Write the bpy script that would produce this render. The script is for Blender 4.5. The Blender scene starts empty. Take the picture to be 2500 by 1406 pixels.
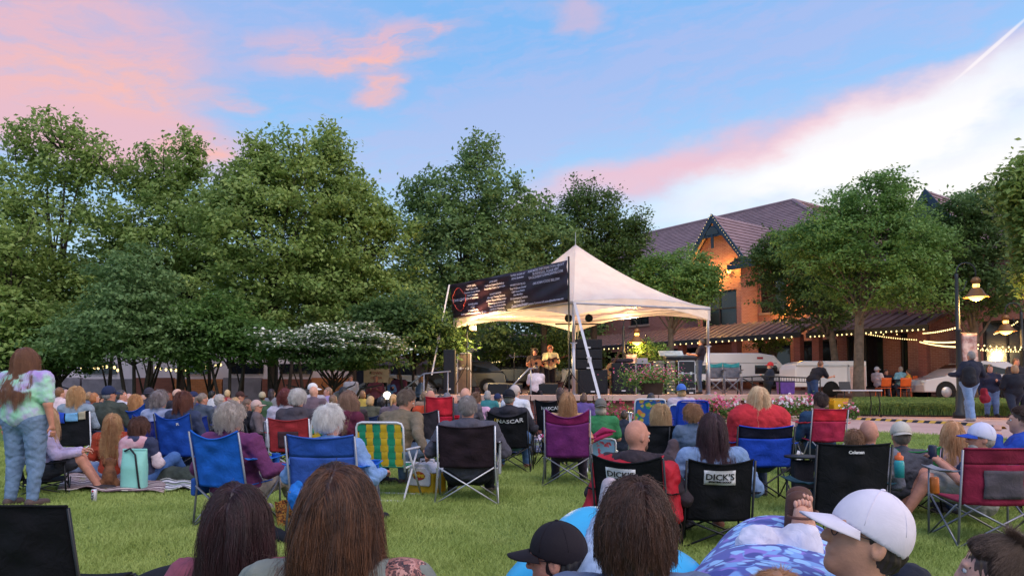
import bpy, math, random
import numpy as np
from mathutils import Vector, Matrix, Euler
from math import sin, cos, pi, radians, sqrt, atan2
random.seed(7)
rng = np.random.default_rng(7)
sc = bpy.context.scene
col = sc.collection

# ------------------------------------------------------------ camera
FPX, CX, CY, CAMZ = 1805.0, 1250.0, 866.0, 1.23
PITCH = radians(2.82)
cam_d = bpy.data.cameras.new('camera')
cam_d.sensor_width = 36; cam_d.lens = 36*FPX/2500
cam_d.shift_y = (CY-703.0)/2500
cam_d.clip_start = 0.05; cam_d.clip_end = 3000
cam = bpy.data.objects.new('camera', cam_d); col.objects.link(cam)
cam.location = (0, 0, CAMZ); cam.rotation_euler = (pi/2+PITCH, 0, 0)
sc.camera = cam
sc.view_settings.view_transform = 'Standard'; sc.view_settings.look = 'None'
sc.view_settings.exposure = 0.06; sc.view_settings.gamma = 1.0
sc.cycles.use_denoising = True
sc.cycles.max_bounces = 6; sc.cycles.transparent_max_bounces = 8
sc.cycles.diffuse_bounces = 3; sc.cycles.glossy_bounces = 2; sc.cycles.transmission_bounces = 3

def S(h):
    h = h.lstrip('#'); c = [int(h[i:i+2], 16)/255 for i in (0, 2, 4)]
    return tuple((x/12.92 if x <= .04045 else ((x+.055)/1.055)**2.4) for x in c)

# ------------------------------------------------------------ sky
class X:
    """tiny expression builder for shader nodes"""
    nt = None
    def __init__(s, sock): s.s = sock
    @staticmethod
    def m(op, *a, clamp=False):
        n = X.nt.nodes.new('ShaderNodeMath'); n.operation = op; n.use_clamp = clamp
        for i, v in enumerate(a):
            if isinstance(v, X): X.nt.links.new(v.s, n.inputs[i])
            else: n.inputs[i].default_value = v
        return X(n.outputs[0])
    def __add__(s, o): return X.m('ADD', s, o)
    __radd__ = __add__
    def __sub__(s, o): return X.m('SUBTRACT', s, o)
    def __rsub__(s, o): return X.m('SUBTRACT', o, s)
    def __mul__(s, o): return X.m('MULTIPLY', s, o)
    __rmul__ = __mul__
    def __truediv__(s, o): return X.m('DIVIDE', s, o)
    def exp(s): return X.m('POWER', 2.71828, s)
    def clamp(s): return X.m('ADD', s, 0.0, clamp=True)
    def pow(s, e): return X.m('POWER', X.m('MAXIMUM', s, 0.0), e)
    def ss(s, a, b):
        n = X.nt.nodes.new('ShaderNodeMapRange'); n.interpolation_type = 'SMOOTHSTEP'
        X.nt.links.new(s.s, n.inputs[0]); n.inputs[1].default_value = a; n.inputs[2].default_value = b
        return X(n.outputs[0])
def xnoise(vec, scale, detail=4, rough=.55, dist=0.0):
    n = X.nt.nodes.new('ShaderNodeTexNoise'); n.inputs['Scale'].default_value = scale
    n.inputs['Detail'].default_value = detail; n.inputs['Roughness'].default_value = rough
    n.inputs['Distortion'].default_value = dist
    if vec is not None: X.nt.links.new(vec, n.inputs['Vector'])
    return X(n.outputs['Fac'])
def xcomb(x, y, z):
    n = X.nt.nodes.new('ShaderNodeCombineXYZ')
    for i, v in enumerate((x, y, z)):
        if isinstance(v, X): X.nt.links.new(v.s, n.inputs[i])
        else: n.inputs[i].default_value = v
    return n.outputs[0]
def xmix(fac, a, b, mode='MIX'):
    n = X.nt.nodes.new('ShaderNodeMix'); n.data_type = 'RGBA'; n.blend_type = mode
    if isinstance(fac, X): X.nt.links.new(fac.s, n.inputs[0])
    else: n.inputs[0].default_value = fac
    for k, v in ((6, a), (7, b)):
        if hasattr(v, 'is_linked') or hasattr(v, 'links'): X.nt.links.new(v, n.inputs[k])
        else: n.inputs[k].default_value = tuple(v)[:3]+(1,)
    return n.outputs[2]

SUN_EL, SUN_AZ = radians(52), radians(150)     # the soft after-glow light falls from behind the camera
def make_sky():
    w = bpy.data.worlds.new('World'); sc.world = w; w.use_nodes = True
    nt = w.node_tree; nt.nodes.clear(); X.nt = nt
    out = nt.nodes.new('ShaderNodeOutputWorld'); bg = nt.nodes.new('ShaderNodeBackground')
    sky = nt.nodes.new('ShaderNodeTexSky'); sky.sky_type = 'NISHITA'; sky.sun_disc = False
    sky.sun_elevation = radians(3); sky.sun_rotation = radians(62)
    tc = nt.nodes.new('ShaderNodeTexCoord'); sp = nt.nodes.new('ShaderNodeSeparateXYZ')
    nt.links.new(tc.outputs['Generated'], sp.inputs[0])
    x, y, z = (X(sp.outputs[i]) for i in range(3))
    # az, el in degrees; az 0 ahead, positive to the right
    az = X.m('ARCTAN2', x, y)*57.2958
    el = X.m('ARCSINE', z)*57.2958
    vec = xcomb(az*.05, el*.10, 0.0)
    w1 = xnoise(vec, 1.6, 5, .6)-.5
    w2 = xnoise(xcomb(az*.05+7.3, el*.1+3.1, 0.0), 1.6, 5, .6)-.5
    fine = xnoise(xcomb(az*.045+w1*.6, el*.16+w2*.6-az*.022, 0.0), 5.5, 7, .62)
    azw = az+w1*11.0; elw = el+w2*6.0
    def blob(px, py, rx, ry, rot=0, hard=(1.25, .35)):
        # centre in photograph pixels -> degrees; radii in pixels
        a0 = math.degrees(math.atan((px-CX)/FPX)); e0 = math.degrees(math.atan((955-py)/FPX*cos(radians(a0))))
        k = math.degrees(1/FPX)
        ra, rb = rx*k, ry*k; c, s_ = cos(radians(rot)), sin(radians(rot))
        dx, dy = azw-a0, elw-e0
        u = (dx*c+dy*s_)*(1/ra); v = (dy*c-dx*s_)*(1/rb)
        r = X.m('SQRT', u*u+v*v)
        return r.ss(hard[0], hard[1])
    # clear-sky gradient: deep blue aloft, pale cyan by the horizon, mauve overhead
    g = el.ss(2, 27)
    base = xmix(g, S('bce0f8'), S('72aeea'))
    base = xmix(el.ss(24, 44), base, S('90abe2'))
    nish = nt.nodes.new('ShaderNodeMix'); nish.data_type = 'RGBA'; nish.blend_type = 'ADD'; nish.inputs[0].default_value = .06
    nt.links.new(base, nish.inputs[6]); nt.links.new(sky.outputs[0], nish.inputs[7]); base = nish.outputs[2]
    # mauve veil in wide soft patches
    veil = (fine.ss(.40, .66)*.55
            + (blob(1130, 340, 420, 150, 12)*.7 + blob(1650, 190, 700, 130, 10)*.45
               + blob(600, 60, 420, 120, 0)*.7 + blob(200, 280, 420, 90, 0)*.8 + blob(1900, 60, 600, 90, 0)*.3)).clamp()
    c = xmix(veil*.46, base, S('c0bce6'))
    # salmon clouds
    f2 = fine.ss(.22, .72)
    pink = (blob(110, 110, 400, 190, 2, (1.15, .45))*(f2*.55+.55)
            + blob(860, 95, 250, 62, 9)*f2 + blob(1010, 80, 130, 26, 22)*.6*f2
            + blob(925, 187, 75, 32, 15)*(f2*.6+.3) + blob(590, 242, 80, 18, -4)*f2*.6
            + blob(430, 350, 240, 70, -8)*(f2*.5+.5) + blob(60, 300, 260, 60, 0)*.5
            + blob(1410, 20, 90, 34, 0)*.5).clamp()
    c = xmix(pink*.8, c, S('f0b9be'))
    hot = (blob(250, 190, 230, 70, 4)*f2 + blob(900, 135, 170, 22, 9)*f2 + blob(920, 190, 50, 20, 10)*f2
           + blob(470, 370, 120, 30, -6)*f2).clamp()
    c = xmix(hot*.6, c, S('ffbda8'))
    band = (blob(1640, 405, 480, 46, 12, (1.5, .1))+blob(2250, 205, 500, 34, 16, (1.5, .1))*.55).clamp()
    c = xmix(band*.75, c, S('f9bfc6'))
    # the bright afterglow: a broad streak rising to the right, blown out, and the sunset sky beyond the frame
    d = el+w2*2.5-(az*.17+12.6-fine*1.5)           # elevation relative to the streak
    glow = (d.ss(3.5, -4.0))*(az.ss(9, 27))
    streak = blob(2180, 300, 620, 62, 15, (1.5, .2))*.8
    gl = (glow+streak*.9).clamp()
    gc = xmix(d.ss(-3.5, -10), (1.04, 1.0, .98), S('d3eefa')); c = xmix(gl*.96, c, gc)
    lowpale = (el.ss(16, 4)*az.ss(3, 20)*.75).clamp()
    c = xmix(lowpale*(1.0-gl), c, S('cdeefa'))
    azw, elw = az, el; trail = blob(2450, 100, 95, 4.5, 34, (1.2, .4))
    c = xmix(trail*.6, c, (1.05, .98, .98))
    # sunset quarter (right of and behind the frame) is far brighter
    quarter = (az.ss(38, 75)*(az.ss(150, 100))*el.ss(38, 4)).clamp()
    c = xmix(quarter, c, (3.2, 2.55, 2.2))
    # below the horizon: dim ground tone
    c = xmix(el.ss(-1, -6), c, (.10, .10, .08))
    nt.links.new(c, bg.inputs[0]); bg.inputs[1].default_value = 1.0
    nt.links.new(bg.outputs[0], out.inputs[0])
make_sky()
sun_d = bpy.data.lights.new('sun', 'SUN'); sun_d.energy = 1.5; sun_d.angle = radians(36); sun_d.color = (1.0, .90, .88)
sun = bpy.data.objects.new('sun', sun_d); col.objects.link(sun)
sun.rotation_euler = (radians(90)-SUN_EL, 0, radians(20))      # from behind the camera, a little to the right

# ------------------------------------------------------------ placing
cP, sP = cos(PITCH), sin(PITCH)
def ray(px, py):
    xc, yc = (px-CX)/FPX, -(py-CY)/FPX
    return Vector((xc, cP-yc*sP, sP+yc*cP))
def at(px, py, Y):
    d = ray(px, py); return Vector((0, 0, CAMZ))+d*(Y/d.y)
def sst(t): t = max(0.0, min(1.0, t)); return t*t*(3-2*t)
def zg(x, y):
    rx = sst((x-1)/6); ry = sst((y-11.5)/6); a = .46*rx*ry; r = sst((x+6)/6)
    return a + (1.38-a)*sst((y-22)/16)*r + .7*sst((y-26)/16)*(1-r)
def hit(px, py):
    d = ray(px, py); Y = 1.0
    for i in range(4000):
        p = Vector((0, 0, CAMZ))+d*(Y/d.y)
        if p.z <= zg(p.x, p.y): return p
        Y += .02+Y*.001
    return p

# ------------------------------------------------------------ mesh helpers
def link(o, parent=None):
    col.objects.link(o)
    if parent is not None: o.parent = parent
    return o
def mobj(name, v, f, m, parent=None, smooth=False, world=False, mi=None):
    me = bpy.data.meshes.new(name)
    if world and parent is not None:
        inv = parent_mat(parent).inverted()
        v = [tuple(inv @ Vector(p)) for p in v]
    if isinstance(v, np.ndarray) and isinstance(f, np.ndarray):
        k = f.shape[1]
        me.vertices.add(len(v)); me.vertices.foreach_set('co', v.astype(np.float32).ravel())
        me.loops.add(f.size); me.loops.foreach_set('vertex_index', f.astype(np.int32).ravel())
        me.polygons.add(len(f)); me.polygons.foreach_set('loop_start', np.arange(0, f.size, k, dtype=np.int32))
        me.update(calc_edges=True)
    else:
        me.from_pydata([tuple(p) for p in v], [], [tuple(q) for q in f]); me.update()
    ms = m if isinstance(m, (list, tuple)) else [m]
    for q in ms: me.materials.append(q)
    if mi is not None: me.polygons.foreach_set('material_index', mi)
    if smooth: me.polygons.foreach_set('use_smooth', [True]*len(me.polygons))
    return link(bpy.data.objects.new(name, me), parent)
def parent_mat(o):
    m = Matrix.Translation(o.location) @ o.rotation_euler.to_matrix().to_4x4() @ Matrix.Diagonal((*o.scale, 1))
    return (parent_mat(o.parent) @ m) if o.parent else m
def tag(o, label=None, cat=None, group=None, kind=None):
    if label: o['label'] = label
    if cat: o['category'] = cat
    if group: o['group'] = group
    if kind: o['kind'] = kind
    return o
def thing(name, label, cat, loc=(0, 0, 0), rz=0.0, group=None):
    o = bpy.data.objects.new(name, None); o.empty_display_size = .1
    o.location = loc; o.rotation_euler = (0, 0, rz); link(o)
    return tag(o, label, cat, group)
def copy_tree(o, parent=None):
    c = o.copy(); link(c, parent)
    for ch in [q for q in o.children]: copy_tree(ch, c)
    return c

class MB:
    def __init__(s): s.v = []; s.f = []; s.mi = []; s.cur = 0; s.T = None
    def add(s, v, f):
        n = len(s.v)
        if s.T is not None: v = [tuple(s.T @ Vector(p)) for p in v]
        s.v += [tuple(p) for p in v]; s.f += [tuple(i+n for i in q) for q in f]; s.mi += [s.cur]*len(f)
        return s
    def box(s, c, d, rot=None, taper=1.0):
        x, y, z = d[0]/2, d[1]/2, d[2]/2
        v = [Vector((a*x*(taper if e > 0 else 1), b*y*(taper if e > 0 else 1), e*z)) for e in (-1, 1) for a, b in ((-1, -1), (1, -1), (1, 1), (-1, 1))]
        if rot is not None:
            R = rot if isinstance(rot, Matrix) else Euler(rot).to_matrix(); v = [R @ p for p in v]
        c = Vector(c)
        return s.add([p+c for p in v], [(3, 2, 1, 0), (4, 5, 6, 7), (0, 1, 5, 4), (1, 2, 6, 5), (2, 3, 7, 6), (3, 0, 4, 7)])
    def tube(s, pts, r, n=8, cap=True):
        pts = [Vector(p) for p in pts]; k = len(pts)
        if not isinstance(r, (list, tuple)): r = [r]*k
        v = []; f = []; up = None
        for i, p in enumerate(pts):
            t = (pts[min(i+1, k-1)]-pts[max(i-1, 0)])
            if t.length < 1e-9: t = Vector((0, 0, 1))
            t.normalize()
            if up is None: up = t.orthogonal().normalized()
            else:
                up = up-t*up.dot(t)
                up = up.normalized() if up.length > 1e-6 else t.orthogonal().normalized()
            w = t.cross(up)
            for j in range(n):
                a = 2*pi*j/n; v.append(p+(up*cos(a)+w*sin(a))*r[i])
        for i in range(k-1):
            for j in range(n):
                f.append((i*n+j, i*n+(j+1) % n, (i+1)*n+(j+1) % n, (i+1)*n+j))
        if cap: f.append(tuple(range(n-1, -1, -1))); f.append(tuple((k-1)*n+j for j in range(n)))
        return s.add(v, f)
    def ell(s, c, r, n=10, m=8, rot=None):
        v = []; f = []
        if not isinstance(r, (tuple, list)): r = (r, r, r)
        R = Euler(rot).to_matrix() if rot is not None else None
        for i in range(m+1):
            th = pi*i/m
            for j in range(n):
                a = 2*pi*j/n; p = Vector((r[0]*sin(th)*cos(a), r[1]*sin(th)*sin(a), r[2]*cos(th)))
                if R: p = R @ p
                v.append(p+Vector(c))
        for i in range(m):
            for j in range(n): f.append((i*n+j, (i+1)*n+j, (i+1)*n+(j+1) % n, i*n+(j+1) % n))
        return s.add(v, f)
    def lathe(s, c, prof, n=16):
        v = []; f = []; c = Vector(c)
        for (r, z) in prof:
            for j in range(n): a = 2*pi*j/n; v.append(c+Vector((r*cos(a), r*sin(a), z)))
        for i in range(len(prof)-1):
            for j in range(n): f.append((i*n+j, i*n+(j+1) % n, (i+1)*n+(j+1) % n, (i+1)*n+j))
        return s.add(v, f)
    def prism(s, poly, z0, z1):
        n = len(poly)
        v = [(p[0], p[1], z0) for p in poly]+[(p[0], p[1], z1) for p in poly]
        return s.add(v, [tuple(range(n-1, -1, -1)), tuple(range(n, 2*n))]+[(i, (i+1) % n, n+(i+1) % n, n+i) for i in range(n)])
    def sheet(s, fn, nu, nv, th=0.0):
        """grid surface fn(u,v)->point, u,v in 0..1, given a real thickness"""
        P = [[Vector(fn(i/nu, j/nv)) for j in range(nv+1)] for i in range(nu+1)]
        v = [p for row in P for p in row]; W = nv+1
        f = [(i*W+j, (i+1)*W+j, (i+1)*W+j+1, i*W+j+1) for i in range(nu) for j in range(nv)]
        if th > 0:
            N = []
            for i in range(nu+1):
                for j in range(nv+1):
                    a = P[min(i+1, nu)][j]-P[max(i-1, 0)][j]; b = P[i][min(j+1, nv)]-P[i][max(j-1, 0)]
                    q = a.cross(b); N.append(q.normalized() if q.length > 1e-9 else Vector((0, 0, 1)))
            n = len(v); v += [p-N[i]*th for i, p in enumerate(v)]
            f += [tuple(reversed([i+n for i in q])) for q in f[:nu*nv]]
            for i in range(nu): f += [(i*W, i*W+n, (i+1)*W+n, (i+1)*W), ((i+1)*W+nv, (i+1)*W+nv+n, i*W+nv+n, i*W+nv)]
            for j in range(nv): f += [(j+1, j+1+n, j+n, j), (nu*W+j, nu*W+j+n, nu*W+j+1+n, nu*W+j+1)]
        return s.add(v, f)
    def build(s, name, m, parent=None, smooth=False, bevel=0, world=False, seg=2):
        o = mobj(name, s.v, s.f, m, parent, smooth, world, s.mi if isinstance(m, (list, tuple)) else None)
        if bevel:
            b = o.modifiers.new('b', 'BEVEL'); b.width = bevel; b.segments = seg; b.limit_method = 'ANGLE'; b.angle_limit = radians(40)
            b.harden_normals = False
        if smooth == 'auto':
            pass
        return o

# ------------------------------------------------------------ materials
_M = {}
def mat(name, c, rough=.7, var=.12, scale=6.0, bump=0.0, bscale=None, metal=0.0, emit=None, es=1.0, c2=None, sheen=0.0, trans=0.0, spec=.4, alpha=1.0, coat=0.0):
    if name in _M: return _M[name]
    if isinstance(c, str): c = S(c)
    m = bpy.data.materials.new(name); m.use_nodes = True; nt = m.node_tree; X.nt = nt
    b = nt.nodes['Principled BSDF']; b.inputs['Roughness'].default_value = rough; b.inputs['Metallic'].default_value = metal
    b.inputs['Specular IOR Level'].default_value = spec
    if coat: b.inputs['Coat Weight'].default_value = coat
    if sheen > 0: b.inputs['Sheen Weight'].default_value = sheen
    tc = nt.nodes.new('ShaderNodeTexCoord'); v = tc.outputs['Object']
    if c2 is not None and isinstance(c2, str): c2 = S(c2)
    if var > 0 or c2 is not None:
        n = xnoise(v, scale, 5, .6)
        a = c; bb = c2 if c2 is not None else tuple(min(1, q*(1+var)) for q in c)
        if c2 is None: a = tuple(q*(1-var) for q in c)
        o = xmix(n.ss(.32, .68), a, bb)
        nt.links.new(o, b.inputs['Base Color'])
    else: b.inputs['Base Color'].default_value = (*c, 1)
    if bump:
        n2 = xnoise(v, bscale or scale*4, 4, .6, 1.6 if sheen == -1 else 0)
        bp = nt.nodes.new('ShaderNodeBump'); bp.inputs['Strength'].default_value = bump; bp.inputs['Distance'].default_value = .02
        nt.links.new(n2.s, bp.inputs['Height']); nt.links.new(bp.outputs[0], b.inputs['Normal'])
    if emit is not None:
        b.inputs['Emission Color'].default_value = (*(S(emit) if isinstance(emit, str) else emit), 1); b.inputs['Emission Strength'].default_value = es
    if trans: b.inputs['Transmission Weight'].default_value = trans
    if alpha < 1: b.inputs['Alpha'].default_value = alpha
    _M[name] = m
    return m
def fab(c, name=None, **k):   # woven fabric with soft folds
    nm = name or 'fabric_'+(c if isinstance(c, str) else '%.2f_%.2f_%.2f' % c)
    k.setdefault('rough', .85); k.setdefault('var', .16); k.setdefault('scale', 7); k.setdefault('bump', .55); k.setdefault('bscale', 9); k.setdefault('sheen', -1); k.setdefault('spec', .25)
    return mat(nm, c, **k)
def nodes_mat(name, rough=.8):
    m = bpy.data.materials.new(name); m.use_nodes = True; X.nt = m.node_tree
    b = m.node_tree.nodes['Principled BSDF']; b.inputs['Roughness'].default_value = rough
    return m, m.node_tree, b
def text_part(body, size, M, m, parent, name='lettering', ext=.002, align='CENTER', sx=1.0, bold=0.0, wrapfn=None):
    """a line of lettering as real raised geometry; M places it in the parent's space"""
    cu = bpy.data.curves.new(name, 'FONT'); cu.body = body; cu.size = size; cu.extrude = ext; cu.align_x = align; cu.align_y = 'CENTER'
    cu.offset = bold; cu.resolution_u = 2
    t = bpy.data.objects.new(name, cu); col.objects.link(t)
    dg = bpy.context.evaluated_depsgraph_get(); me = bpy.data.meshes.new_from_object(t.evaluated_get(dg))
    bpy.data.objects.remove(t); bpy.data.curves.remove(cu)
    for v in me.vertices:
        p = Vector((v.co.x*sx, v.co.y, v.co.z)); p = wrapfn(p) if wrapfn else p
        v.co = M @ p
    me.materials.clear(); me.materials.append(m); me.name = name
    return link(bpy.data.objects.new(name, me), parent)
# ============================================================ setting
def ground_sheet(name, x0, x1, nx, ya, yb, ny, m, dz, kind='structure'):
    v = []; f = []
    for i in range(nx+1):
        x = x0+(x1-x0)*i/nx; a = ya(x) if callable(ya) else ya; b = yb(x) if callable(yb) else yb
        for j in range(ny+1):
            y = a+(b-a)*(j/ny)**1.6; v.append((x, y, zg(x, y)+dz))
    for i in range(nx):
        for j in range(ny): q = i*(ny+1)+j; f.append((q, q+ny+1, q+ny+2, q+1))
    o = mobj(name, v, f, m, smooth=True); o['kind'] = kind
    return o
def mat_pavers():
    m, nt, b = nodes_mat('brick_pavers', .85)
    g = nt.nodes.new('ShaderNodeNewGeometry')
    br = nt.nodes.new('ShaderNodeTexBrick'); br.inputs['Scale'].default_value = 4.0; br.inputs['Mortar Size'].default_value = .012
    br.inputs['Color1'].default_value = (*S('b98a79'), 1); br.inputs['Color2'].default_value = (*S('ab7d70'), 1); br.inputs['Mortar'].default_value = (*S('8d7068'), 1)
    nt.links.new(g.outputs['Position'], br.inputs['Vector'])
    n = xnoise(g.outputs['Position'], .7, 5)
    c = xmix(n.ss(.35, .7), br.outputs[0], S('a08884'), 'MIX'); c = xmix(.45, br.outputs[0], c)
    nt.links.new(c, b.inputs['Base Color'])
    return m
def mat_path():
    m, nt, b = nodes_mat('pink_concrete', .9)
    g = nt.nodes.new('ShaderNodeNewGeometry')
    n = xnoise(g.outputs['Position'], 1.1, 8, .7); n2 = xnoise(g.outputs['Position'], 40, 3, .7)
    c = xmix(n.ss(.3, .7), S('b7938c'), S('cba9a0')); c = xmix(n2.ss(.4, .8)*.3, c, S('8c726e'))
    nt.links.new(c, b.inputs['Base Color'])
    return m
def mat_lawn():
    m, nt, b = nodes_mat('lawn_soil_grass', .95)
    g = nt.nodes.new('ShaderNodeNewGeometry')
    n = xnoise(g.outputs['Position'], .9, 6, .65); n2 = xnoise(g.outputs['Position'], 28, 5, .75)
    c = xmix(n.ss(.3, .7), S('5f7a2e'), S('85984a')); c = xmix(n2.ss(.35, .75)*.65, c, S('3c5220'))
    nt.links.new(c, b.inputs['Base Color'])
    bp = nt.nodes.new('ShaderNodeBump'); bp.inputs['Strength'].default_value = .8; bp.inputs['Distance'].default_value = .05
    nt.links.new(n2.s, bp.inputs['Height']); nt.links.new(bp.outputs[0], b.inputs['Normal'])
    return m
PAV, PATH, LAWN = mat_pavers(), mat_path(), mat_lawn()
ASPH = mat('asphalt', '6a6668', .9, .15, 3, .3, 60)
MULCH = mat('mulch', '33211b', .95, .3, 20, .8, 40)
v = []; f = []
gx_ = [-400, -200, -100, -60]+[-40+2*i for i in range(41)]+[60, 100, 200, 400]; gy_ = [-20, -5]+[1.5*i for i in range(45)]+[80, 110, 160, 260, 500, 900]
for x in gx_:
    for y in gy_: v.append((x, y, zg(x, y)-.03-(.0 if abs(x) < 60 and y < 70 else .02)))
W = len(gy_)
for i in range(len(gx_)-1):
    for j in range(W-1): f.append((i*W+j, (i+1)*W+j, (i+1)*W+j+1, i*W+j+1))
mobj('ground', v, f, ASPH, smooth=True)['kind'] = 'structure'
def yl(x):   # far edge of the lawn
    if x < -3.5: return 27.0
    if x < -2: return 27.0+(18.6-27.0)*sst((x+3.5)/1.5)
    if x < 4: return 18.6-.4*(x+2)/6
    if x < 6.5: return 18.2-1.9*sst((x-4)/2.5)
    return 16.3-.40*(x-6.5)
ground_sheet('lawn', -34, 24, 96, -1.0, yl, 60, LAWN, .0)
ground_sheet('plaza', -2.5, 34, 60, lambda x: yl(x) if x > 4 else 18.6, 40, 40, PAV, -.012)
ground_sheet('path', 4.0, 24, 50, lambda x: yl(x)-.02, lambda x: yl(x)+6.8+(.0 if x < 9 else 0), 24, PATH, .004)

# --- grass blades over the near lawn, one patch nobody could count
def hair_curves(name, P, rad, m, parent=None):
    """P: (n,k,3) strand points, rad: (n,k) or scalar"""
    n, k, _ = P.shape
    c = bpy.data.hair_curves.new(name); c.add_curves([k]*n)
    c.attributes['position'].data.foreach_set('vector', P.astype(np.float32).ravel())
    r = c.attributes.get('radius') or c.attributes.new('radius', 'FLOAT', 'POINT')
    R = np.broadcast_to(rad, (n, k)).astype(np.float32).ravel(); r.data.foreach_set('value', np.ascontiguousarray(R))
    c.materials.append(m)
    return link(bpy.data.objects.new(name, c), parent)
def zg_np(x, y):
    s_ = lambda t: np.clip(t, 0, 1)**2*(3-2*np.clip(t, 0, 1))
    a = .46*s_((x-1)/6)*s_((y-11.5)/6); r = s_((x+6)/6)
    return a+(1.38-a)*s_((y-22)/16)*r+.7*s_((y-26)/16)*(1-r)
def grass():
    m, nt, b = nodes_mat('grass_blades', .6)
    g = nt.nodes.new('ShaderNodeNewGeometry'); hi = nt.nodes.new('ShaderNodeHairInfo')
    n = xnoise(g.outputs['Position'], 1.0, 5, .7)
    c = xmix(n.ss(.3, .7), S('82943f'), S('b2bd68'))
    n3 = xnoise(g.outputs['Position'], 2.6, 6, .7); c = xmix(n3.ss(.55, .75)*.6, c, S('a39a5c')); c = xmix(n3.ss(.44, .3)*.4, c, S('587a2c'))
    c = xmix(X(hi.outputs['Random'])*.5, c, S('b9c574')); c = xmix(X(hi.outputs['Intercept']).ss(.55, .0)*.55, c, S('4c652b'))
    nt.links.new(c, b.inputs['Base Color']); b.inputs['Specular IOR Level'].default_value = .25
    N = 620000
    y = 2.3*np.exp(rng.random(N)*math.log(18.0/2.3)); x = (rng.random(N)*2-1)*(y*.74+.3)
    ylv = np.array([yl(q) for q in np.linspace(-34, 24, 400)]); keep = y < np.interp(x, np.linspace(-34, 24, 400), ylv)-.03
    x, y = x[keep], y[keep]; n_ = len(x)
    h = (.022+.034*rng.random(n_))*(1+.35*np.sin(x*3.1+np.sin(y*1.7)*2)*np.sin(y*2.3+np.sin(x*2.1)*1.5))*(1+.02*y); a = rng.random(n_)*2*pi; l = h*(.25+.7*rng.random(n_))
    base = np.stack([x, y, zg_np(x, y)-.003], 1); P = np.zeros((n_, 3, 3))
    P[:, 0] = base; P[:, 1] = base+np.stack([np.cos(a)*l*.3, np.sin(a)*l*.3, h*.6], 1); P[:, 2] = base+np.stack([np.cos(a)*l, np.sin(a)*l, h], 1)
    w = (.0008+.00017*y)[:, None]*np.array([1, .8, .15])[None]
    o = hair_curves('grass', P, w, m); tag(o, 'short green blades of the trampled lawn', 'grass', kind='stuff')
grass()

# --- materials for building
def mat_brick(name, c1, c2, mortar, sc_=3.2):
    m, nt, b = nodes_mat(name, .85)
    tc = nt.nodes.new('ShaderNodeTexCoord'); sp = nt.nodes.new('ShaderNodeSeparateXYZ'); nt.links.new(tc.outputs['Object'], sp.inputs[0])
    x, y, z = (X(sp.outputs[i]) for i in range(3))
    br = nt.nodes.new('ShaderNodeTexBrick'); br.inputs['Scale'].default_value = sc_; br.inputs['Mortar Size'].default_value = .018
    br.inputs['Brick Width'].default_value = .75; br.inputs['Row Height'].default_value = .25
    br.inputs['Color1'].default_value = (*S(c1), 1); br.inputs['Color2'].default_value = (*S(c2), 1); br.inputs['Mortar'].default_value = (*S(mortar), 1)
    nt.links.new(xcomb(x+y, z, 0.0), br.inputs['Vector'])
    n = xnoise(tc.outputs['Object'], .5, 5)
    c = xmix(n.ss(.3, .75)*.35, br.outputs[0], S(c2))
    nt.links.new(c, b.inputs['Base Color'])
    bp = nt.nodes.new('ShaderNodeBump'); bp.inputs['Strength'].default_value = .4; bp.inputs['Distance'].default_value = .02
    nt.links.new(br.outputs['Fac'], bp.inputs['Height']); bp.invert = True; nt.links.new(bp.outputs[0], b.inputs['Normal'])
    return m
BRICK = mat_brick('red_brick', 'a26a60', '8e584f', 'b29590')
BRICK2 = mat_brick('dark_brick', '8d4b42', '7b4038', '957068', 4.0)
TILE = mat('roof_tile', '94787c', .8, .15, 1.2, .3, 8)
METALROOF = mat('metal_roof', '6e5654', .5, .15, 2, 0, None)
NAVY = mat('navy_trim', '2e3f50', .6, .15, 2)
GLASSD = mat('window_dark', '1b1d24', .08, .2, 1, spec=.6)
FRAME = mat('window_frame', '2a2628', .5)
BULB = mat('warm_bulb', 'fff0c0', .4, 0, emit=(1, .74, .30), es=2.4)
LAMPG = mat('lamp_glass', 'ffcc66', .3, 0, emit=(1, .55, .12), es=4.5)
TRIM = mat('stone_trim', 'a08478', .8, .12, 3)

def point_light(name, loc, power, color, r=.12, parent=None):
    d = bpy.data.lights.new(name, 'POINT'); d.energy = power; d.color = color; d.shadow_soft_size = r
    o = bpy.data.objects.new(name, d); o.location = loc; link(o, parent); return o

# --- the brick building: u runs along its front, n into it
BU, BN = Vector((.6, -.8, 0)), Vector((.8, .6, 0)); BA = Vector((11.2, 45, 0))
brz = atan2(BU.y, BU.x)
bld = thing('brick_building', 'two storey red brick building with long mauve tiled roof behind the stage tent', 'building', BA, brz)
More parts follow.
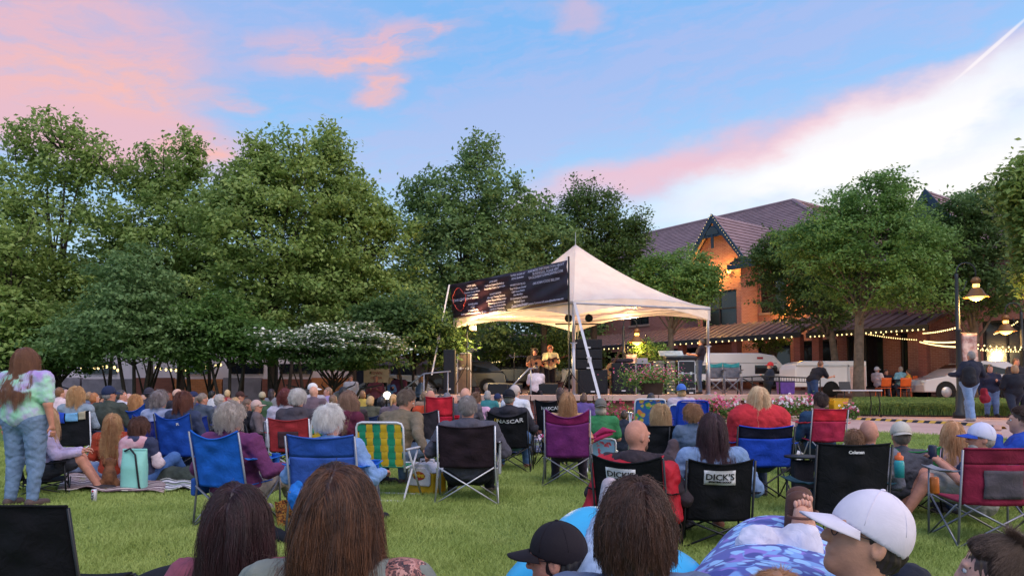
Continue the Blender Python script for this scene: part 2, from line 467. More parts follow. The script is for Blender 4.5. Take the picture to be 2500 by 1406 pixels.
# in its local space x = u, y = n
def wall_with_holes(mb, x0, x1, z0, z1, y0, y1, holes):
    xs = sorted({x0, x1, *[h[0] for h in holes], *[h[1] for h in holes]}); zs = sorted({z0, z1, *[h[2] for h in holes], *[h[3] for h in holes]})
    for i in range(len(xs)-1):
        for j in range(len(zs)-1):
            cx, cz = (xs[i]+xs[i+1])/2, (zs[j]+zs[j+1])/2
            if any(h[0] < cx < h[1] and h[2] < cz < h[3] for h in holes): continue
            mb.box((cx, (y0+y1)/2, cz), (xs[i+1]-xs[i], y1-y0, zs[j+1]-zs[j]))
def window(parent, x0, x1, z0, z1, y, nx=2, nz=2, fr=FRAME, gl=GLASSD, sill=True):
    m = MB(); t = .08
    m.box(((x0+x1)/2, y+.08, z0+t/2), (x1-x0, .08, t)).box(((x0+x1)/2, y+.08, z1-t/2), (x1-x0, .08, t))
    m.box((x0+t/2, y+.08, (z0+z1)/2), (t, .08, z1-z0-2*t)).box((x1-t/2, y+.08, (z0+z1)/2), (t, .08, z1-z0-2*t))
    for i in range(1, nx): m.box((x0+(x1-x0)*i/nx, y+.075, (z0+z1)/2), (.06, .06, z1-z0-2*t))
    for i in range(1, nz): m.box(((x0+x1)/2, y+.07, z0+(z1-z0)*i/nz), (x1-x0-2*t, .05, .06))
    o = m.build('window', fr, parent)
    MB().box(((x0+x1)/2, y+.12, (z0+z1)/2), (x1-x0-.02, .02, z1-z0-.02)).build('pane', gl, o)
    if sill: MB().box(((x0+x1)/2, y-.03, z0-.06), (x1-x0+.2, .14, .12)).build('sill', TRIM, o)
g0 = 1.0; EAVE = 8.8
holes = []
for x in (-13.5, -9.5, -5.5): holes.append((x, x+1.7, 5.6, 7.8))
for x in (4.6, 7.2): holes.append((x, x+1.6, 5.6, 7.8))
ground_h = []
for x in (-14, -11, -8, -5, -1.8, 4.2, 6.9): ground_h.append((x, x+2.2, 1.6, 3.9))
mb = MB(); wall_with_holes(mb, -16, 9.7, g0, EAVE, 0, .35, holes+ground_h)
mb.box((9.55, 8.2, (g0+EAVE)/2), (.3, 15.7, EAVE-g0)).box((-3.15, 16.2, (g0+EAVE)/2), (25.7, .3, EAVE-g0)).box((-15.85, 8.2, (g0+EAVE)/2), (.3, 15.7, EAVE-g0))
mb.build('wall', BRICK, bld)
for h in holes: window(bld, *h, 0.03)
for h in ground_h: window(bld, *h, 0.03, 2, 1, sill=False)
# hipped main roof with courses of tile as real steps
def roof_slab(mb, a, b, c, d, courses, th=.06):
    """a-b eave, d-c ridge; stepped courses"""
    a, b, c, d = map(Vector, (a, b, c, d)); n = (b-a).cross(d-a).normalized()
    if n.z < 0: n = -n
    for i in range(courses):
        t0, t1 = i/courses, (i+1)/courses
        p = [a.lerp(d, t0), b.lerp(c, t0), b.lerp(c, t1), a.lerp(d, t1)]
        lo = [p[0]+n*th, p[1]+n*th, p[2]+n*.004, p[3]+n*.004]
        mb.add(p+lo, [(0, 3, 2, 1), (4, 5, 6, 7), (0, 1, 5, 4), (1, 2, 6, 5), (2, 3, 7, 6), (3, 0, 4, 7)])
RZ = 13.8
mb = MB()
roof_slab(mb, (-17, -.7, EAVE), (10.4, -.7, EAVE), (1.73, 8, RZ), (-17, 8, RZ), 26)
roof_slab(mb, (10.4, -.7, EAVE), (10.4, 24, EAVE), (1.73, 24, RZ), (1.73, 8, RZ), 26)
roof_slab(mb, (10.4, 16.9, EAVE-.01), (-17, 16.9, EAVE-.01), (-17, 8, RZ-.01), (1.73, 8, RZ-.01), 26)
mb.build('roof', TILE, bld)
MB().tube([(-17, 8, RZ+.05), (1.73, 8, RZ+.05)], .13, 6).tube([(1.73, 8, RZ+.05), (1.73, 24, RZ+.05)], .13, 6).tube([(1.73, 8, RZ+.05), (10.4, -.7, EAVE+.08)], .13, 6).build('ridge_cap', TILE, bld)
MB().box((-3.3, -.72, EAVE-.14), (27.4, .1, .26)).box((10.4, 8, EAVE-.14), (.1, 17.3, .26)).build('gutter', NAVY, bld)
# projecting bay with its steep gable
def bay(parent, xc, hw, yf, z1, za, holes_, name='gable_bay', over=.55):
    mb = MB(); wall_with_holes(mb, xc-hw, xc+hw, g0, z1, yf, yf+.3, holes_)
    mb.add([(xc-hw, yf, z1), (xc+hw, yf, z1), (xc, yf, za-.25), (xc-hw, yf+.3, z1), (xc+hw, yf+.3, z1), (xc, yf+.3, za-.25)], [(0, 1, 2), (5, 4, 3), (1, 4, 5, 2), (3, 0, 2, 5)])
    mb.box((xc-hw+.15, yf/2+.15, (g0+z1)/2), (.3, abs(yf)-.3, z1-g0)).box((xc+hw-.15, yf/2+.15, (g0+z1)/2), (.3, abs(yf)-.3, z1-g0))
    b = mb.build(name, BRICK, parent)
    for h in holes_: window(b, *h, yf+.03)
    mb = MB(); e = hw+over; ez = z1-over*(za-z1)/hw*.75
    roof_slab(mb, (xc+e, yf-.5, ez), (xc+e, 5, ez), (xc, 5, za), (xc, yf-.5, za), 12, .05)
    roof_slab(mb, (xc-e, 5, ez), (xc-e, yf-.5, ez), (xc, yf-.5, za), (xc, 5, za), 12, .05)
    mb.build('gable_roof', TILE, b)
    mb = MB()
    for sg in (-1, 1):
        mb.add([(xc, yf-.56, za+.06), (xc+sg*e, yf-.56, ez+.06), (xc+sg*e, yf-.56, ez-.32), (xc, yf-.56, za-.42),
                (xc, yf-.46, za+.06), (xc+sg*e, yf-.46, ez+.06), (xc+sg*e, yf-.46, ez-.32), (xc, yf-.46, za-.42)],
               [(0, 1, 2, 3), (7, 6, 5, 4), (0, 4, 5, 1), (3, 2, 6, 7), (1, 5, 6, 2)])
    # arched screen in the peak
    w = hw*.72; zb = za-1.25
    mb.add([(xc-w*.8, yf-.5, zb), (xc+w*.8, yf-.5, zb), (xc+w*.35, yf-.5, za-.6), (xc-w*.35, yf-.5, za-.6), (xc-w*.8, yf-.44, zb), (xc+w*.8, yf-.44, zb), (xc+w*.35, yf-.44, za-.6), (xc-w*.35, yf-.44, za-.6)], [(0, 1, 2, 3), (7, 6, 5, 4), (0, 4, 5, 1)])
    mb.box((xc, yf-.5, zb-.25), (.12, .12, .8))
    mb.build('bargeboard', NAVY, b)
    MB().prism([(0, 0)]+[(.42*cos(a), .42*sin(a)) for a in [pi*i/10 for i in range(11)]], 0, .02).build('peak_window', GLASSD, b).matrix_local = Matrix.Translation((xc, yf-.52, zb+.12)) @ Matrix.Rotation(pi/2, 4, 'X')
    return b, ez
b1, bez = bay(bld, 2.9, 1.5, -1.5, 9.1, 11.2, [(1.7, 4.1, 4.9, 6.9)])
# little pent roofs at the bay's shoulders
for xs in (4.9,):
    mb = MB(); roof_slab(mb, (xs-.9, -2.2, 8.15), (xs+.8, -2.2, 8.15), (xs+.6, -1.2, 8.75), (xs-.7, -1.2, 8.75), 4, .05); mb.box((xs-.05, -2.1, 8.02), (1.7, .2, .24)); mb.build('pent_roof', NAVY, bld)
# porch: standing seam awning along the front, fascia, posts
def awning(parent, x0, x1, yw, ye, zw, ze, name='awning_roof', seam=.45, mt=METALROOF):
    mb = MB(); mb.add([(x0, ye, ze), (x1, ye, ze), (x1, yw, zw), (x0, yw, zw), (x0, ye, ze-.08), (x1, ye, ze-.08), (x1, yw, zw-.08), (x0, yw, zw-.08)], [(0, 1, 2, 3), (7, 6, 5, 4), (0, 4, 5, 1), (1, 5, 6, 2), (3, 2, 6, 7), (0, 3, 7, 4)])
    n = int((x1-x0)/seam); L = Vector((0, yw-ye, zw-ze)); a = atan2(L.z, L.y)
    for i in range(n+1):
        x = x0+(x1-x0)*i/n; mb.box((x, (ye+yw)/2, (ze+zw)/2+.035), (.035, L.length, .06), (a, 0, 0))
    o = mb.build(name, mt, parent)
    MB().box(((x0+x1)/2, ye-.04, ze-.14), (x1-x0+.1, .06, .24)).build('fascia', FRAME, o)
    k = int((x1-x0)/3.4)
    for i in range(k+1):
        x = x0+.3+(x1-x0-.6)*i/k; MB().box((x, ye+.3, (ze-.1+g0)/2), (.35, .35, ze-.1-g0)).build('porch_post', BRICK2, o, bevel=.01)
    return o
awning(bld, -16, 9.5, -1.55, -4.0, 4.95, 4.05)
# lower wing to the right
WH = 7.0
mb = MB(); wh = [(10.2+i*2.6, 12+i*2.6, 1.35, 3.9) for i in range(2)]+[(16.2, 18.0, 1.3, 4.2), (20.6, 22.4, 1.3, 4.2), (24.4, 26, 1.3, 4.2)]
wall_with_holes(mb, 9.72, 27, g0, WH, -1.2, -.85, wh); mb.box((15.6, -1.3, (g0+WH)/2), (.6, .18, WH-g0)).box((26.85, 5, (g0+WH)/2), (.3, 11.7, WH-g0))
wing = mb.build('wing_wall', BRICK, bld)
for h in wh: window(wing, *h, -1.15, 2, 1, sill=False)
MB().box((18.4, -1.22, WH+.1), (17.4, .5, .22)).build('cornice', TRIM, wing)
awning(bld, 9.8, 15.2, -1.25, -3.9, 4.85, 4.0, 'dining_awning')
mb = MB(); roof_slab(mb, (11, -1.6, WH+.1), (28, -1.6, WH+.1), (24, 5, WH+3.4), (13, 5, WH+3.4), 16); mb.build('wing_roof', TILE, wing)
b2, _ = bay(bld, 14.6, 1.15, -1.9, 8.3, 10.0, [], 'tall_gable')
# wall lamps that light the brick
def uplight(x, y, z, px_, name='wall_lamp'):
    MB().lathe((x, y, z), [(.02, -.12), (.09, -.1), (.12, .05), (.10, .06), (.02, .02)], 10).build(name, LAMPG, bld, True)
    p = parent_mat(bld) @ Vector((x, y-.25, z+.1)); point_light(name+'_light', p, px_, (1, .55, .10), .1)
uplight(2.2, -1.75, 7.35, 300); uplight(3.8, -1.75, 7.9, 120); uplight(6.4, -.35, 5.4, 150)

# --- far buildings behind the stage, left
def small_building(label, px0, px1, Y, top, mwall, rf=None, aw=None):
    p0, p1 = at(px0, 950, Y), at(px1, 950, Y); z0 = zg(p0.x, Y)-.2
    t = thing('shop_building', label, 'building', (0, 0, 0))
    zt = at(px0, top, Y).z; mb = MB(); x0, x1 = p0.x, p1.x
    n = max(1, int((x1-x0)/2.6)); hs = [(x0+(i+.25)*(x1-x0)/n, x0+(i+.75)*(x1-x0)/n, z0+.9, z0+2.6) for i in range(n)]
    wall_with_holes(mb, x0, x1, z0, zt, Y, Y+.3, hs); mb.box((x0+.15, Y+3.3, (z0+zt)/2), (.3, 6, zt-z0)).box((x1-.15, Y+3.3, (z0+zt)/2), (.3, 6, zt-z0))
    mb.build('wall', mwall, t)
    for h in hs: window(t, *h, Y+.03, 2, 1)
    if rf:
        mb = MB(); roof_slab(mb, (x0-.5, Y-.5, zt), (x1+.5, Y-.5, zt), (x1-1, Y+3.5, zt+rf), (x0+1, Y+3.5, zt+rf), 10); mb.build('roof', TILE, t)
    return t, x0, x1, z0, zt
t, x0, x1, z0, zt = small_building('low brick restaurant with lit metal awning seen under the tent', 1160, 1400, 44, 862, BRICK, 1.4)
awning(t, x0+.4, x1, 43.98, 41.6, at(1200, 858, 42).z, at(1200, 881, 42).z, 'awning_roof')
small_building('tall brick shop block with tiled roof beyond the awning', 1150, 1260, 62, 835, BRICK, 2.0)
small_building('pale low shop row far beyond the left end of the stage', 800, 1170, 50, 893, mat('pale_far', 'b59c9c', .85, .15, 1), .9)
# long low shopfront seen between the tree trunks
tl = thing('shopfront', 'long pale shopfront with orange and grey brick panels behind the left trees', 'building', (0, 0, 0))
Yw = 36.0
segs = [(120, 420, 'b7a3a8', 930, 'grey'), (420, 560, 'd0784a', 925, 'orange'), (560, 840, 'b06a50', 922, 'brick')]
zt0 = at(100, 880, Yw).z; mt_ = mat('pale_stucco', 'e4d2d6', .85, .1, 1)
xa, xb = at(-60, 900, Yw).x, at(860, 900, Yw).x
MB().box(((xa+xb)/2, Yw+.4, (zt0+2.0)/2), (xb-xa, .3, zt0-2.0+1.9)).build('upper_wall', mt_, tl)
for k, (a, b) in enumerate([(0, 200), (205, 330), (335, 425), (430, 545), (548, 640), (643, 760), (763, 850)]):
    A, B = at(a, 900, Yw).x, at(b, 900, Yw).x; zz = at(a, 922+3*(k % 2), Yw).z
    MB().box(((A+B)/2, Yw, (zz+.2)/2), (B-A, .3, zz-.2)).build('brick_panel', [mat('panel_grey', '8f8288', .85, .2, 1.5), mat_brick('panel_orange', 'dd8a58', 'c9743f', 'a0684c', 3), mat_brick('panel_brick', '9c5a48', '8a4d3e', '7e564c', 3)][(0, 0, 2, 1, 0, 2, 1)[k]], tl)
for px_ in (240, 470, 600, 720):
    c = at(px_, 905, Yw); MB().box((c.x, Yw+.2, c.z+.1), (1.6, .06, .5)).build('window', GLASSD, tl)
# ============================================================ trees
def leaf_mat(name, ca, cb, cc=None, scale=1.2):
    m, nt, b = nodes_mat(name, .55)
    g = nt.nodes.new('ShaderNodeNewGeometry')
    n = xnoise(g.outputs['Position'], scale, 4, .6); r = X(g.outputs['Random Per Island'])
    c = xmix(n.ss(.35, .65), S(ca), S(cb)); c = xmix(r.ss(.1, 1)*.55, c, S(cc or cb)); nt.links.new(c, b.inputs['Base Color'])
    b.inputs['Specular IOR Level'].default_value = .3
    tr = nt.nodes.new('ShaderNodeBsdfTranslucent'); nt.links.new(c, tr.inputs[0])
    mx = nt.nodes.new('ShaderNodeMixShader'); mx.inputs[0].default_value = .4
    nt.links.new(b.outputs[0], mx.inputs[1]); nt.links.new(tr.outputs[0], mx.inputs[2])
    nt.links.new(mx.outputs[0], nt.nodes['Material Output'].inputs[0])
    return m
BARK = mat('bark', '3a302c', .9, .3, 6, .8, 18)
BARKG = mat('grey_bark', '6b5f57', .9, .25, 5, .6, 14)
def leaf_mesh(C, N, size, el=1.5):
    """kite leaves at centres C with normals N"""
    n = len(C); N = N/np.linalg.norm(N, axis=1, keepdims=True)
    a = rng.normal(size=(n, 3)); t = np.cross(N, a); t /= np.linalg.norm(t, axis=1, keepdims=True)+1e-9
    b = np.cross(N, t); s_ = (size*(.6+.8*rng.random(n)))[:, None]
    v = np.empty((n, 4, 3)); fold = N*s_*.12
    v[:, 0] = C-t*s_*.5*el; v[:, 1] = C+b*s_*.42+fold-t*s_*.08; v[:, 2] = C+t*s_*.5*el; v[:, 3] = C-b*s_*.42+fold-t*s_*.08
    f = np.arange(n*4).reshape(n, 4)
    return v.reshape(-1, 3), f
def norm_(v): return v/(np.linalg.norm(v)+1e-9)
def tree(kind, label, bpx, Y, lobes, leafm, n=16000, leaf=.15, bark=BARK, trunk_r=.16, group=None, cl=.42, dens=1.4, lsz=.78, flat=.5, limbs=26, stems=1, depth=.9, shoots=0, fork=None, droop=0.0, clump_n=42, blossoms=None, cat='tree'):
    n = int(n*dens); leaf = leaf*lsz
    b = at(bpx, 955, Y); bz = zg(b.x, Y); base = Vector((b.x, Y, bz))
    t = thing(kind, label, cat, base, 0, group)
    cs = []; ws = []; L = []
    for (px, py, rx, ry) in lobes:
        c = at(px, py, Y); k = Y/FPX; L.append((np.array(c), np.array((rx*k, max(rx, ry*.6)*k*depth, ry*k)))); ws.append(rx*ry)
    ws = np.array(ws)/sum(ws); nc = max(12, n//clump_n)
    which = rng.choice(len(L), nc, p=ws)
    d = rng.normal(size=(nc, 3)); d /= np.linalg.norm(d, axis=1, keepdims=True)
    rad = .35+.65*rng.random(nc)**.55
    lump = 1+.16*np.sin(d[:, 0]*5+which)+.12*np.sin(d[:, 2]*9+which*2)
    CC = np.array([L[w][0] for w in which]); RR = np.array([L[w][1] for w in which])
    cen = CC+d*RR*(rad*lump)[:, None]
    per = clump_n
    cl_s = cl*(.6+.8*rng.random(nc))
    off = rng.normal(size=(nc, per, 3))*np.array([1, 1, flat])*cl_s[:, None, None]*.55
    # spray shape: tips droop outward
    out = d[:, None, :]*np.array([1, 1, .2]); rr = np.linalg.norm(off[..., :2], axis=2); off[..., 2] -= droop*rr**2
    C = (cen[:, None, :]+off).reshape(-1, 3)
    N = (np.array([0, 0, .9])+out*.35+rng.normal(size=(nc, per, 3))*.55).reshape(-1, 3)
    SH = []
    if shoots:
        tl_ = sorted(range(len(L)), key=lambda i: -(L[i][0][2]+L[i][1][2]))[:4]; ec, en = [], []
        for q in range(shoots):
            c0, r0 = L[tl_[int(rng.integers(0, len(tl_)))]]; a_ = rng.uniform(-pi, pi); e_ = rng.uniform(.25, 1.4)
            dv = np.array([cos(a_)*cos(e_), sin(a_)*cos(e_), sin(e_)]); p0 = c0+dv*r0*.85; ln = rng.uniform(.4, 1.05); up_ = norm_(dv*.6+np.array([0, 0, 1.0]))
            SH.append((c0+dv*r0*.3, p0, p0+up_*ln))
            for w_ in np.linspace(.1, 1, 6):
                m_ = int(16*(1.15-w_)+4); ec.append(p0+up_*ln*w_+rng.normal(size=(m_, 3))*(.26*(1.1-w_)+.07)); en.append(rng.normal(size=(m_, 3))*.7+np.array([0, 0, .6]))
        C = np.concatenate([C]+ec); N = np.concatenate([N]+en)
    C -= np.array(base)
    keep = C[:, 2] > .5 if cat == 'tree' else C[:, 2] > .05
    C, N = C[keep], N[keep]
    v, f = leaf_mesh(C, N, leaf)
    mobj('crown', v, f, leafm, t)
    if blossoms:
        sel = rng.random(len(C)) < blossoms[0]; top = C[sel][:, 2] > np.median(C[:, 2])-.15
        vv, ff = leaf_mesh(C[sel][top]+np.array([0, 0, .05]), N[sel][top]*np.array([.4, .4, 1]), blossoms[1], 1.0); mobj('blossoms', vv, ff, blossoms[2], t)
    # trunk and limbs
    mb = MB(); cc = cen-np.array(base); low = min(l[0][2]-l[1][2] for l in L)-bz; hi = max(l[0][2]+l[1][2] for l in L)-bz
    fz = fork if fork else max(1.6, low+.15*(hi-low)); cx = float(np.mean(cc[:, 0])); cy = float(np.mean(cc[:, 1]))
    for s_ in range(stems):
        ox = (s_-(stems-1)/2)*.16; ex = ox*5+random.uniform(-.2, .2)
        top = hi*.86 if stems == 1 else fz*1.2
        P = [(ox, 0, -.1), (ox+ex*.12, 0, fz*.3), (ox+ex*.5+cx*.1, cy*.1, fz), (ox+ex+cx*.6, cy*.6, fz+(top-fz)*.5), (ox+ex+cx, cy, top)]
        r = trunk_r/(1 if stems == 1 else 1.6); mb.tube(P, [r*1.25, r, r*.8, r*.4, r*.08], 9)
    order = rng.choice(nc, min(limbs, nc), replace=False)
    for i in order:
        c = cc[i]; z0 = fz*.85+(c[2]-fz)*random.uniform(.05, .45)
        if c[2] < fz: z0 = fz*random.uniform(.7, .95)
        s0 = np.array([cx*.3*random.random(), cy*.3, max(.3, z0)]); mid = s0*.45+c*.55+np.array([0, 0, .15*np.linalg.norm(c-s0)])
        r = trunk_r*random.uniform(.28, .42); mb.tube([s0, (s0*.7+mid*.3)+rng.normal(size=3)*.05, mid, c], [r, r*.7, r*.45, r*.12], 6)
    for (s0, s1, s2) in SH: mb.tube([s0-np.array(base), s1-np.array(base), s2-np.array(base)], [.03, .018, .006], 5)
    mb.build('trunk', bark, t, True)
    return t
LF1 = leaf_mat('leaf_plane', '6e8a48', '97ac58', 'bcc87a'); LF2 = leaf_mat('leaf_dark', '5a7548', '7a9656', '98b070')
LF3 = leaf_mat('leaf_dogwood', '5a7648', '76935a', '98b072'); LF4 = leaf_mat('leaf_elm', '587a3a', '7c9f4e', 'a0bd70')
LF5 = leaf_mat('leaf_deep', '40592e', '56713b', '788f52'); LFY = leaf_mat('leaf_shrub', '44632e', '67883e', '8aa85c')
WHITE_PETAL = mat('white_petal', 'f0ead8', .6, .05, 4)
GT = 'row of tall plane trees behind the crowd'
tree('plane_tree', 'tall plane tree at the far left with the highest ragged top', 140, 28.5,
     [(40, 458, 106, 94), (165, 388, 84, 81), (120, 598, 235, 163), (30, 720, 183, 150), (200, 740, 162, 130), (235, 438, 56, 51), (70, 368, 33, 30)], LF1, 25000, .15, group=GT, shoots=22)
tree('plane_tree', 'tall plane tree with a twin pointed top, second from the left', 440, 30.0,
     [(400, 448, 84, 68), (462, 408, 44, 58), (420, 598, 190, 129), (400, 720, 183, 130), (330, 468, 44, 34), (530, 518, 67, 60)], LF1, 26000, .15, group=GT, shoots=22)
tree('plane_tree', 'tall plane tree with rounded crown in the middle of the left row', 665, 28.0,
     [(640, 458, 100, 77), (720, 418, 67, 64), (650, 580, 205, 170), (640, 740, 194, 110), (560, 488, 56, 51), (640, 383, 38, 30)], LF1, 25000, .15, group=GT, shoots=22)
tree('plane_tree', 'tall plane tree whose top leans toward the gap before the tent', 860, 29.5,
     [(800, 428, 78, 75), (860, 508, 100, 68), (850, 620, 162, 150), (880, 740, 183, 100), (795, 368, 33, 29), (925, 538, 44, 43)], LF1, 24000, .15, group=GT, shoots=22)
tree('plane_tree', 'tall open crowned plane tree standing behind the banner', 1130, 32.0,
     [(1150, 468, 106, 79), (1090, 548, 100, 77), (1220, 538, 84, 73), (1130, 620, 183, 130), (1090, 740, 162, 110), (1170, 403, 44, 32), (1015, 488, 29, 43), (1270, 488, 31, 34)], LF2, 26000, .145, group=GT, clump_n=30, shoots=24)
tree('plane_tree', 'dark plane tree filling the space behind the tent peak', 1330, 34.0,
     [(1340, 598, 106, 77), (1250, 660, 129, 90), (1380, 700, 108, 90), (1310, 558, 67, 43)], LF2, 16000, .15, group=GT, shoots=22)
tree('locust_tree', 'feathery dark locust tree right of the tent peak', 1450, 35.0,
     [(1440, 560, 95, 85), (1515, 620, 62, 85), (1420, 500, 50, 35), (1480, 700, 90, 70), (1550, 580, 28, 45)], LF5, 20000, .12, shoots=26)
tree('plane_tree', 'low leaning plane tree at the near end of the left row', 20, 25.0, [(-30, 640, 130, 120), (20, 790, 170, 90), (120, 840, 120, 60)], LF1, 12000, .15, group=GT, shoots=22)
tree('dogwood_tree', 'bluish green layered dogwood in front of the plane trees', 330, 24.0,
     [(330, 690, 95, 90), (330, 790, 165, 85), (200, 830, 110, 50), (440, 830, 80, 50)], LF3, 17000, .12, flat=.22, cl=.5, droop=.25, stems=3, trunk_r=.1)
tree('dogwood_tree', 'bushy green dogwood left of the white flowering one', 560, 24.5,
     [(520, 790, 110, 70), (620, 830, 90, 55), (470, 860, 60, 40)], LFY, 10000, .12, flat=.25, cl=.45, stems=3, trunk_r=.09, droop=.2)
tree('flowering_dogwood', 'spreading dogwood covered in white blossom', 815, 23.5,
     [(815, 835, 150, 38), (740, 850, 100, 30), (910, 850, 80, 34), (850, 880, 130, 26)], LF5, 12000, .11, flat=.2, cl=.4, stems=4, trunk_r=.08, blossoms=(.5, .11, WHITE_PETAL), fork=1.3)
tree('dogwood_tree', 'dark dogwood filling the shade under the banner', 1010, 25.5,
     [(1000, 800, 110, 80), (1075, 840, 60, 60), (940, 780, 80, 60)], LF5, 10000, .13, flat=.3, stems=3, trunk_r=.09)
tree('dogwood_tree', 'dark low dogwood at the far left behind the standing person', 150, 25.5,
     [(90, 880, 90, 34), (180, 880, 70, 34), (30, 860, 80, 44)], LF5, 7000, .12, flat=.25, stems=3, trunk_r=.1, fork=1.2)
# the slim understory trunks among them
for k, (px, Y, lean, h) in enumerate([(265, 27, .1, 3.2), (372, 28, -.1, 3.4), (430, 26.5, .2, 3), (515, 27.5, -.15, 3.2), (590, 30, .1, 3.3), (672, 26, .05, 3.4), (700, 27.5, .25, 3), (745, 28, -.3, 2.8), (468, 25, -.25, 3), (350, 25.5, .3, 2.9)]):
    b = at(px, 955, Y); t = thing('slim_tree', ['thin dark tree trunk rising behind the seated crowd', 'slightly forked thin dark trunk behind the seated crowd'][k % 2], 'tree', (b.x, Y, zg(b.x, Y)), 0, 'slim trunks in the shade under the left trees')
    mb = MB().tube([(0, 0, -.1), (lean*.3, 0, h*.4), (lean, 0, h)], [.085, .07, .05], 8)
    if k % 2: mb.tube([(lean*.3, 0, h*.35), (lean*.3+.35, 0, h*.7), (lean*.3+.7, 0, h)], [.05, .035, .02], 6)
    mb.tube([(lean*.2, 0, h*.3), (lean*.3-.3, .1, h*.6), (lean*.3-.6, .1, h*.9)], [.04, .03, .015], 6)
    mb.build('trunk', BARK, t, True)
# right hand side
GE = 'round crowned street trees before the brick building'
for k, (px, top, hw, Y) in enumerate([(-40, 560, 150, 44), (260, 600, 150, 46), (520, 620, 150, 45), (780, 590, 150, 47), (1010, 600, 150, 46), (1230, 640, 130, 50), (1420, 690, 100, 52)]):
    tree('background_tree', ['distant bushy tree filling the gaps of the left row', 'distant darker tree seen through the left row'][k % 2], px, Y, [(px, top+130, hw, 120), (px+60, top+210, hw*.8, 90), (px-70, top+190, hw*.8, 90)], (LF2, LF5)[k % 2], 6500, .24, group='distant trees behind the left row', trunk_r=.16, cl=.9, limbs=8)
tree('elm_tree', 'small round light green street tree beside the lit gable', 1640, 34.0,
     [(1655, 700, 112, 88), (1600, 670, 60, 50), (1710, 690, 65, 60)], LF4, 15000, .12, BARKG, .15, GE, cl=.34, fork=3.0)
tree('elm_tree', 'dark shaded street tree between the gable and the largest elm', 2045, 33.0,
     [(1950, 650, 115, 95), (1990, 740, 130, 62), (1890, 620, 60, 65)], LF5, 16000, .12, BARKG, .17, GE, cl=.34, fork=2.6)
tree('elm_tree', 'largest round green street tree rising beside the white trailer', 2096, 27.5,
     [(2110, 600, 185, 120), (2130, 500, 115, 75), (2010, 590, 90, 80), (2240, 620, 95, 105), (2150, 705, 170, 60), (2160, 445, 40, 26)], LF4, 34000, .11, BARKG, .19, GE, cl=.33, fork=3.3)
tree('elm_tree', 'shadowy street tree behind the tall lamp post', 2385, 29.0,
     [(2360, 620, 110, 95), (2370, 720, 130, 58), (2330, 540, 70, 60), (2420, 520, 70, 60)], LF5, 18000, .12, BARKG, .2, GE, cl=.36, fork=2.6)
tree('maple_tree', 'large leaved maple at the right edge beside the lamp', 2540, 21.0,
     [(2510, 470, 58, 100), (2550, 590, 70, 110), (2545, 690, 40, 50)], LF1, 9000, .16, group=None, trunk_r=.16)
tree('maple_tree', 'distant bushy tree behind the right lamps', 2450, 48.0, [(2420, 560, 160, 100), (2460, 740, 120, 90), (2300, 520, 60, 50), (2360, 490, 40, 30)], LF2, 13000, .2, trunk_r=.2, cl=.8)
tree('young_tree', 'young sparse tree in front of the restaurant awning', 1885, 39.0, [(1880, 835, 60, 26), (1900, 815, 40, 24)], LFY, 2200, .1, BARKG, .05, cl=.3, fork=1.2)
tree('young_tree', 'young sparse tree behind the road cases on stage', 1610, 31.5, [(1600, 870, 50, 30), (1570, 845, 30, 20)], LFY, 1800, .1, BARKG, .05, cl=.3, fork=1.2)
tree('young_tree', 'leafy tree seen under the left side of the tent', 1300, 36, [(1290, 840, 120, 40), (1200, 850, 60, 40), (1370, 850, 50, 50)], LF5, 9000, .13, cl=.4, fork=2.2)

# ============================================================ stage terrace
SZ = 1.12
front = [(-2.7, 22.0), (-2.2, 20.9), (-1.0, 20.45), (.5, 20.2), (2.2, 20.1), (4.0, 20.3), (5.8, 20.8), (7.4, 21.5), (8.6, 22.3), (9.2, 23.1)]
poly = front+[(9.4, 30), (-2.7, 30)]
st = thing('stage_terrace', 'raised curved brick terrace with pink stone edge used as the stage', 'stage')
MB().prism([(x, y+.08 if i < 10 else y) for i, (x, y) in enumerate(poly)], -.2, SZ-.16).build('retaining_wall', BRICK2, st)
MB().prism([(x, y+.38 if i < 10 else y-.02) for i, (x, y) in enumerate(poly)], SZ-.15, SZ+.004).build('paved_floor', mat_pavers(), st)
mb = MB()
for i in range(9):
    a, b = Vector((*front[i], 0)), Vector((*front[i+1], 0)); d = (b-a).normalized(); nrm = Vector((-d.y, d.x, 0))
    a2, b2 = a+d*.012, b-d*.012
    p = [a2-nrm*.05, b2-nrm*.05, b2+nrm*.36, a2+nrm*.36]
    mb.add([(q.x, q.y, z) for z in (SZ-.15, SZ+.012) for q in p], [(3, 2, 1, 0), (4, 5, 6, 7), (0, 1, 5, 4), (1, 2, 6, 5), (2, 3, 7, 6), (3, 0, 4, 7)])
mb.build('coping_stone', mat('coping', 'c9a497', .8, .12, 3, .2, 30), st, bevel=.015)
PZ = SZ+.015
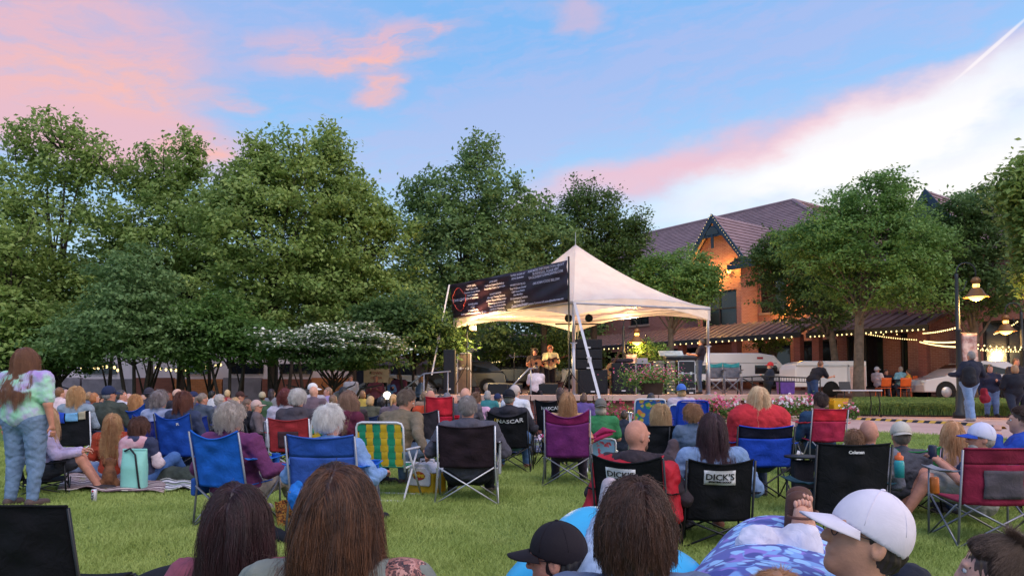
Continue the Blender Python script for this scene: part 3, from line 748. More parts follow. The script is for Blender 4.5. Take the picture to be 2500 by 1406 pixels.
# flower bed before the terrace and its planting
bed = [(x, y) for x, y in front[2:]]; out = [(x+.3*(x-3)/6, y-1.15) for x, y in reversed(bed)]
def bedv(): return [(x, y, zg(x, y)+.07) for x, y in bed]+[(x, y, zg(x, y)+.05) for x, y in out]
v = bedv(); n = len(bed); mobj('flower_bed', v, [(i, i+1, 2*n-2-i, 2*n-1-i) for i in range(n-1)], MULCH)['kind'] = 'structure'
mb = MB()
for i in range(n-1):
    a, b = out[i], out[i+1]; mb.tube([(a[0], a[1]-.08, zg(*a)+.03), (b[0], b[1]-.08, zg(*b)+.03)], .07, 6)
o = mb.build('bed_kerb', mat('kerb_stone', 'c4a69c', .85, .1, 4), None); o['kind'] = 'structure'
def flower_clump(label, loc, r, h, petals, npet, name='flower_plant', leafn=260, spread=.9):
    t = thing(name, label, 'plant', loc, 0, 'flowers planted before the terrace')
    C = rng.normal(size=(leafn, 3))*np.array([r*.45, r*.4, h*.22])+np.array([0, 0, h*.45]); C[:, 2] = np.clip(C[:, 2], .02, None)
    v, f = leaf_mesh(C, rng.normal(size=C.shape)*.6+np.array([0, 0, .7]), .075); mobj('leaves', v, f, LFY, t)
    pc = rng.normal(size=(npet, 3))*np.array([r*.45, r*.38, h*.16])+np.array([0, -.05, h*.72]); k = len(petals)
    P = np.repeat(pc, 5, 0); a = np.tile(np.arange(5)*2*pi/5, npet); P = P+np.stack([np.cos(a)*.022, -np.abs(np.sin(a))*.004-.01, np.sin(a)*.022], 1)
    v, f = leaf_mesh(P, np.tile([0, -.8, .6], (len(P), 1))+rng.normal(size=P.shape)*.25, .036, 1.1)
    o = mobj('petals', v, f, petals, t); o['kind'] = 'stuff'
    mi = np.repeat(rng.integers(0, k, npet), 5).astype(np.int32); o.data.polygons.foreach_set('material_index', mi)
PINK, WHT, RED, ROSE = mat('pink_petal', 'd8557f', .6, .1), mat('white_petal2', 'f2e6ea', .6, .05), mat('red_petal', 'c2304a', .6, .1), mat('rose_petal', 'e08aa0', .6, .1)
for k, (px, py, r, h, pet, npet, lb) in enumerate([
    (1755, 1030, .36, .5, [PINK, RED, ROSE], 90, 'mound of pink impatiens beside the white ones, left of the red shawl'),
    (1790, 1040, .3, .42, [WHT, PINK, ROSE], 70, 'white and pink impatiens just left of the red shawl'),
    (1930, 1038, .34, .45, [WHT, ROSE], 90, 'mostly white impatiens right of the red shawl'),
    (1975, 1030, .32, .45, [WHT, PINK], 80, 'white and pink impatiens left of the folding table'),
    (1905, 1025, .3, .4, [PINK, WHT], 60, 'low pink impatiens against the brick wall'),
    (2075, 1028, .22, .3, [WHT, PINK], 30, 'last small tuft of impatiens by the folding table'),
    (1535, 1012, .4, .55, [RED, PINK], 40, 'sparse pink flowers below the planter'),
    (1470, 1008, .45, .7, [PINK], 14, 'grassy plant with few pink flowers behind the flamingo chair'),
    (1700, 1030, .3, .5, [PINK, RED], 40, 'deep pink flowers beside the royal blue chair')]):
    Yf = {0: 19.2}.get(k, 19.6 if px > 1600 else 19.2); p = at(px, py, Yf); z = zg(p.x, Yf)+.05
    flower_clump(lb, (p.x, Yf, z), r, h*1.35, pet, npet)
def pot_flowers(px, Y, base_z):
    p = at(px, 955, Y); t = thing('flower_planter', 'round dark planter overflowing with red and pink flowers on the stage edge', 'planter', (p.x, Y, base_z))
    MB().lathe((0, 0, 0), [(.02, .01), (.22, .01), (.30, .1), (.34, .42), (.36, .44), (.33, .46), (.30, .42), (.02, .42)], 18).build('pot', mat('pot', '4a3a34', .7), t, True)
    C = rng.normal(size=(1500, 3))*np.array([.42, .35, .17])+np.array([0, 0, .52]); C[:, 2] = np.maximum(C[:, 2], .15+.3*(np.abs(C[:, 0]) < .3)); v, f = leaf_mesh(C, rng.normal(size=C.shape)*.6+np.array([0, -.2, .6]), .06); mobj('leaves', v, f, LFY, t)
    P = rng.normal(size=(420, 3))*np.array([.42, .3, .14])+np.array([0, -.12, .68]); v, f = leaf_mesh(P, rng.normal(size=P.shape)*.4+np.array([0, -.8, .5]), .042, 1.0)
    o = mobj('petals', v, f, [RED, PINK, ROSE], t); o['kind'] = 'stuff'; o.data.polygons.foreach_set('material_index', rng.integers(0, 3, len(f)).astype(np.int32))
pot_flowers(1590, 20.75, PZ-.1)

# ============================================================ tent
E = 2.6
N_, R_, L_ = at(1400, 737, 21.5), at(1733, 752, 23.1), at(1108, 775, 26.1)
B_ = R_+L_-N_; B_.z = (R_.z+L_.z)/2
Cn = (N_+R_+L_+B_)/4; PK = Vector((Cn.x, Cn.y, at(1405, 597, Cn.y).z)); PK.x = at(1405, 597, Cn.y).x
tent = thing('frame_tent', 'white high peak frame tent standing over the stage', 'tent', (Cn.x, Cn.y, PZ))
def mat_tent():
    m, nt, b = nodes_mat('tent_vinyl', .45)
    tc = nt.nodes.new('ShaderNodeTexCoord'); n = xnoise(tc.outputs['Object'], 1.3, 5, .6, .4)
    c = xmix(n.ss(.3, .7), S('e0d0cb'), S('ece0da')); nt.links.new(c, b.inputs['Base Color'])
    bp = nt.nodes.new('ShaderNodeBump'); bp.inputs['Strength'].default_value = .5; bp.inputs['Distance'].default_value = .06; nt.links.new(n.s, bp.inputs['Height']); nt.links.new(bp.outputs[0], b.inputs['Normal'])
    tr = nt.nodes.new('ShaderNodeBsdfTranslucent'); nt.links.new(c, tr.inputs[0]); mx = nt.nodes.new('ShaderNodeMixShader'); mx.inputs[0].default_value = .22
    nt.links.new(b.outputs[0], mx.inputs[1]); nt.links.new(tr.outputs[0], mx.inputs[2]); nt.links.new(mx.outputs[0], nt.nodes['Material Output'].inputs[0])
    return m
VINYL = mat_tent(); ALU = mat('aluminium', 'b9b4ba', .35, .08, 3, metal=.6)
corners = [N_, R_, B_, L_]
mb = MB(); mv = MB()
for i in range(4):
    a, b = corners[i], corners[(i+1) % 4]
    def canopy(u, v, a=a, b=b):
        # u along the eave, v to the peak; fabric hangs in a concave curve
        e = a.lerp(b, u); e.z += -.0+.16*sin(pi*u); p = e.lerp(PK, v)
        p.z = e.z+(PK.z-e.z)*(v**1.75*.55+v*.45)-0.0
        p.z += (.014*sin(u*60+v*9)+.02*sin((u-.5)*26*(1.2-v))*(1-v))*sin(pi*u)*(1-v)
        return p
    mb.sheet(canopy, 28, 22)
    out = ((a+b)/2-Cn); out.z = 0; out.normalize()
    def val(u, v, a=a, b=b, out=out):
        e = a.lerp(b, u); top = e.z+.16*sin(pi*u); drop = .37-.0*u
        drop = .20+.20*abs(2*u-1)**2
        return Vector((e.x, e.y, top-drop*v+.03*(1-v)))+out*(.02+.014*sin(u*55)*v)
    mv.sheet(val, 60, 3)
cano = mb.build('canopy', VINYL, tent, True, world=True); val_ = mv.build('valance', VINYL, tent, True, world=True)
# back seam arcs + cross cables
mb = MB()
mb.tube([PK-Vector((0, 0, 1.1)), PK+Vector((0, 0, .42))], [.03, .008], 8)
mb.build('centre_mast', ALU, tent, world=True)
mb = MB()
for i in range(4): mb.tube([corners[i]+Vector((0, 0, -.04)), corners[(i+1) % 4]+Vector((0, 0, -.04))], .035, 8)
for a, b in ((N_, B_), (L_, R_)): mb.tube([a, (a+b)/2+Vector((0, 0, -.1)), b], .012, 6)
mb.build('top_rail', ALU, tent, world=True)
for c in corners:
    c2 = c+(Cn-c)*.015
    MB().tube([(c2.x, c2.y, PZ-.14), (c2.x, c2.y, PZ+1.5)], .055, 12).tube([(c2.x, c2.y, PZ+1.5), (c2.x, c2.y, c.z)], .045, 12).box((c2.x, c2.y, PZ), (.24, .24, .02)).tube([(c2.x-.1, c2.y, PZ+1.5), (c2.x+.1, c2.y, PZ+1.5)], .02, 6).build('leg', ALU, tent, True, world=True)
STRAP = mat('strap', 'd9d0d6', .7, .05)
def strap(p0, p1, lb, w=.05):
    d = (p1-p0).normalized(); s_ = d.cross(Vector((0, 1, 0))).normalized()*w/2; n = d.cross(s_).normalized()*.004
    v = [p+q for p in (p0, p1) for q in (-s_-n, s_-n, s_+n, -s_+n)]
    mb = MB(); mb.add(v, [(3, 2, 1, 0), (4, 5, 6, 7), (0, 1, 5, 4), (1, 2, 6, 5), (2, 3, 7, 6), (3, 0, 4, 7)]); m = p0.lerp(p1, .62); mb.box(m, (.1, .05, .16), (0, 0, 0))
    tag(mb.build('tie_down_strap', STRAP), lb, 'strap', 'straps holding the tent down')
strap(N_+Vector((.02, -.1, -.02)), at(1464, 972, 19.9), 'wide pale strap slanting from the near tent corner over the loudspeakers', .075)
Lt = at(1097, 695, 25.6); strap(Lt, at(1054, 915, 24.6), 'pale strap running down left from the upper banner corner')
# ---- banner
Bb = [at(1097, 695, 25.9), at(1106, 776, 25.9), at(1388, 737, 21.15), at(1384, 635, 21.15)]
bt = thing('sponsor_banner', 'long dark banner with white lettering tied across the tent front', 'banner', Bb[1])
Mi = parent_mat(bt).inverted()
xa_ = (Bb[2]-Bb[1]); blen = xa_.length
def banner_pt(u, v, off=0.0):
    p = Bb[1].lerp(Bb[2], u).lerp(Bb[0].lerp(Bb[3], u), v)
    nrm = Vector((-xa_.y, xa_.x, 0)).normalized()*-1
    if nrm.y > 0: nrm = -nrm
    w = .035*sin(u*9+v*4)*sin(pi*u)+.02*sin((u*1.3-v)*17)
    p.z -= .07*sin(pi*u)*(v)*.6+.03*sin(pi*u)*(1-v)
    return p+nrm*(w+off)
BANM = mat('banner_vinyl', '34202f', .32, .25, 1.4, .25, 3)
mb = MB().sheet(lambda u, v: banner_pt(u, v), 60, 12, .006); mb.build('sheet', BANM, bt, True, world=True)
WTXT = mat('banner_white', 'c4b6c8', .5, 0); RTXT = mat('banner_red', 'b0443f', .5, 0)
bh = 1.22
def bann_text(s, u, v, size, m=WTXT, al='CENTER', slope=0):
    def wf(p): return Mi @ banner_pt(min(1, max(0, u+p.x/blen)), v+p.y/bh+slope*p.x/blen, .012+p.z)
    text_part(s, size, Matrix(), m, bt, 'lettering', .001, al, wrapfn=wf, sx=1.0, bold=.003)
def col_text(lines, u, v0, size, dv):
    for i, l in enumerate(lines):
        if l: bann_text(l, u, v0-i*dv, size)
col_text(['UPPER LEVEL', 'Peak Valley Coffee', 'Innersole Organic Kitchen', 'Crumbl Eagleview', 'Bliss of Eagleview', '', 'LOWER LEVEL', 'A Thai', 'Brickside Grille', 'Bluefourteen Restaurant & Beer Garden'], .215, .86, .088, .088)
col_text(['UPPER EAST', 'Wellington Square Bookshop', 'Green Hair Design Studio & Spa', '', 'WHARTON BLVD', 'Allegretto Therapy Services', 'Ashton Grove Wildly Agency', 'Edward Jones Investments', 'Twenty First Orthodontics', 'Lash Brow Waxology', 'Vanity Fur of Eagleview'], .43, .86, .088, .083)
col_text(['SUPER SHOPS AT', 'ECHC Eagleview', '', 'WHARTON BLVD', 'Fine Wellness Dental', 'CMP Home Design', 'First Meridian', 'PA Conveyancy Settlers', 'Modwell Space', 'Town Center Pharmacy'], .63, .92, .088, .088)
col_text(['FOR MORE INFORMATION ABOUT', 'BUSINESSES, PLEASE VISIT', 'EAGLEVIEWTOWNCENTER.COM', '', 'OR SCAN CODE BELOW:'], .845, .93, .105, .083)
bann_text('Interested in leasing space? Contact: CommercialLeasing@hankingroup.com', .76, .10, .082)
def bann_shape(pts, m, closed=True, r=.012):
    P = [banner_pt(*p, .02) for p in pts]
    if closed: P.append(P[0])
    MB().tube([Mi @ p for p in P], r, 5).build('emblem', m, bt)
em = []
for i in range(40):
    a = 2*pi*i/40; rr = 1.0 if abs(sin(a)) > .38 else 1.12
    em.append((.088+.058*cos(a)*(.85 if abs(sin(a)) > .38 else 1.15), .52+.34*sin(a)))
bann_shape(em, RTXT, True, .010)
bann_text('TOWN CENTER', .088, .50, .135)
mb = MB()
mb.tube([Bb[3]+Vector((.05, -.03, .1)), Vector((Bb[3].x+.05, Bb[3].y-.03, PZ))], .025, 8)
for a in (0, 2.1, 4.2): mb.tube([(Bb[3].x+.05, Bb[3].y-.03, PZ+.7), (Bb[3].x+.05+.5*cos(a), Bb[3].y-.03+.5*sin(a), PZ+.0)], .014, 6)
blk = mat('black_metal', '17161a', .45, .1)
tag(mb.build('light_stand', blk), 'black upright stand at the right end of the banner', 'stand', 'lighting stands')
def ltree(px, Y, h, label, heads):
    p = at(px, 955, Y); t = thing('light_stand', label, 'stand', (p.x, Y, PZ), 0, 'lighting stands')
    mb = MB().tube([(0, 0, .1), (0, 0, h)], .022, 8)
    for a in (.6, 2.7, 4.8): mb.tube([(0, 0, 1.0), (.62*cos(a), .62*sin(a), 0)], .014, 6)
    if heads: mb.tube([(-.7, 0, h), (.7, 0, h)], .022, 8)
    mb.build('frame', blk, t)
    for (dx, lit) in heads:
        Hd = MB(); Hd.T = Matrix.Translation((dx, -.05, h+.2)) @ Matrix.Rotation(radians(20 if not lit else -40), 4, 'X') @ Matrix.Rotation(pi/2, 4, 'X')
        Hd.lathe((0, 0, 0), [(.02, -.16), (.08, -.15), (.1, -.05), (.12, .1), (.125, .1), (.11, .08)], 14); ob = Hd.build('spotlight', blk, t, True)
        G = MB(); G.T = Hd.T; G.lathe((0, 0, 0), [(.0, .06), (.11, .07)], 14); G.build('lens', LAMPG if lit else GLASSD, ob)
    return t, p
ltree(1412, 22.6, 2.15, 'black lighting stand with cross bar and round spotlights under the tent', [(-.3, 0), (.32, 0)])
t_, p_ = ltree(1140, 24.6, 2.35, 'lighting stand with a glowing work light at the left of the stage', [])
w = MB(); w.box((0.18, 0, 2.2), (.24, .12, .2)); w.build('work_light', blk, t_, bevel=.02); MB().ell((.18, -.07, 2.2), (.11, .03, .09)).build('glass', LAMPG, t_, True)
point_light('work_light_glow', (p_.x+.35, 24.55, PZ+2.2), 620, (1, .70, .30), .1)
point_light('canopy_fill', at(1530, 800, 26.0), 620, (1, .68, .28), .15)  # added fill light without a fixture, warms the canopy underside
# ============================================================ street lamps
def street_lamp(px, Y, ytop, label, banner=False, power=120, ylum=None, side=1, sc_=1.0, rz=0):
    top = at(px, ytop, Y); z0 = zg(top.x, Y); h = top.z-z0
    t = thing('street_lamp', label, 'lamp post', (top.x, Y, z0), rz, 'bell shaded street lamps')
    pm = mat('lamp_green', '2d2f33', .5, .1)
    MB().lathe((0, 0, 0), [(.001, 0), (.2, 0), (.2, .12), (.13, .2), (.11, .7), (.085, .8), (.07, h*.55), (.085, h*.55+.02), (.085, h*.55+.08), (.062, h*.55+.1), (.05, h-.5), (.05, h-.35), (.001, h-.33)], 14).build('post', pm, t, True)
    k = side
    arc = [(0, 0, h-.35)]+[(k*.28*(1-cos(a)), 0, h-.28+.26*sin(a)) for a in [pi*i/8 for i in range(9)]]+[(k*.56, 0, h-.45)]
    MB().tube(arc, .022, 7).tube([(0, 0, h-.9), (k*.2, 0, h-.8), (k*.3, 0, h-.55)], .014, 6).build('arm', pm, t, True)
    lz = h-.55
    sh = MB().lathe((k*.56, 0, lz), [(.001, .12), (.08, .1), (.13, .02), (.13, -.03), (.1, -.05), (.1, -.1)], 16).lathe((k*.56, 0, lz-.28), [(.09, .08), (.16, .02), (.24, -.12), (.34, -.19), (.355, -.21), (.34, -.20), (.22, -.14), (.1, .04)], 24)
    for a in (0, 1.57, 3.14, 4.71): sh.tube([(k*.56+.1*cos(a), .1*sin(a), lz-.05), (k*.56+.1*cos(a), .1*sin(a), lz-.22)], .01, 5)
    s_ = sh.build('shade', mat('lamp_shade', '8a5f3a', .4, .1, metal=.3), t, True)
    MB().ell((k*.56, 0, lz-.44), (.21, .21, .15), 14, 8).build('bulb', LAMPG, s_, True); MB().ell((k*.56, 0, lz-.14), (.10, .10, .09), 10, 6).build('upper_bulb', LAMPG, s_, True)
    if banner:
        b = mat('lamp_banner', 'a9726a', .7, .5, 6, 0, None, c2='e2c3b8')
        MB().sheet(lambda u, v: (.1+.45*u, .02*sin(v*6), h*.54-1.05*v), 6, 10, .01).build('street_banner', b, t, True)
        MB().tube([(0, 0, h*.54+.01), (.58, 0, h*.54+.01)], .012, 6).tube([(0, 0, h*.54-1.06), (.58, 0, h*.54-1.06)], .012, 6).build('banner_rod', pm, t)
    p = parent_mat(t) @ Vector((k*.56, 0, lz-.62)); point_light('lamp_glow', p, power, (1, .58, .18), .15)
street_lamp(2334, 21.5, 640, 'tallest bell shaded street lamp behind the person with the backpack', True, 260)
street_lamp(2492, 26, 738, 'glowing street lamp right of the tall one, wound with string lights', True, 120, side=-1)
street_lamp(2076, 40, 788, 'glowing street lamp between the two street tree trunks', True, 160, side=-1)
street_lamp(1522, 31, 776, 'glowing street lamp seen just under the right half of the tent', True, 200)

# ============================================================ string lights
def string_lights(label, pts, n, sag=.25, r=.032, px=True):
    P = [Vector(p) for p in pts]; t = thing('string_lights', label, 'string lights', P[0], 0, 'strings of warm bulbs'); o0 = P[0]
    L = [0]
    for i in range(len(P)-1): L.append(L[-1]+(P[i+1]-P[i]).length)
    def pt(s_):
        for i in range(len(P)-1):
            if s_ <= L[i+1] or i == len(P)-2:
                u = (s_-L[i])/(L[i+1]-L[i]); return P[i].lerp(P[i+1], u)+Vector((0, 0, -sag*4*u*(1-u)))
    W = [pt(L[-1]*i/60)-o0 for i in range(61)]
    MB().tube(W, .008, 4).build('wire', blk, t)
    first = None
    for i in range(n):
        q = pt(L[-1]*(i+.5)/n)-o0-Vector((0, 0, r*1.3))
        if first is None: first = MB().ell((0, 0, 0), (r, r, r*1.3), 8, 6).build('bulb', BULB, t, True); first.location = q
        else: c = first.copy(); link(c, t); c.location = q
def bl(x, y, z): return parent_mat(bld) @ Vector((x, y, z))
string_lights('row of bulbs along the edge of the main awning', [bl(-15.5, -4.12, 3.86), bl(9.3, -4.12, 3.86)], 62, 0, .032)
string_lights('row of bulbs along the dining awning behind the large elm', [bl(9.9, -4.02, 3.82), bl(15.2, -4.02, 3.82)], 24, 0, .03)
string_lights('bulb string stretched from the dining awning to the tall lamp post', [at(2108, 812, 34), at(2240, 812, 33), at(2334, 798, 22)], 26, .05, .023)
string_lights('bulb string sagging from the large elm toward the brick corner', [at(2108, 812, 34), at(2240, 828, 32.5)], 24, .05, .023)
string_lights('bright dense bulb strings along the hedge side of the lamp post', [at(2243, 828, 32), at(2340, 832, 24), at(2500, 845, 24)], 54, .06, .023)
string_lights('second dense bulb string just below the bright one', [at(2243, 832, 31), at(2340, 845, 26), at(2520, 850, 25)], 54, .05, .023)
string_lights('bulb string rising up to the right lamp post', [at(2402, 820, 33), at(2486, 782, 27)], 22, .1, .023)
string_lights('bulb string drooping low right of the tall lamp post', [at(2360, 850, 30), at(2520, 856, 30)], 26, .04, .023)
string_lights('bulbs outlining the steep gable of the bay', [bl(.95, -2.12, 8.55), bl(2.9, -2.12, 11.25), bl(4.85, -2.12, 8.55)], 34, 0, .014)
pA = at(1162, 884, 41.4); pB = at(1330, 873, 41.4)
string_lights('bulbs along the awning seen under the tent left of the singers', [pA, pB, at(1400, 870, 41.4)], 44, 0, .045)
string_lights('warm bulbs glimmering through the leaves at the far left', [at(195, 895, 30), at(275, 888, 30), at(300, 905, 30)], 11, .05, .05)
string_lights('warm bulbs glimmering through leaves above the curly grey head', [at(375, 893, 30), at(440, 900, 30), at(545, 885, 30)], 14, .04, .045)
# ============================================================ smooth solids (signed distance -> surface)
class SDF:
    """collects rounded cones / ellipsoids, blends them and returns one continuous surface"""
    def __init__(s): s.p = []
    def cone(s, a, b, r0, r1, k=.02, sx=1.0, sub=False):
        s.p.append(('c', np.array(a, float), np.array(b, float), r0, r1, k, sx, sub)); return s
    def ell(s, c, r, k=.02, R=None, sub=False):
        s.p.append(('e', np.array(c, float), np.array(r, float), np.array(R) if R is not None else None, 0, k, 1.0, sub)); return s
    def bounds(s, pad):
        lo, hi = [], []
        for q in s.p:
            if q[7]: continue
            if q[0] == 'c': m = max(q[3], q[4])*max(1, q[6]); lo.append(np.minimum(q[1], q[2])-m); hi.append(np.maximum(q[1], q[2])+m)
            else: m = q[2].max() if q[3] is not None else q[2]; lo.append(q[1]-m); hi.append(q[1]+m)
        return np.min(lo, 0)-pad, np.max(hi, 0)+pad
    @staticmethod
    def prim(q, P):
        if q[0] == 'c':
            a, b, r0, r1, sx = q[1], q[2], q[3], q[4], q[6]
            d = b-a; sc_ = np.array([sx, 1, 1.0]); d = d/sc_; X_ = (P-a)/sc_
            h = np.clip(X_ @ d/(d @ d+1e-12), 0, 1); v = X_-h[..., None]*d
            return np.sqrt((v*v).sum(-1))-(r0+(r1-r0)*h)
        X_ = P-q[1]
        if q[3] is not None: X_ = X_ @ q[3]
        r = q[2]; l = np.sqrt(((X_/r)**2).sum(-1)); g = np.sqrt(((X_/r**2)**2).sum(-1))+1e-9
        return l*(l-1)/g
    def eval(s, P):
        D = np.full(P.shape[:-1], 1.0)
        for q in s.p:
            k = q[5]; e = s.prim(q, P)
            if q[7]: e = -e; h = np.clip(.5-.5*(D-e)/k, 0, 1); D = D+(e-D)*h+k*h*(1-h)
            else: h = np.clip(.5+.5*(e-D)/k, 0, 1); D = e+(D-e)*h-k*h*(1-h)
        return D
    def mesh(s, vox, off=0.0, disp=None, cut=None):
        lo, hi = s.bounds(off+vox*2.5); n = np.ceil((hi-lo)/vox).astype(int)+1
        ax = [lo[i]+vox*np.arange(n[i]) for i in range(3)]
        D = np.full(n, .25, np.float32)
        for q in s.p:
            k = q[5]; pad = k+off+vox*2.5+(.05 if disp else 0)
            if q[0] == 'c': m = max(q[3], q[4])*max(1, q[6]); a = np.minimum(q[1], q[2])-m; b = np.maximum(q[1], q[2])+m
            else: m = q[2].max() if q[3] is not None else q[2]; a = q[1]-m; b = q[1]+m
            i0 = np.clip(((a-pad-lo)/vox).astype(int), 0, n-1); i1 = np.clip(((b+pad-lo)/vox).astype(int)+2, 0, n)
            if (i1 <= i0).any(): continue
            G = np.stack(np.meshgrid(*[ax[i][i0[i]:i1[i]] for i in range(3)], indexing='ij'), -1)
            e = s.prim(q, G); sl = tuple(slice(i0[i], i1[i]) for i in range(3)); d0 = D[sl]
            if q[7]: e = -e; h = np.clip(.5-.5*(d0-e)/k, 0, 1); D[sl] = d0+(e-d0)*h+k*h*(1-h)
            else: h = np.clip(.5+.5*(e-d0)/k, 0, 1); D[sl] = e+(d0-e)*h-k*h*(1-h)
        if off: D -= off
        if disp or cut:
            G = np.stack(np.meshgrid(*ax, indexing='ij'), -1)
            if disp: D += disp(G)
            if cut: D = np.maximum(D, cut(G))
        D[0] = D[-1] = .2; D[:, 0] = D[:, -1] = .2; D[:, :, 0] = D[:, :, -1] = .2
        return surface_nets(D, lo, vox)
def surface_nets(D, lo, vox):
    I = D < 0
    c = [(i, j, k) for i in (0, 1) for j in (0, 1) for k in (0, 1)]
    nx, ny, nz = D.shape
    V = lambda A, o: A[o[0]:nx-1+o[0], o[1]:ny-1+o[1], o[2]:nz-1+o[2]]
    cnt = sum(V(I, o).astype(np.int8) for o in c); act = (cnt > 0) & (cnt < 8)
    idx = np.argwhere(act)
    if len(idx) == 0: return np.zeros((0, 3)), np.zeros((0, 4), int)
    num = np.full(act.shape, -1, np.int64); num[act] = np.arange(len(idx))
    d = {o: D[idx[:, 0]+o[0], idx[:, 1]+o[1], idx[:, 2]+o[2]] for o in c}
    acc = np.zeros((len(idx), 3)); w = np.zeros(len(idx))
    for a in c:
        for ax in range(3):
            if a[ax] == 0:
                b = list(a); b[ax] = 1; b = tuple(b); da, db = d[a], d[b]; m = (da < 0) != (db < 0)
                t = np.where(m, da/(da-db+1e-12), 0); p = np.tile(np.array(a, float), (len(idx), 1)); p[:, ax] += t
                acc += p*m[:, None]; w += m
    v = lo+(idx+acc/np.maximum(w, 1)[:, None])*vox
    F = []
    for ax in range(3):
        o1, o2 = [q for q in range(3) if q != ax]
        A = I[tuple(slice(0, -1) if q == ax else slice(1, -1) for q in range(3))]
        B = I[tuple(slice(1, None) if q == ax else slice(1, -1) for q in range(3))]
        e = np.argwhere(A != B)
        if len(e) == 0: continue
        ins = A[e[:, 0], e[:, 1], e[:, 2]]
        base = e.copy(); base[:, o1] += 1; base[:, o2] += 1
        q = []
        for s1, s2 in ((-1, -1), (0, -1), (0, 0), (-1, 0)):
            t = base.copy(); t[:, o1] += s1; t[:, o2] += s2; q.append(num[t[:, 0], t[:, 1], t[:, 2]])
        q = np.stack(q, 1); flip = ins if ax != 1 else ~ins
        q[~flip] = q[~flip][:, ::-1]
        F.append(q)
    return v, np.concatenate(F)
def sn(P, f, s0=0.0):   # cheap smooth pseudo-noise for cloth folds
    x, y, z = P[..., 0]*f+s0, P[..., 1]*f+s0*1.7, P[..., 2]*f-s0
    return (np.sin(x*1.3+2.1*np.sin(z*.9+s0))+np.sin(y*1.7+1.3*np.sin(x*1.1))+np.sin(z*1.1+1.7*np.sin(y*.8+x*.6)))/3

SKIN = {'a': mat('skin_light', 'd99f8a', .62, .10, 14, .25, 90, spec=.35), 'b': mat('skin_pink', 'c98a76', .62, .12, 14, .25, 90, spec=.35), 'c': mat('skin_tan', 'c08a72', .6, .08, 12, .12, 90, spec=.35)}
EYEW = mat('eye_white', 'e8e2dc', .3, 0); EYED = mat('eye_dark', '20160f', .2, 0)
def hair_mat(c, hi=None):
    nm = 'hair_'+c+(hi or '')
    if nm in _M: return _M[nm]
    m, nt, b = nodes_mat(nm, .42)
    h = nt.nodes.new('ShaderNodeHairInfo'); tc = nt.nodes.new('ShaderNodeTexCoord')
    n = xnoise(tc.outputs['Object'], 14, 4, .6); r = X(h.outputs['Random'])
    ca = S(c); cb = S(hi) if hi else tuple(min(1, q*1.5+.008) for q in ca)
    at_ = nt.nodes.new('ShaderNodeAttribute'); at_.attribute_name = 'lock'; lk = X(at_.outputs['Fac'])
    k = (n.ss(.4, .7)*.3+r.ss(.5, 1.0)*.25+lk.ss(.35, .95)*.6).clamp()
    if hi: k = (k+X(h.outputs['Intercept']).ss(.3, 1)*.35*r).clamp()
    cc = xmix(k, ca, cb); nt.links.new(cc, b.inputs['Base Color']); b.inputs['Specular IOR Level'].default_value = .45
    _M[nm] = m; return m
def norm(v): v = np.array(v, float); return v/(np.linalg.norm(v)+1e-9)
def rotm(yaw, pitch=0, roll=0):
    return np.array(Euler((radians(pitch), radians(roll), radians(yaw)), 'XYZ').to_matrix())
_pc = [0]
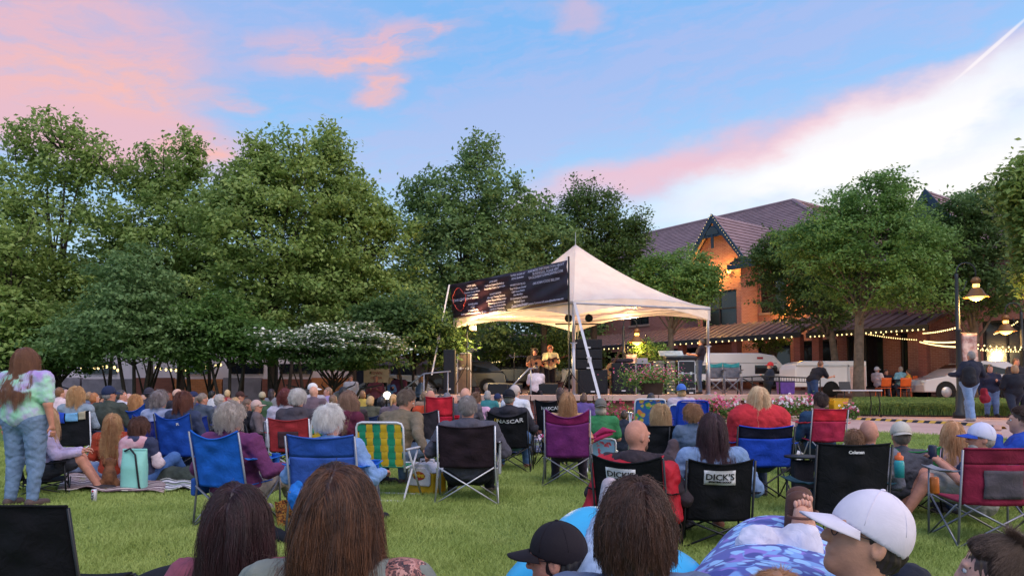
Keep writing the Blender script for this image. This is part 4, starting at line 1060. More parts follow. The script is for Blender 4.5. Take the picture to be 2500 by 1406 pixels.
def person(label, px, py, s, pose='sit', face=0, k=1.0, w=1.0, skin='a', hair=('short', '4a3528', None), top=('3a3a44', 'long'), legs='3c4660', shoes='2a2628',
           hy=0, hp=0, hr=0, lean=10, hlen=None, hat=None, arms='lap', hz=None, group=None, gz=None, look=None, hood=None, glasses=None, strands=None, sit_dir=None, tilt=0, name='person', wrap=None, beard=None, only_top=False, knee=None, feet=None, kup=.09):
    Y = FPX/s; T = at(px, py, Y); z0 = zg(T.x, Y) if gz is None else gz
    fa = radians(face); _pc[0] += 1; seed = _pc[0]
    res = s*.41
    vox = min(.028, max(.0085 if s < 450 else .0065, 1.0/res)); fine = s > 95
    tz = T.z-z0; L = radians(lean)
    torso, neckl, hh = .49*k, .155*k, .125*k
    if pose == 'sit':
        if hz:
            f = max(.74, min(1.12, (tz-hz-neckl-.01-hh)/(torso*cos(L)))); torso *= f
        z_h = tz-(torso*cos(L)+(neckl+.01)+hh)
        z_h = max(.11, z_h)
    elif pose == 'recline': z_h = max(.12, tz-(torso*cos(L)+neckl+hh))
    elif pose == 'ground': z_h = .12
    elif pose == 'kneel': z_h = tz-(torso*cos(L)+neckl+hh)
    else: z_h = tz-(torso*cos(L)+neckl+hh)
    hip = np.array([0, 0, z_h]); up = np.array([sin(radians(tilt)), -sin(L), cos(L)]); up /= np.linalg.norm(up)
    chest = hip+up*torso*.62; nb = hip+up*torso*1.0
    Rh = rotm(hy, hp, hr); hup = Rh @ np.array([0, 0, 1.0]); hc = nb+(np.array([0, .02, 1.0])*.45+up*.2+hup*.35)*neckl+np.array([0, .015, 0])
    # place so that the head top meets the photograph
    Rz = Matrix.Rotation(fa, 3, 'Z'); top_l = Vector(hc+hup*hh)
    o = Rz @ top_l; loc = Vector((T.x-o.x, T.y-o.y, z0))
    if pose != 'stand' and pose != 'kneel' and abs((hc+hup*hh)[2]-tz) > .02 and not hz:
        pass
    dz = tz-(hc+hup*hh)[2]
    if abs(dz) > .005 and pose in ('ground', 'sit', 'recline') and not (pose == 'sit' and z_h > .111):
        f = max(.72, min(1.25, tz/(hc+hup*hh)[2]))      # shorter or taller torso
        hip = hip*1.0; nb = hip+(nb-hip)*f; chest = hip+(chest-hip)*f; hc = nb+(hc-nb) if False else hc+np.array([0, 0, tz-(hc+hup*hh)[2]])
        nb = hc-(np.array([0, .02, 1.0])*.45+up*.2+hup*.35)*neckl-np.array([0, .015, 0]); chest = hip+(nb-hip)*.62
    t = thing(name, label, 'person', loc, fa, group)
    sh = .185*k*w; shp = nb-up*.055*k
    J = {}
    for sg, n in ((-1, 'l'), (1, 'r')):
        J['s'+n] = shp+np.array([sg*sh, 0, 0])
        a = arms[n] if isinstance(arms, dict) else arms
        el, ha = None, None
        S0 = J['s'+n]; ua, fl = .28*k, .25*k
        if a == 'lap': el = S0+norm([sg*.28, .18-0*up[1], -.9])*ua; ha = el+norm([-sg*.55, .95, -.12])*fl
        elif a == 'rest': el = S0+norm([sg*.5, .1, -.85])*ua; ha = el+norm([sg*.05, 1, .05])*fl
        elif a == 'hang': el = S0+norm([sg*.22, -.03, -1])*ua; ha = el+norm([sg*.03, .22, -1])*fl
        elif a == 'chest': el = S0+norm([sg*.3, .25, -.8])*ua; ha = el+norm([-sg*.65, .75, .45])*fl
        elif a == 'face': el = S0+norm([sg*.15, .7, -.55])*ua; ha = el+norm([-sg*.35, -.05, 1])*fl
        elif a == 'front': el = S0+norm([sg*.15, .45, -.8])*ua; ha = el+norm([-sg*.1, 1, .15])*fl
        elif a == 'back': el = S0+norm([sg*.3, -.5, -.8])*ua; ha = el+norm([sg*.15, -.35, -.9])*fl
        elif isinstance(a, tuple) and a[0] == 'to':
            tg = np.array(Rz.transposed() @ (Vector(a[1])-loc)); v_ = tg-S0; dd_ = min(np.linalg.norm(v_), (ua+fl)*.985); v_ = norm(v_)
            c_ = (ua*ua+dd_*dd_-fl*fl)/(2*ua*dd_); h_ = sqrt(max(0, 1-c_*c_))*ua; pl = norm(np.array([sg*.5, -.6, -.5])-v_*np.dot(v_, [sg*.5, -.6, -.5])); el = S0+v_*c_*ua+pl*h_; ha = S0+v_*dd_
        elif isinstance(a, (list, tuple)): el = S0+norm(a[0])*ua; ha = el+norm(a[1])*fl
        if isinstance(a, (list, tuple)) and len(a) > 2: el = np.array(a[0]); ha = np.array(a[1])
        J['e'+n], J['h'+n] = el, ha
        th, ca = .43*k, .42*k; hp0 = hip+np.array([sg*.09*k*w, .0, -.01]); J['p'+n] = hp0
        if pose == 'sit':
            kz = knee if knee else max(.40*k, min(z_h+.06, .52)); dy = sqrt(max(.02, th*th-(kz-z_h)**2)); kn = hp0+np.array([sg*.08, dy, 0]); kn[2] = kz
            ft = kn+np.array([sg*.02, .08, 0]); ft[2] = .07; 
            dd = sqrt(max(0, ca*ca-(kz-.07)**2)); ft[1] = kn[1]+dd*.8
        elif pose == 'ground':
            ar = {None: ([sg*.35, .8, .55], [sg*-.1, .7, -.75]), 'cross': ([sg*.75, .65, .12], [-sg*.9, .2, -.12]), 'out': ([sg*.15, 1, .12], [sg*.05, 1, -.1]), 'side': ([-.5, .7, .12], [-.9, .2, -.05])}[sit_dir]
            kn = hp0+norm(ar[0])*th; ft = kn+norm(ar[1])*ca; ft[2] = max(.06, ft[2])
        elif pose == 'recline':
            W_ = feet[0 if sg < 0 else 1]; q = Rz.transposed() @ (Vector(W_)-loc); ft = np.array(q); kn = (hp0+ft)/2+np.array([sg*.03, -.03, kup])
        elif pose == 'kneel':
            if sg < 0: kn = hp0+norm([0, .8, -.35])*th; ft = kn+norm([0, .0, -1])*ca; ft[2] = .06
            else: kn = hp0+norm([0, .35, -.9])*th; kn[2] = .07; ft = kn+np.array([0, -.42*k, 0]); ft[2] = .08
        else:
            st_ = .05*sg if pose == 'stand' else 0
            wa = {'stand': 0, 'walk': .22*sg}[pose]
            kn = hp0+np.array([sg*.012, .02+wa*.7, -(z_h-.0)*.49]); ft = np.array([hp0[0]+sg*.02, hp0[1]-.02+wa*.9, .065])
            if pose == 'walk' and sg < 0: ft[2] += .06
        J['k'+n], J['f'+n] = kn, ft
    B = SDF()
    r_ = w
    B.cone(hip+np.array([-.07*k*w, 0, .02]), hip+np.array([.07*k*w, 0, .02]), .115*k*r_, .115*k*r_, .05)
    B.cone(hip+up*.05, chest, .115*k*r_, .128*k*r_, .06, 1.2)
    B.cone(chest, shp-up*.03, .128*k*r_, .085*k*r_, .06, 1.45)
    B.cone(J['sl'], J['sr'], .062*k, .062*k, .05)
    B.cone(nb-up*.04, hc-hup*.03, .062*k, .052*k, .03)
    for n in 'lr':
        B.cone(J['s'+n], J['e'+n], .054*k*r_**.5, .041*k*r_**.5, .03); B.cone(J['e'+n], J['h'+n], .040*k*r_**.5, .026*k, .02)
        B.cone(J['p'+n], J['k'+n], .088*k*r_, .058*k*r_**.5, .05); B.cone(J['k'+n], J['f'+n], .055*k*r_**.5, .036*k, .03)
        if pose == 'kneel' and n == 'r': fd = np.array([0, -.05, -.02])
        elif pose == 'recline': fd = norm([.1*sg, -.05, 1])
        elif pose == 'ground' and sit_dir in ('out', 'side'): fd = norm([0, .3, 1])
        else: fd = np.array([(1 if n == 'r' else -1)*.15, 1, 0])
        heel = J['f'+n]-np.array([0, .03, .02]); B.cone(heel, heel+norm(fd)*.17*k-np.array([0, 0, .012]), .042*k, .03*k, .02); J['t'+n] = (heel, heel+norm(fd)*.19*k-np.array([0, 0, .012]))
        hd = norm(J['h'+n]-J['e'+n]); sg = -1 if n == 'l' else 1
        if fine:
            sd = norm(np.cross(hd, [0, 0, 1.0])) if abs(hd[2]) < .9 else np.array([0, 1.0, 0]); dn = norm(np.cross(sd, hd)); pc = J['h'+n]+hd*.045*k
            if dn[2] > 0: dn = -dn
            B.cone(pc-sd*.018*k-hd*.02, pc+sd*.018*k-hd*.02, .02*k, .02*k, .015); B.cone(pc-sd*.022*k+hd*.025, pc+sd*.022*k+hd*.025, .015*k, .015*k, .012)
            for q, ln in zip((-1.5, -.5, .5, 1.5), (.058, .072, .078, .068)):
                f0 = pc+sd*q*.018*k+hd*.035*k; f1 = f0+(hd*.8+dn*.35)*ln*.55*k; f2 = f1+(hd*.35+dn*.85)*ln*.5*k
                B.cone(f0, f1, .0095*k, .0088*k, .004); B.cone(f1, f2, .0088*k, .0075*k, .003)
            ts = pc-sd*.03*k*sg-hd*.03; B.cone(ts, ts-sd*.022*sg*k+hd*.035+dn*.01, .011*k, .0105*k, .008); B.cone(ts-sd*.022*sg*k+hd*.035+dn*.01, ts-sd*.018*sg*k+hd*.062+dn*.025, .0105*k, .009*k, .004)
        else: B.ell(J['h'+n]+hd*.06*k, np.array([.03, .045, .05])*k, .02)
    hk = k
    Hp = lambda x, y, z: hc+Rh @ (np.array([x, y, z])*hk)
    def head(b, q=1.0):
        b.ell(Hp(0, -.012, .02), np.array([.077, .095, .105])*hk*q, .02, Rh)
        b.ell(Hp(0, .022, -.035), np.array([.06, .068, .078])*hk*q, .035, Rh)
        b.cone(Hp(0, .06, -.085), Hp(0, .068, -.088), .022*hk, .022*hk, .03)
    head(B)
    if fine:
        B.cone(Hp(0, .088, .022), Hp(0, .104, -.018), .010*hk, .014*hk, .012); B.ell(Hp(0, .103, -.02), np.array([.017, .014, .011])*hk, .006, Rh)
        B.cone(Hp(-.04, .078, .035), Hp(.04, .078, .035), .011*hk, .011*hk, .015)
        B.cone(Hp(-.018, .083, -.052), Hp(.018, .083, -.052), .0085*hk, .0085*hk, .006)
        for sg in (-1, 1):
            B.ell(Hp(sg*.031, .098, .012), np.array([.017, .015, .011])*hk, .008, Rh, sub=True)
            B.ell(Hp(sg*.079, -.008, -.008), np.array([.010, .020, .032])*hk, .008, Rh); B.ell(Hp(sg*.087, .002, -.006), np.array([.006, .009, .018])*hk, .004, Rh, sub=True)
    bv, bf = B.mesh(vox)
    body = mobj('body', bv, bf, SKIN[skin], t, True)
    if fine:
        eb = MB()
        for sg in (-1, 1): eb.ell(Hp(sg*.031, .078, .012), .0115*hk, 8, 6)
        ey = eb.build('eyes', EYEW, t, True); ib = MB()
        for sg in (-1, 1): ib.ell(Hp(sg*.031, .0865, .012), .0055*hk, 8, 6)
        ib.build('irises', EYED, ey, True)
    # --- clothes
    offc = max(.012, vox*.9)
    def fold(P):
      q = P*np.array([1, 1, 1.25]); n1 = sn(q+.03*np.stack([sn(P, 30, seed+1), sn(P, 27, seed+2), sn(P, 33, seed+3)], -1), 9.5, seed*1.3) if fine else 0
      return ((.0065*np.exp(-(n1/.13)**2)-.002) if fine else 0)+(.0035*sn(P, 17, seed)+.0045*sn(P*np.array([1, 1, 1.9]), 34, seed*2)+.003*sn(P*np.array([1.4, 1, 1]), 75, seed*3))*(1 if fine else .5)
    if top:
        C = SDF(); cw = w*1.02
        C.cone(hip+np.array([-.07*k*w, 0, .03]), hip+np.array([.07*k*w, 0, .03]), .118*k*r_, .118*k*r_, .05)
        C.cone(hip+up*.05, chest, .12*k*r_, .133*k*r_, .06, 1.22); C.cone(chest, shp-up*.02, .13*k*r_, .092*k*r_, .06, 1.48); C.cone(J['sl'], J['sr'], .068*k, .068*k, .05)
        C.cone(nb-up*.05, nb+up*.012, .066*k, .06*k, .02)
        lng = top[1]
        for n in 'lr':
            e, h, s1 = J['e'+n], J['h'+n], J['s'+n]
            if lng == 'long': C.cone(s1, e, .062*k*r_**.5, .05*k*r_**.5, .03); C.cone(e, e+(h-e)*.93, .05*k*r_**.5, .035*k, .02)
            elif lng == 'short': C.cone(s1, s1+(e-s1)*.78, .066*k*r_**.5, .058*k*r_**.5, .03)
        if hood:
            for a in np.linspace(-.9, .9, 6): C.ell(nb+np.array([sin(a)*.085, -.075*cos(a)-.01, -.02]), np.array([.055, .045, .05])*k, .03)
        v, f = C.mesh(vox, offc*.8, fold)
        m = top[0] if not isinstance(top[0], str) else fab(top[0])
        mobj('shirt' if lng == 'short' else 'jacket' if hood or (len(top) > 2) else 'sweater', v, f, m, t, True)
    if legs:
        C = SDF(); C.cone(hip+np.array([-.07*k*w, 0, .01]), hip+np.array([.07*k*w, 0, .01]), .118*k*r_, .118*k*r_, .05)
        short = isinstance(legs, tuple); lc = legs[0] if short else legs
        for n in 'lr':
            p_, kn, ft = J['p'+n], J['k'+n], J['f'+n]
            if short: C.cone(p_, p_+(kn-p_)*.8, .094*k*r_, .075*k*r_, .05)
            else: C.cone(p_, kn, .092*k*r_, .068*k*r_**.5, .05); C.cone(kn, kn+(ft-kn)*.93, .066*k*r_**.5, .05*k, .03)
        v, f = C.mesh(vox, offc*.6, fold)
        mobj('shorts' if short else 'trousers', v, f, fab(lc) if isinstance(lc, str) else lc, t, True)
    if shoes:
        for n in 'lr':
            C = SDF(); a, b = J['t'+n]; C.cone(a, b, .045*k, .036*k, .02); v, f = C.mesh(max(vox, .01), .006); mobj('shoe', v, f, fab(shoes, rough=.6), t, True)
    if wrap:      # blanket or shawl round the shoulders
        C = SDF(); C.cone(J['sl'], J['sr'], .085*k, .085*k, .05)
        C.cone(nb-up*.05, hip+np.array([0, -.0, .12]), .14*k, .15*k, .08, 1.5); C.cone(nb-up*.02, nb-up*.08, .085, .10, .04)
        for n, sg in (('l', -1), ('r', 1)): C.cone(J['s'+n], hip+np.array([sg*.23, .05, .14]), .09*k, .10*k, .08)
        v, f = C.mesh(vox, .03, lambda P: .012*np.sin(np.arctan2(P[..., 0], P[..., 1]+.1)*9+2*P[..., 2])*np.clip((nb[2]-P[..., 2])*3, 0, 1)+fold(P))
        mobj('shawl', v, f, fab(wrap), t, True)
    # --- hair
    kind, hcol, hl = hair; hm = hair_mat(hcol, hl)
    down = np.array([0, 0, -1.0])
    full = kind == 'full'; wavy = kind == 'wavy'
    if full: kind = 'short'
    if wavy: kind = 'long'
    if kind not in ('bald',):
        C = SDF(); C.ell(Hp(0, -.018, .028), np.array([.082, .098, .105])*hk, .02, Rh); 
        fl = {'short': -.03, 'bob': -.06, 'long': -.06, 'curly': -.05, 'ponytail': -.02, 'bun': -.02}.get(kind, -.03)
        if kind == 'short': C.ell(Hp(0, -.045, -.03), np.array([.066, .058, .05])*hk, .03, Rh)
        if full and not hat: C.ell(Hp(0, -.02, .03), np.array([.094, .108, .112])*hk, .03, Rh); C.ell(Hp(0, -.05, -.035), np.array([.08, .065, .055])*hk, .03, Rh)
        if kind in ('bob', 'curly'): C.ell(Hp(0, -.035, -.045-(.02 if hat else 0)), np.array([.088, .080, .08 if not hat else .06])*hk, .04, Rh)
        if kind == 'curly' and not hat: C.ell(Hp(0, -.02, .03), np.array([.105, .112, .11])*hk, .04, Rh)
        if kind == 'long':
            ll = .30*k; C.cone(Hp(0, -.045, -.02), Hp(0, -.05, -.08), .066, .066, .03, 1.12); C.cone(hc+np.array([0, -.055, -.08]), nb-up*(ll-.1)+np.array([0, -.12, 0]), .058, .04, .04, 1.35)
        if kind == 'ponytail': C.ell(Hp(0, -.12, .03), np.array([.03, .03, .03]), .02); C.cone(Hp(0, -.13, .02), Hp(0, -.15, -.12), .03, .014, .02)
        if kind == 'bun': C.ell(Hp(0, -.08, .10), np.array([.045, .045, .04]), .015)
        # leave the face free
        fc = Hp(0, .10, -.045); ex = Hp(0, .062, -.01)
        if kind in ('long', 'bob', 'curly'): C.ell(Hp(0, .115, -.045), np.array([.068, .075, .105])*hk, .012, Rh, sub=True)
        else: C.ell(Hp(0, .085, -.07), np.array([.12, .105, .105])*hk, .012, Rh, sub=True)
        amp = .010 if kind == 'curly' else .004
        v, f = C.mesh(min(vox, .014 if fine else .022), 0.0, lambda P: amp*sn(P, 60 if kind == 'curly' else 90, seed)+.003*np.sin(np.arctan2(P[..., 0]-hc[0], P[..., 1]-hc[1])*26))
        ho = mobj('hair', v, f, hm, t, True)
        if (strands and not hat) or (strands is None and s > 130 and not hat):
            nst = strands or int(min(5200, 700+s*9)); grow_hair(ho, B, 'wavy' if wavy else 'full' if full else kind, nst, Hp, Rh, hc, nb, up, hk, hm, s, seed, length=hlen)
    if beard: 
        C = SDF(); C.ell(Hp(0, .045, -.07), np.array([.055, .05, .045])*hk, .02, Rh); v, f = C.mesh(.01, .002); mobj('beard', v, f, hair_mat(beard), t, True)
    if hat: make_hat(t, hat, Hp, Rh, hk, vox)
    if glasses:
        g = MB()
        for sg in (-1, 1):
            ring = [Hp(sg*.033+.024*cos(a), .098, .012+.019*sin(a)) for a in [2*pi*i/14 for i in range(15)]]; g.tube(ring, .0018, 5); g.tube([Hp(sg*.057, .096, .016), Hp(sg*.079, .03, .012), Hp(sg*.082, -.02, .006)], .0019, 5)
        g.tube([Hp(-.009, .1, .016), Hp(.009, .1, .016)], .0018, 5); g.build('glasses', mat('glasses', glasses, .3, .05), t, True)
    t['_hz'] = float(hip[2])
    return dict(o=t, loc=loc, fa=fa, hz=float(hip[2]), J=J, hc=hc, nb=nb, up=up, z0=z0, k=k, Hp=Hp, Rh=Rh)
def grow_hair(parent, B, kind, n, Hp, Rh, hc, nb, up, hk, hm, s, seed, length=None, steps=None, rad=None, off=.0, comb=None, part=True, col_m=None):
    """strands rooted on the scalp that fall with gravity and slide over head, neck and shoulders"""
    r = np.random.default_rng(seed); wav = 1.0
    if kind == 'wavy': kind = 'long'; wav = 2.2; length = length or .56
    fullk = kind == 'full'
    if fullk: kind = 'short'; length = length or .075; steps = 7
    LEN = length or {'short': .045, 'bob': .20, 'long': .46, 'curly': .13, 'ponytail': .14, 'bun': .12, 'mid': .3}[kind]
    K = steps or {'short': 5, 'bob': 9, 'long': 16, 'curly': 9, 'ponytail': 7, 'bun': 6}.get(kind, 8)
    d = r.normal(size=(n*3, 3)); d /= np.linalg.norm(d, axis=1, keepdims=True)
    keep = (d[:, 2] > -.42) & (d[:, 1] < .35+.75*np.clip(d[:, 2], 0, 1)) & ~((d[:, 1] > .25) & (d[:, 2] < .35))
    d = d[keep][:n]; n = len(d)
    P = np.array([Hp(0, -.016, .026)])+(d*np.array([.083, .099, .106])*hk) @ Rh.T
    step = LEN*(.62+.48*r.random(n)+.10*np.sin(d[:, 0]*9+seed))/(K-1)
    crown = np.array(Hp(0, -.05, .13))
    v = P-crown; nr = (d/np.array([.083, .099, .106])); nr /= np.linalg.norm(nr, axis=1, keepdims=True); nr = nr @ Rh.T
    dirn = v-(v*nr).sum(1, keepdims=True)*nr; dirn /= np.linalg.norm(dirn, axis=1, keepdims=True)+1e-6
    if kind in ('ponytail', 'bun'):
        tgt = np.array(Hp(0, -.12, .03)) if kind == 'ponytail' else np.array(Hp(0, -.08, .12)); dirn = tgt-P; dirn /= np.linalg.norm(dirn, axis=1, keepdims=True)
    if kind in ('long', 'bob'):
        px_ = Rh @ np.array([1.0, 0, 0]); sd_ = np.sign(d[:, 0]-.12)*np.clip(1.2-np.abs(d[:, 0]-.12)*2.2, 0, 1)*np.clip(d[:, 2]+.2, 0, 1); dirn = dirn+px_*(sd_*1.1)[:, None]
    if comb is not None: dirn = dirn*.5+np.array(comb) @ Rh.T; dirn /= np.linalg.norm(dirn, axis=1, keepdims=True)
    dirn = dirn+nr*({'curly': .9, 'short': .35}.get(kind, .12)); dirn += r.normal(size=(n, 3))*{'curly': .5, 'short': .28}.get(kind, .10)
    dirn /= np.linalg.norm(dirn, axis=1, keepdims=True)
    O = np.zeros((n, K, 3)); O[:, 0] = P; vel = dirn
    lay = (.002+.014*r.random(n))*(1+(kind in ('long', 'bob'))*.6)+off
    if kind == 'long': lay = lay*.55-.006
    if kind == 'bob' and s > 500: lay = lay*.5-.007
    if kind == 'short' and not fullk: lay = lay*.3-.009
    if fullk: lay = lay*.8+.004
    ph = 3*np.sin(d[:, 0]*5+seed)+2.5*np.sin(d[:, 2]*6)+2*np.sin(d[:, 1]*7+seed*2)+r.random(n)*.9; cl = r.normal(size=(n, 3))*.06
    for i in range(1, K):
        g = {'short': .12, 'curly': .35, 'ponytail': .1, 'bun': .05}.get(kind, .55)
        vel = vel+np.array([0, 0, -g])+cl*.4
        if kind == 'curly': vel += .7*np.stack([np.sin(ph+i*2.1), np.cos(ph+i*1.9), np.sin(ph*2+i*1.5)*.6], 1)
        elif kind in ('long', 'bob'): vel += .13*wav*np.stack([np.sin(ph+i*(.9 if wav < 2 else 1.7)), np.cos(ph+i*(.7 if wav < 2 else 1.5)), 0*ph], 1)
        vel /= np.linalg.norm(vel, axis=1, keepdims=True)
        P = P+vel*step[:, None]
        for _ in range(2):
            D = B.eval(P); e = .004
            G = np.stack([B.eval(P+np.eye(3)[q]*e)-D for q in range(3)], 1)/e; G /= np.linalg.norm(G, axis=1, keepdims=True)+1e-6
            push = np.maximum(lay+.014-D, 0); P = P+G*push[:, None]
        if i > 1: vel = .6*vel+.4*(P-O[:, i-1])/np.maximum(np.linalg.norm(P-O[:, i-1], axis=1, keepdims=True), 1e-4)
        O[:, i] = P
    ng = max(8, n//(70 if kind != 'curly' else 60)); gi = r.choice(n, ng, replace=False); near = np.zeros(n, int); best = np.full(n, 1e9)
    for q in gi:
        dq = ((O[:, 0]-O[q, 0])**2).sum(1); m_ = dq < best; best[m_] = dq[m_]; near[m_] = q
    ck = (np.linspace(0, 1, K)**1.3*{'long': .8, 'bob': .7, 'curly': .6, 'short': .35}.get(kind, .4))[None, :, None]*(.5+.5*r.random(n))[:, None, None]
    fly = (r.random(n) < .09)[:, None, None]; O = O+(O[near]-O)*np.where(fly, 0, ck)+np.where(fly, np.cumsum(r.normal(size=(n, K, 3))*.0028, 1), 0)*(1 if kind != 'short' else .4)
    R0 = rad or max(.00055, .22/s)
    w_ = np.linspace(1, .35, K)[None]*R0*(.7+.6*r.random(n))[:, None]
    ho = hair_curves('hair_strands', O, w_, col_m or hm, parent); lk = ho.data.attributes.new('lock', 'FLOAT', 'CURVE'); lr = r.random(len(O)); lk.data.foreach_set('value', (lr[near]*.85+.15*r.random(n)).astype(np.float32))
    return ho
def make_hat(t, hat, Hp, Rh, hk, vox):
    kind, c = hat[0], hat[1]; m = fab(c, 'cap_'+c, rough=.8, bump=.12, var=.06) if isinstance(c, str) else c
    C = SDF(); C.ell(Hp(0, -.012, .035), np.array([.092, .108, .108])*hk, .02, Rh)
    bk_ = -1 if kind == 'backcap' else 1
    cn = Rh @ norm([0, -.30*bk_, 1.0])
    cut = lambda P: -((P-np.array(Hp(0, 0, .008))) @ cn)
    v, f = C.mesh(min(vox, .012), .002, lambda P: .0012*sn(P, 40, 3), cut)
    o = mobj('cap', v, f, m, t, True)
    if vox < .011:
        mb = MB()
        for q in range(3):
            a = pi*q/3+.5; mb.tube([Hp(.0945*cos(a)*cos(e_), -.012+.1105*sin(a)*cos(e_), .035+.1105*sin(e_)) for e_ in np.linspace(.08, pi-.08, 20)], .0011, 4)
        mb.ell(Hp(0, -.012, .147), (.008, .008, .004)); mb.build('seams', m, o, True)
    yaw = 0; dirb = -1 if kind == 'backcap' else 1
    if kind in ('cap', 'backcap', 'visor'):
        b = MB(); R3 = Rh
        def br(u, v_):
            a = (u-.5)*2; x = a*.082; y = (.078+.085*(1-a*a)**.6*v_ if v_ > 0 else .074*(1-(a*.9)**2)**.5+.01)*1.0
            y = (.10*(1-(a*.85)**2)**.5)*(1-.12*v_*a*a)+(.088*v_*max(0, 1-a**4)**.6); z = .044-.018*a*a-.016*v_-.008*v_*a*a
            return Hp(x, y*dirb, z)
        b.sheet(br, 10, 5, .004); b.build('brim', m if len(hat) < 3 else fab(hat[2]), o, True)
    if kind == 'bucket':
        b = MB(); b.lathe((0, 0, 0), [(.09, .03), (.11, .015), (.15, -.01), (.151, -.014), (.11, .008), (.088, .02)], 20)
        b.v = [tuple(Hp(*(np.array(p)/1.0))) for p in b.v]; b.build('brim', m, o, True)
# ============================================================ chairs
STEEL = mat('grey_tube', '8f8d96', .35, .08, 4, metal=.5); BLKT = mat('black_tube', '1c1b20', .4, .1); WHTT = mat('white_tube', 'e2dde4', .35, .05); SILV = mat('silver_tube', 'cfccd2', .3, .05, metal=.5)
def camp_chair(label, pr, col='1f5fc0', col2=None, arm=None, frame=BLKT, w=.54, bh=.50, sh=None, dip=.05, group='folding camp chairs on the lawn', logo=None, cup=True, px=None, py=None, s=None, face=0, band=None, bag=None, thick=.011, back=-.19, recl=14, flat=False, armz=.24, vents=None, gz=None, noarm=False):
    """quad folding chair; pr = a person() result or None, then px,py is the back's top centre"""
    if pr: loc, fa, hz = pr['loc'], pr['fa'], pr['hz']; seat = sh if sh else max(.16, hz-.105)
    else:
        Y = FPX/s; T = at(px, py, Y); z0 = zg(T.x, Y) if gz is None else gz; fa = radians(face); bh = (T.z-z0-sh)/cos(radians(recl)) if sh else bh; seat = sh if sh else max(.16, T.z-z0-bh*cos(radians(recl)))
        L = Vector((0, back-bh*sin(radians(recl)), 0)); loc = Vector((T.x, T.y, z0))-Matrix.Rotation(fa, 3, 'Z') @ L
    t = thing('camp_chair', label, 'chair', loc, fa, group)
    m1 = fab(col) if isinstance(col, str) else col; m2 = fab(col2) if col2 else m1; ma = fab(arm) if arm else m1
    h = w/2; ra = radians(recl); yb = back; dp = .44
    wob = random.uniform(0, 6.28)
    top = Vector((0, yb-bh*sin(ra), seat+bh*cos(ra)))
    def bk(u, v):
        x = (u-.5)*w*(1-.06*v*(1-v)); c = 1-(2*u-1)**2
        z = seat-.02+(top.z-seat+.02)*v-dip*c*v**3; y = yb-.0+(top.y-yb)*v-.05*c*(1-v*.45)
        y += (.007*sin(u*14+v*5)+.006*sin(u*9-v*13+wob)+.004*sin(v*21+u*6+wob*2))*sin(pi*u)
        return (x, y, z)
    if band:
        split = band[0]
        MB().sheet(lambda u, v: bk(u, v*split), 16, 12, thick).build('backrest', m1, t, True)
        MB().sheet(lambda u, v: bk(u, split+.004+(1-split-.004)*v), 16, 6, thick+.004).build('back_panel', fab(band[1]), t, True)
    else: MB().sheet(bk, 22, 20, thick).build('backrest', m1, t, True)
    MB().tube([Vector(bk(q/20, 1))+Vector((0, -.004, 0)) for q in range(21)], .0075, 6).build('top_hem', m1, t, True)
    if vents:
        MB().sheet(lambda u, v: Vector(bk(.24+.52*u, .12+.5*v))+Vector((0, -.014, 0)), 10, 8, .003).build('mesh_panel', fab(vents), t, True)
    def st_(u, v): 
        c = (1-(2*u-1)**2)*(1-(2*v-1)**2*.4); return ((u-.5)*w*.98, yb+.01+(dp)*v, seat+.02*v-.035*c)
    MB().sheet(st_, 10, 10, thick).build('seat', m2, t, True)
    r = .0095; fy = yb+dp
    for sg in (-1, 1):
        ph = h+.012
        MB().tube([(sg*(ph+.03), yb-.02, .0), (sg*ph, yb-.01, seat), (sg*(ph-.0), top.y-.008, top.z-.01)], r, 8).build('back_post', frame, t, True)
        MB().tube([(sg*(ph+.02), fy+.03, .0), (sg*(ph+.015), fy, seat+(armz if not noarm else 0))], r, 8).build('front_leg', frame, t, True)
        MB().tube([(sg*(ph+.035), yb-.03, .02), (sg*(ph+.01), fy, seat-.0)], r*.85, 7).tube([(sg*(ph+.02), fy+.035, .02), (sg*(ph+.02), yb, seat-.02)], r*.85, 7).build('side_brace', frame, t, True)
        if noarm: continue
        ax0, ax1 = yb-.02, fy+.02
        def ar(u, v, sg=sg): return (sg*(ph-.015+.085*u), ax0+(ax1-ax0)*v, seat+armz+.006-.02*sin(pi*v)-.012*sin(pi*u))
        A = MB().sheet(ar, 5, 10, .008).build('armrest', ma, t, True)
        if cup and sg > 0: MB().lathe((sg*(ph+.03), ax1-.09, seat+armz-.075), [(.03, 0), (.038, .085), (.044, .09), (.036, .086), (.028, .004)], 12).build('cup_holder', ma, A, True)
    MB().tube([(-h-.03, yb-.035, .02), (h, yb-.03, seat-.015)], r*.9, 7).tube([(h+.03, yb-.05, .02), (-h, yb-.045, seat-.015)], r*.9, 7).build('back_brace', frame, t, True)
    MB().tube([(-h-.02, fy+.045, .02), (h, fy+.03, seat)], r*.9, 7).tube([(h+.02, fy+.06, .02), (-h, fy+.045, seat)], r*.9, 7).build('front_brace', frame, t, True)
    if logo:
        for (txt, size, u0, v0, mm, bx) in logo:
            def wf(p, u0=u0, v0=v0): q = Vector(bk(u0+p.x/w, v0+p.y/bh)); return Vector((q.x, q.y-.014-p.z-(.003 if txt else 0), q.z))
            if bx: MB().sheet(lambda u, v: wf(Vector(((u-.5)*bx[0], (v-.5)*bx[1], -.006))), 10, 4, .003).build('label_patch', bx[2], t, True)
            if txt: text_part(txt, size, Matrix(), mm, t, 'lettering', .0012, wrapfn=wf, bold=.0015)
    t['_top'] = top.z
    return dict(o=t, loc=loc, fa=fa, bk=bk, seat=seat, w=w, top=top)
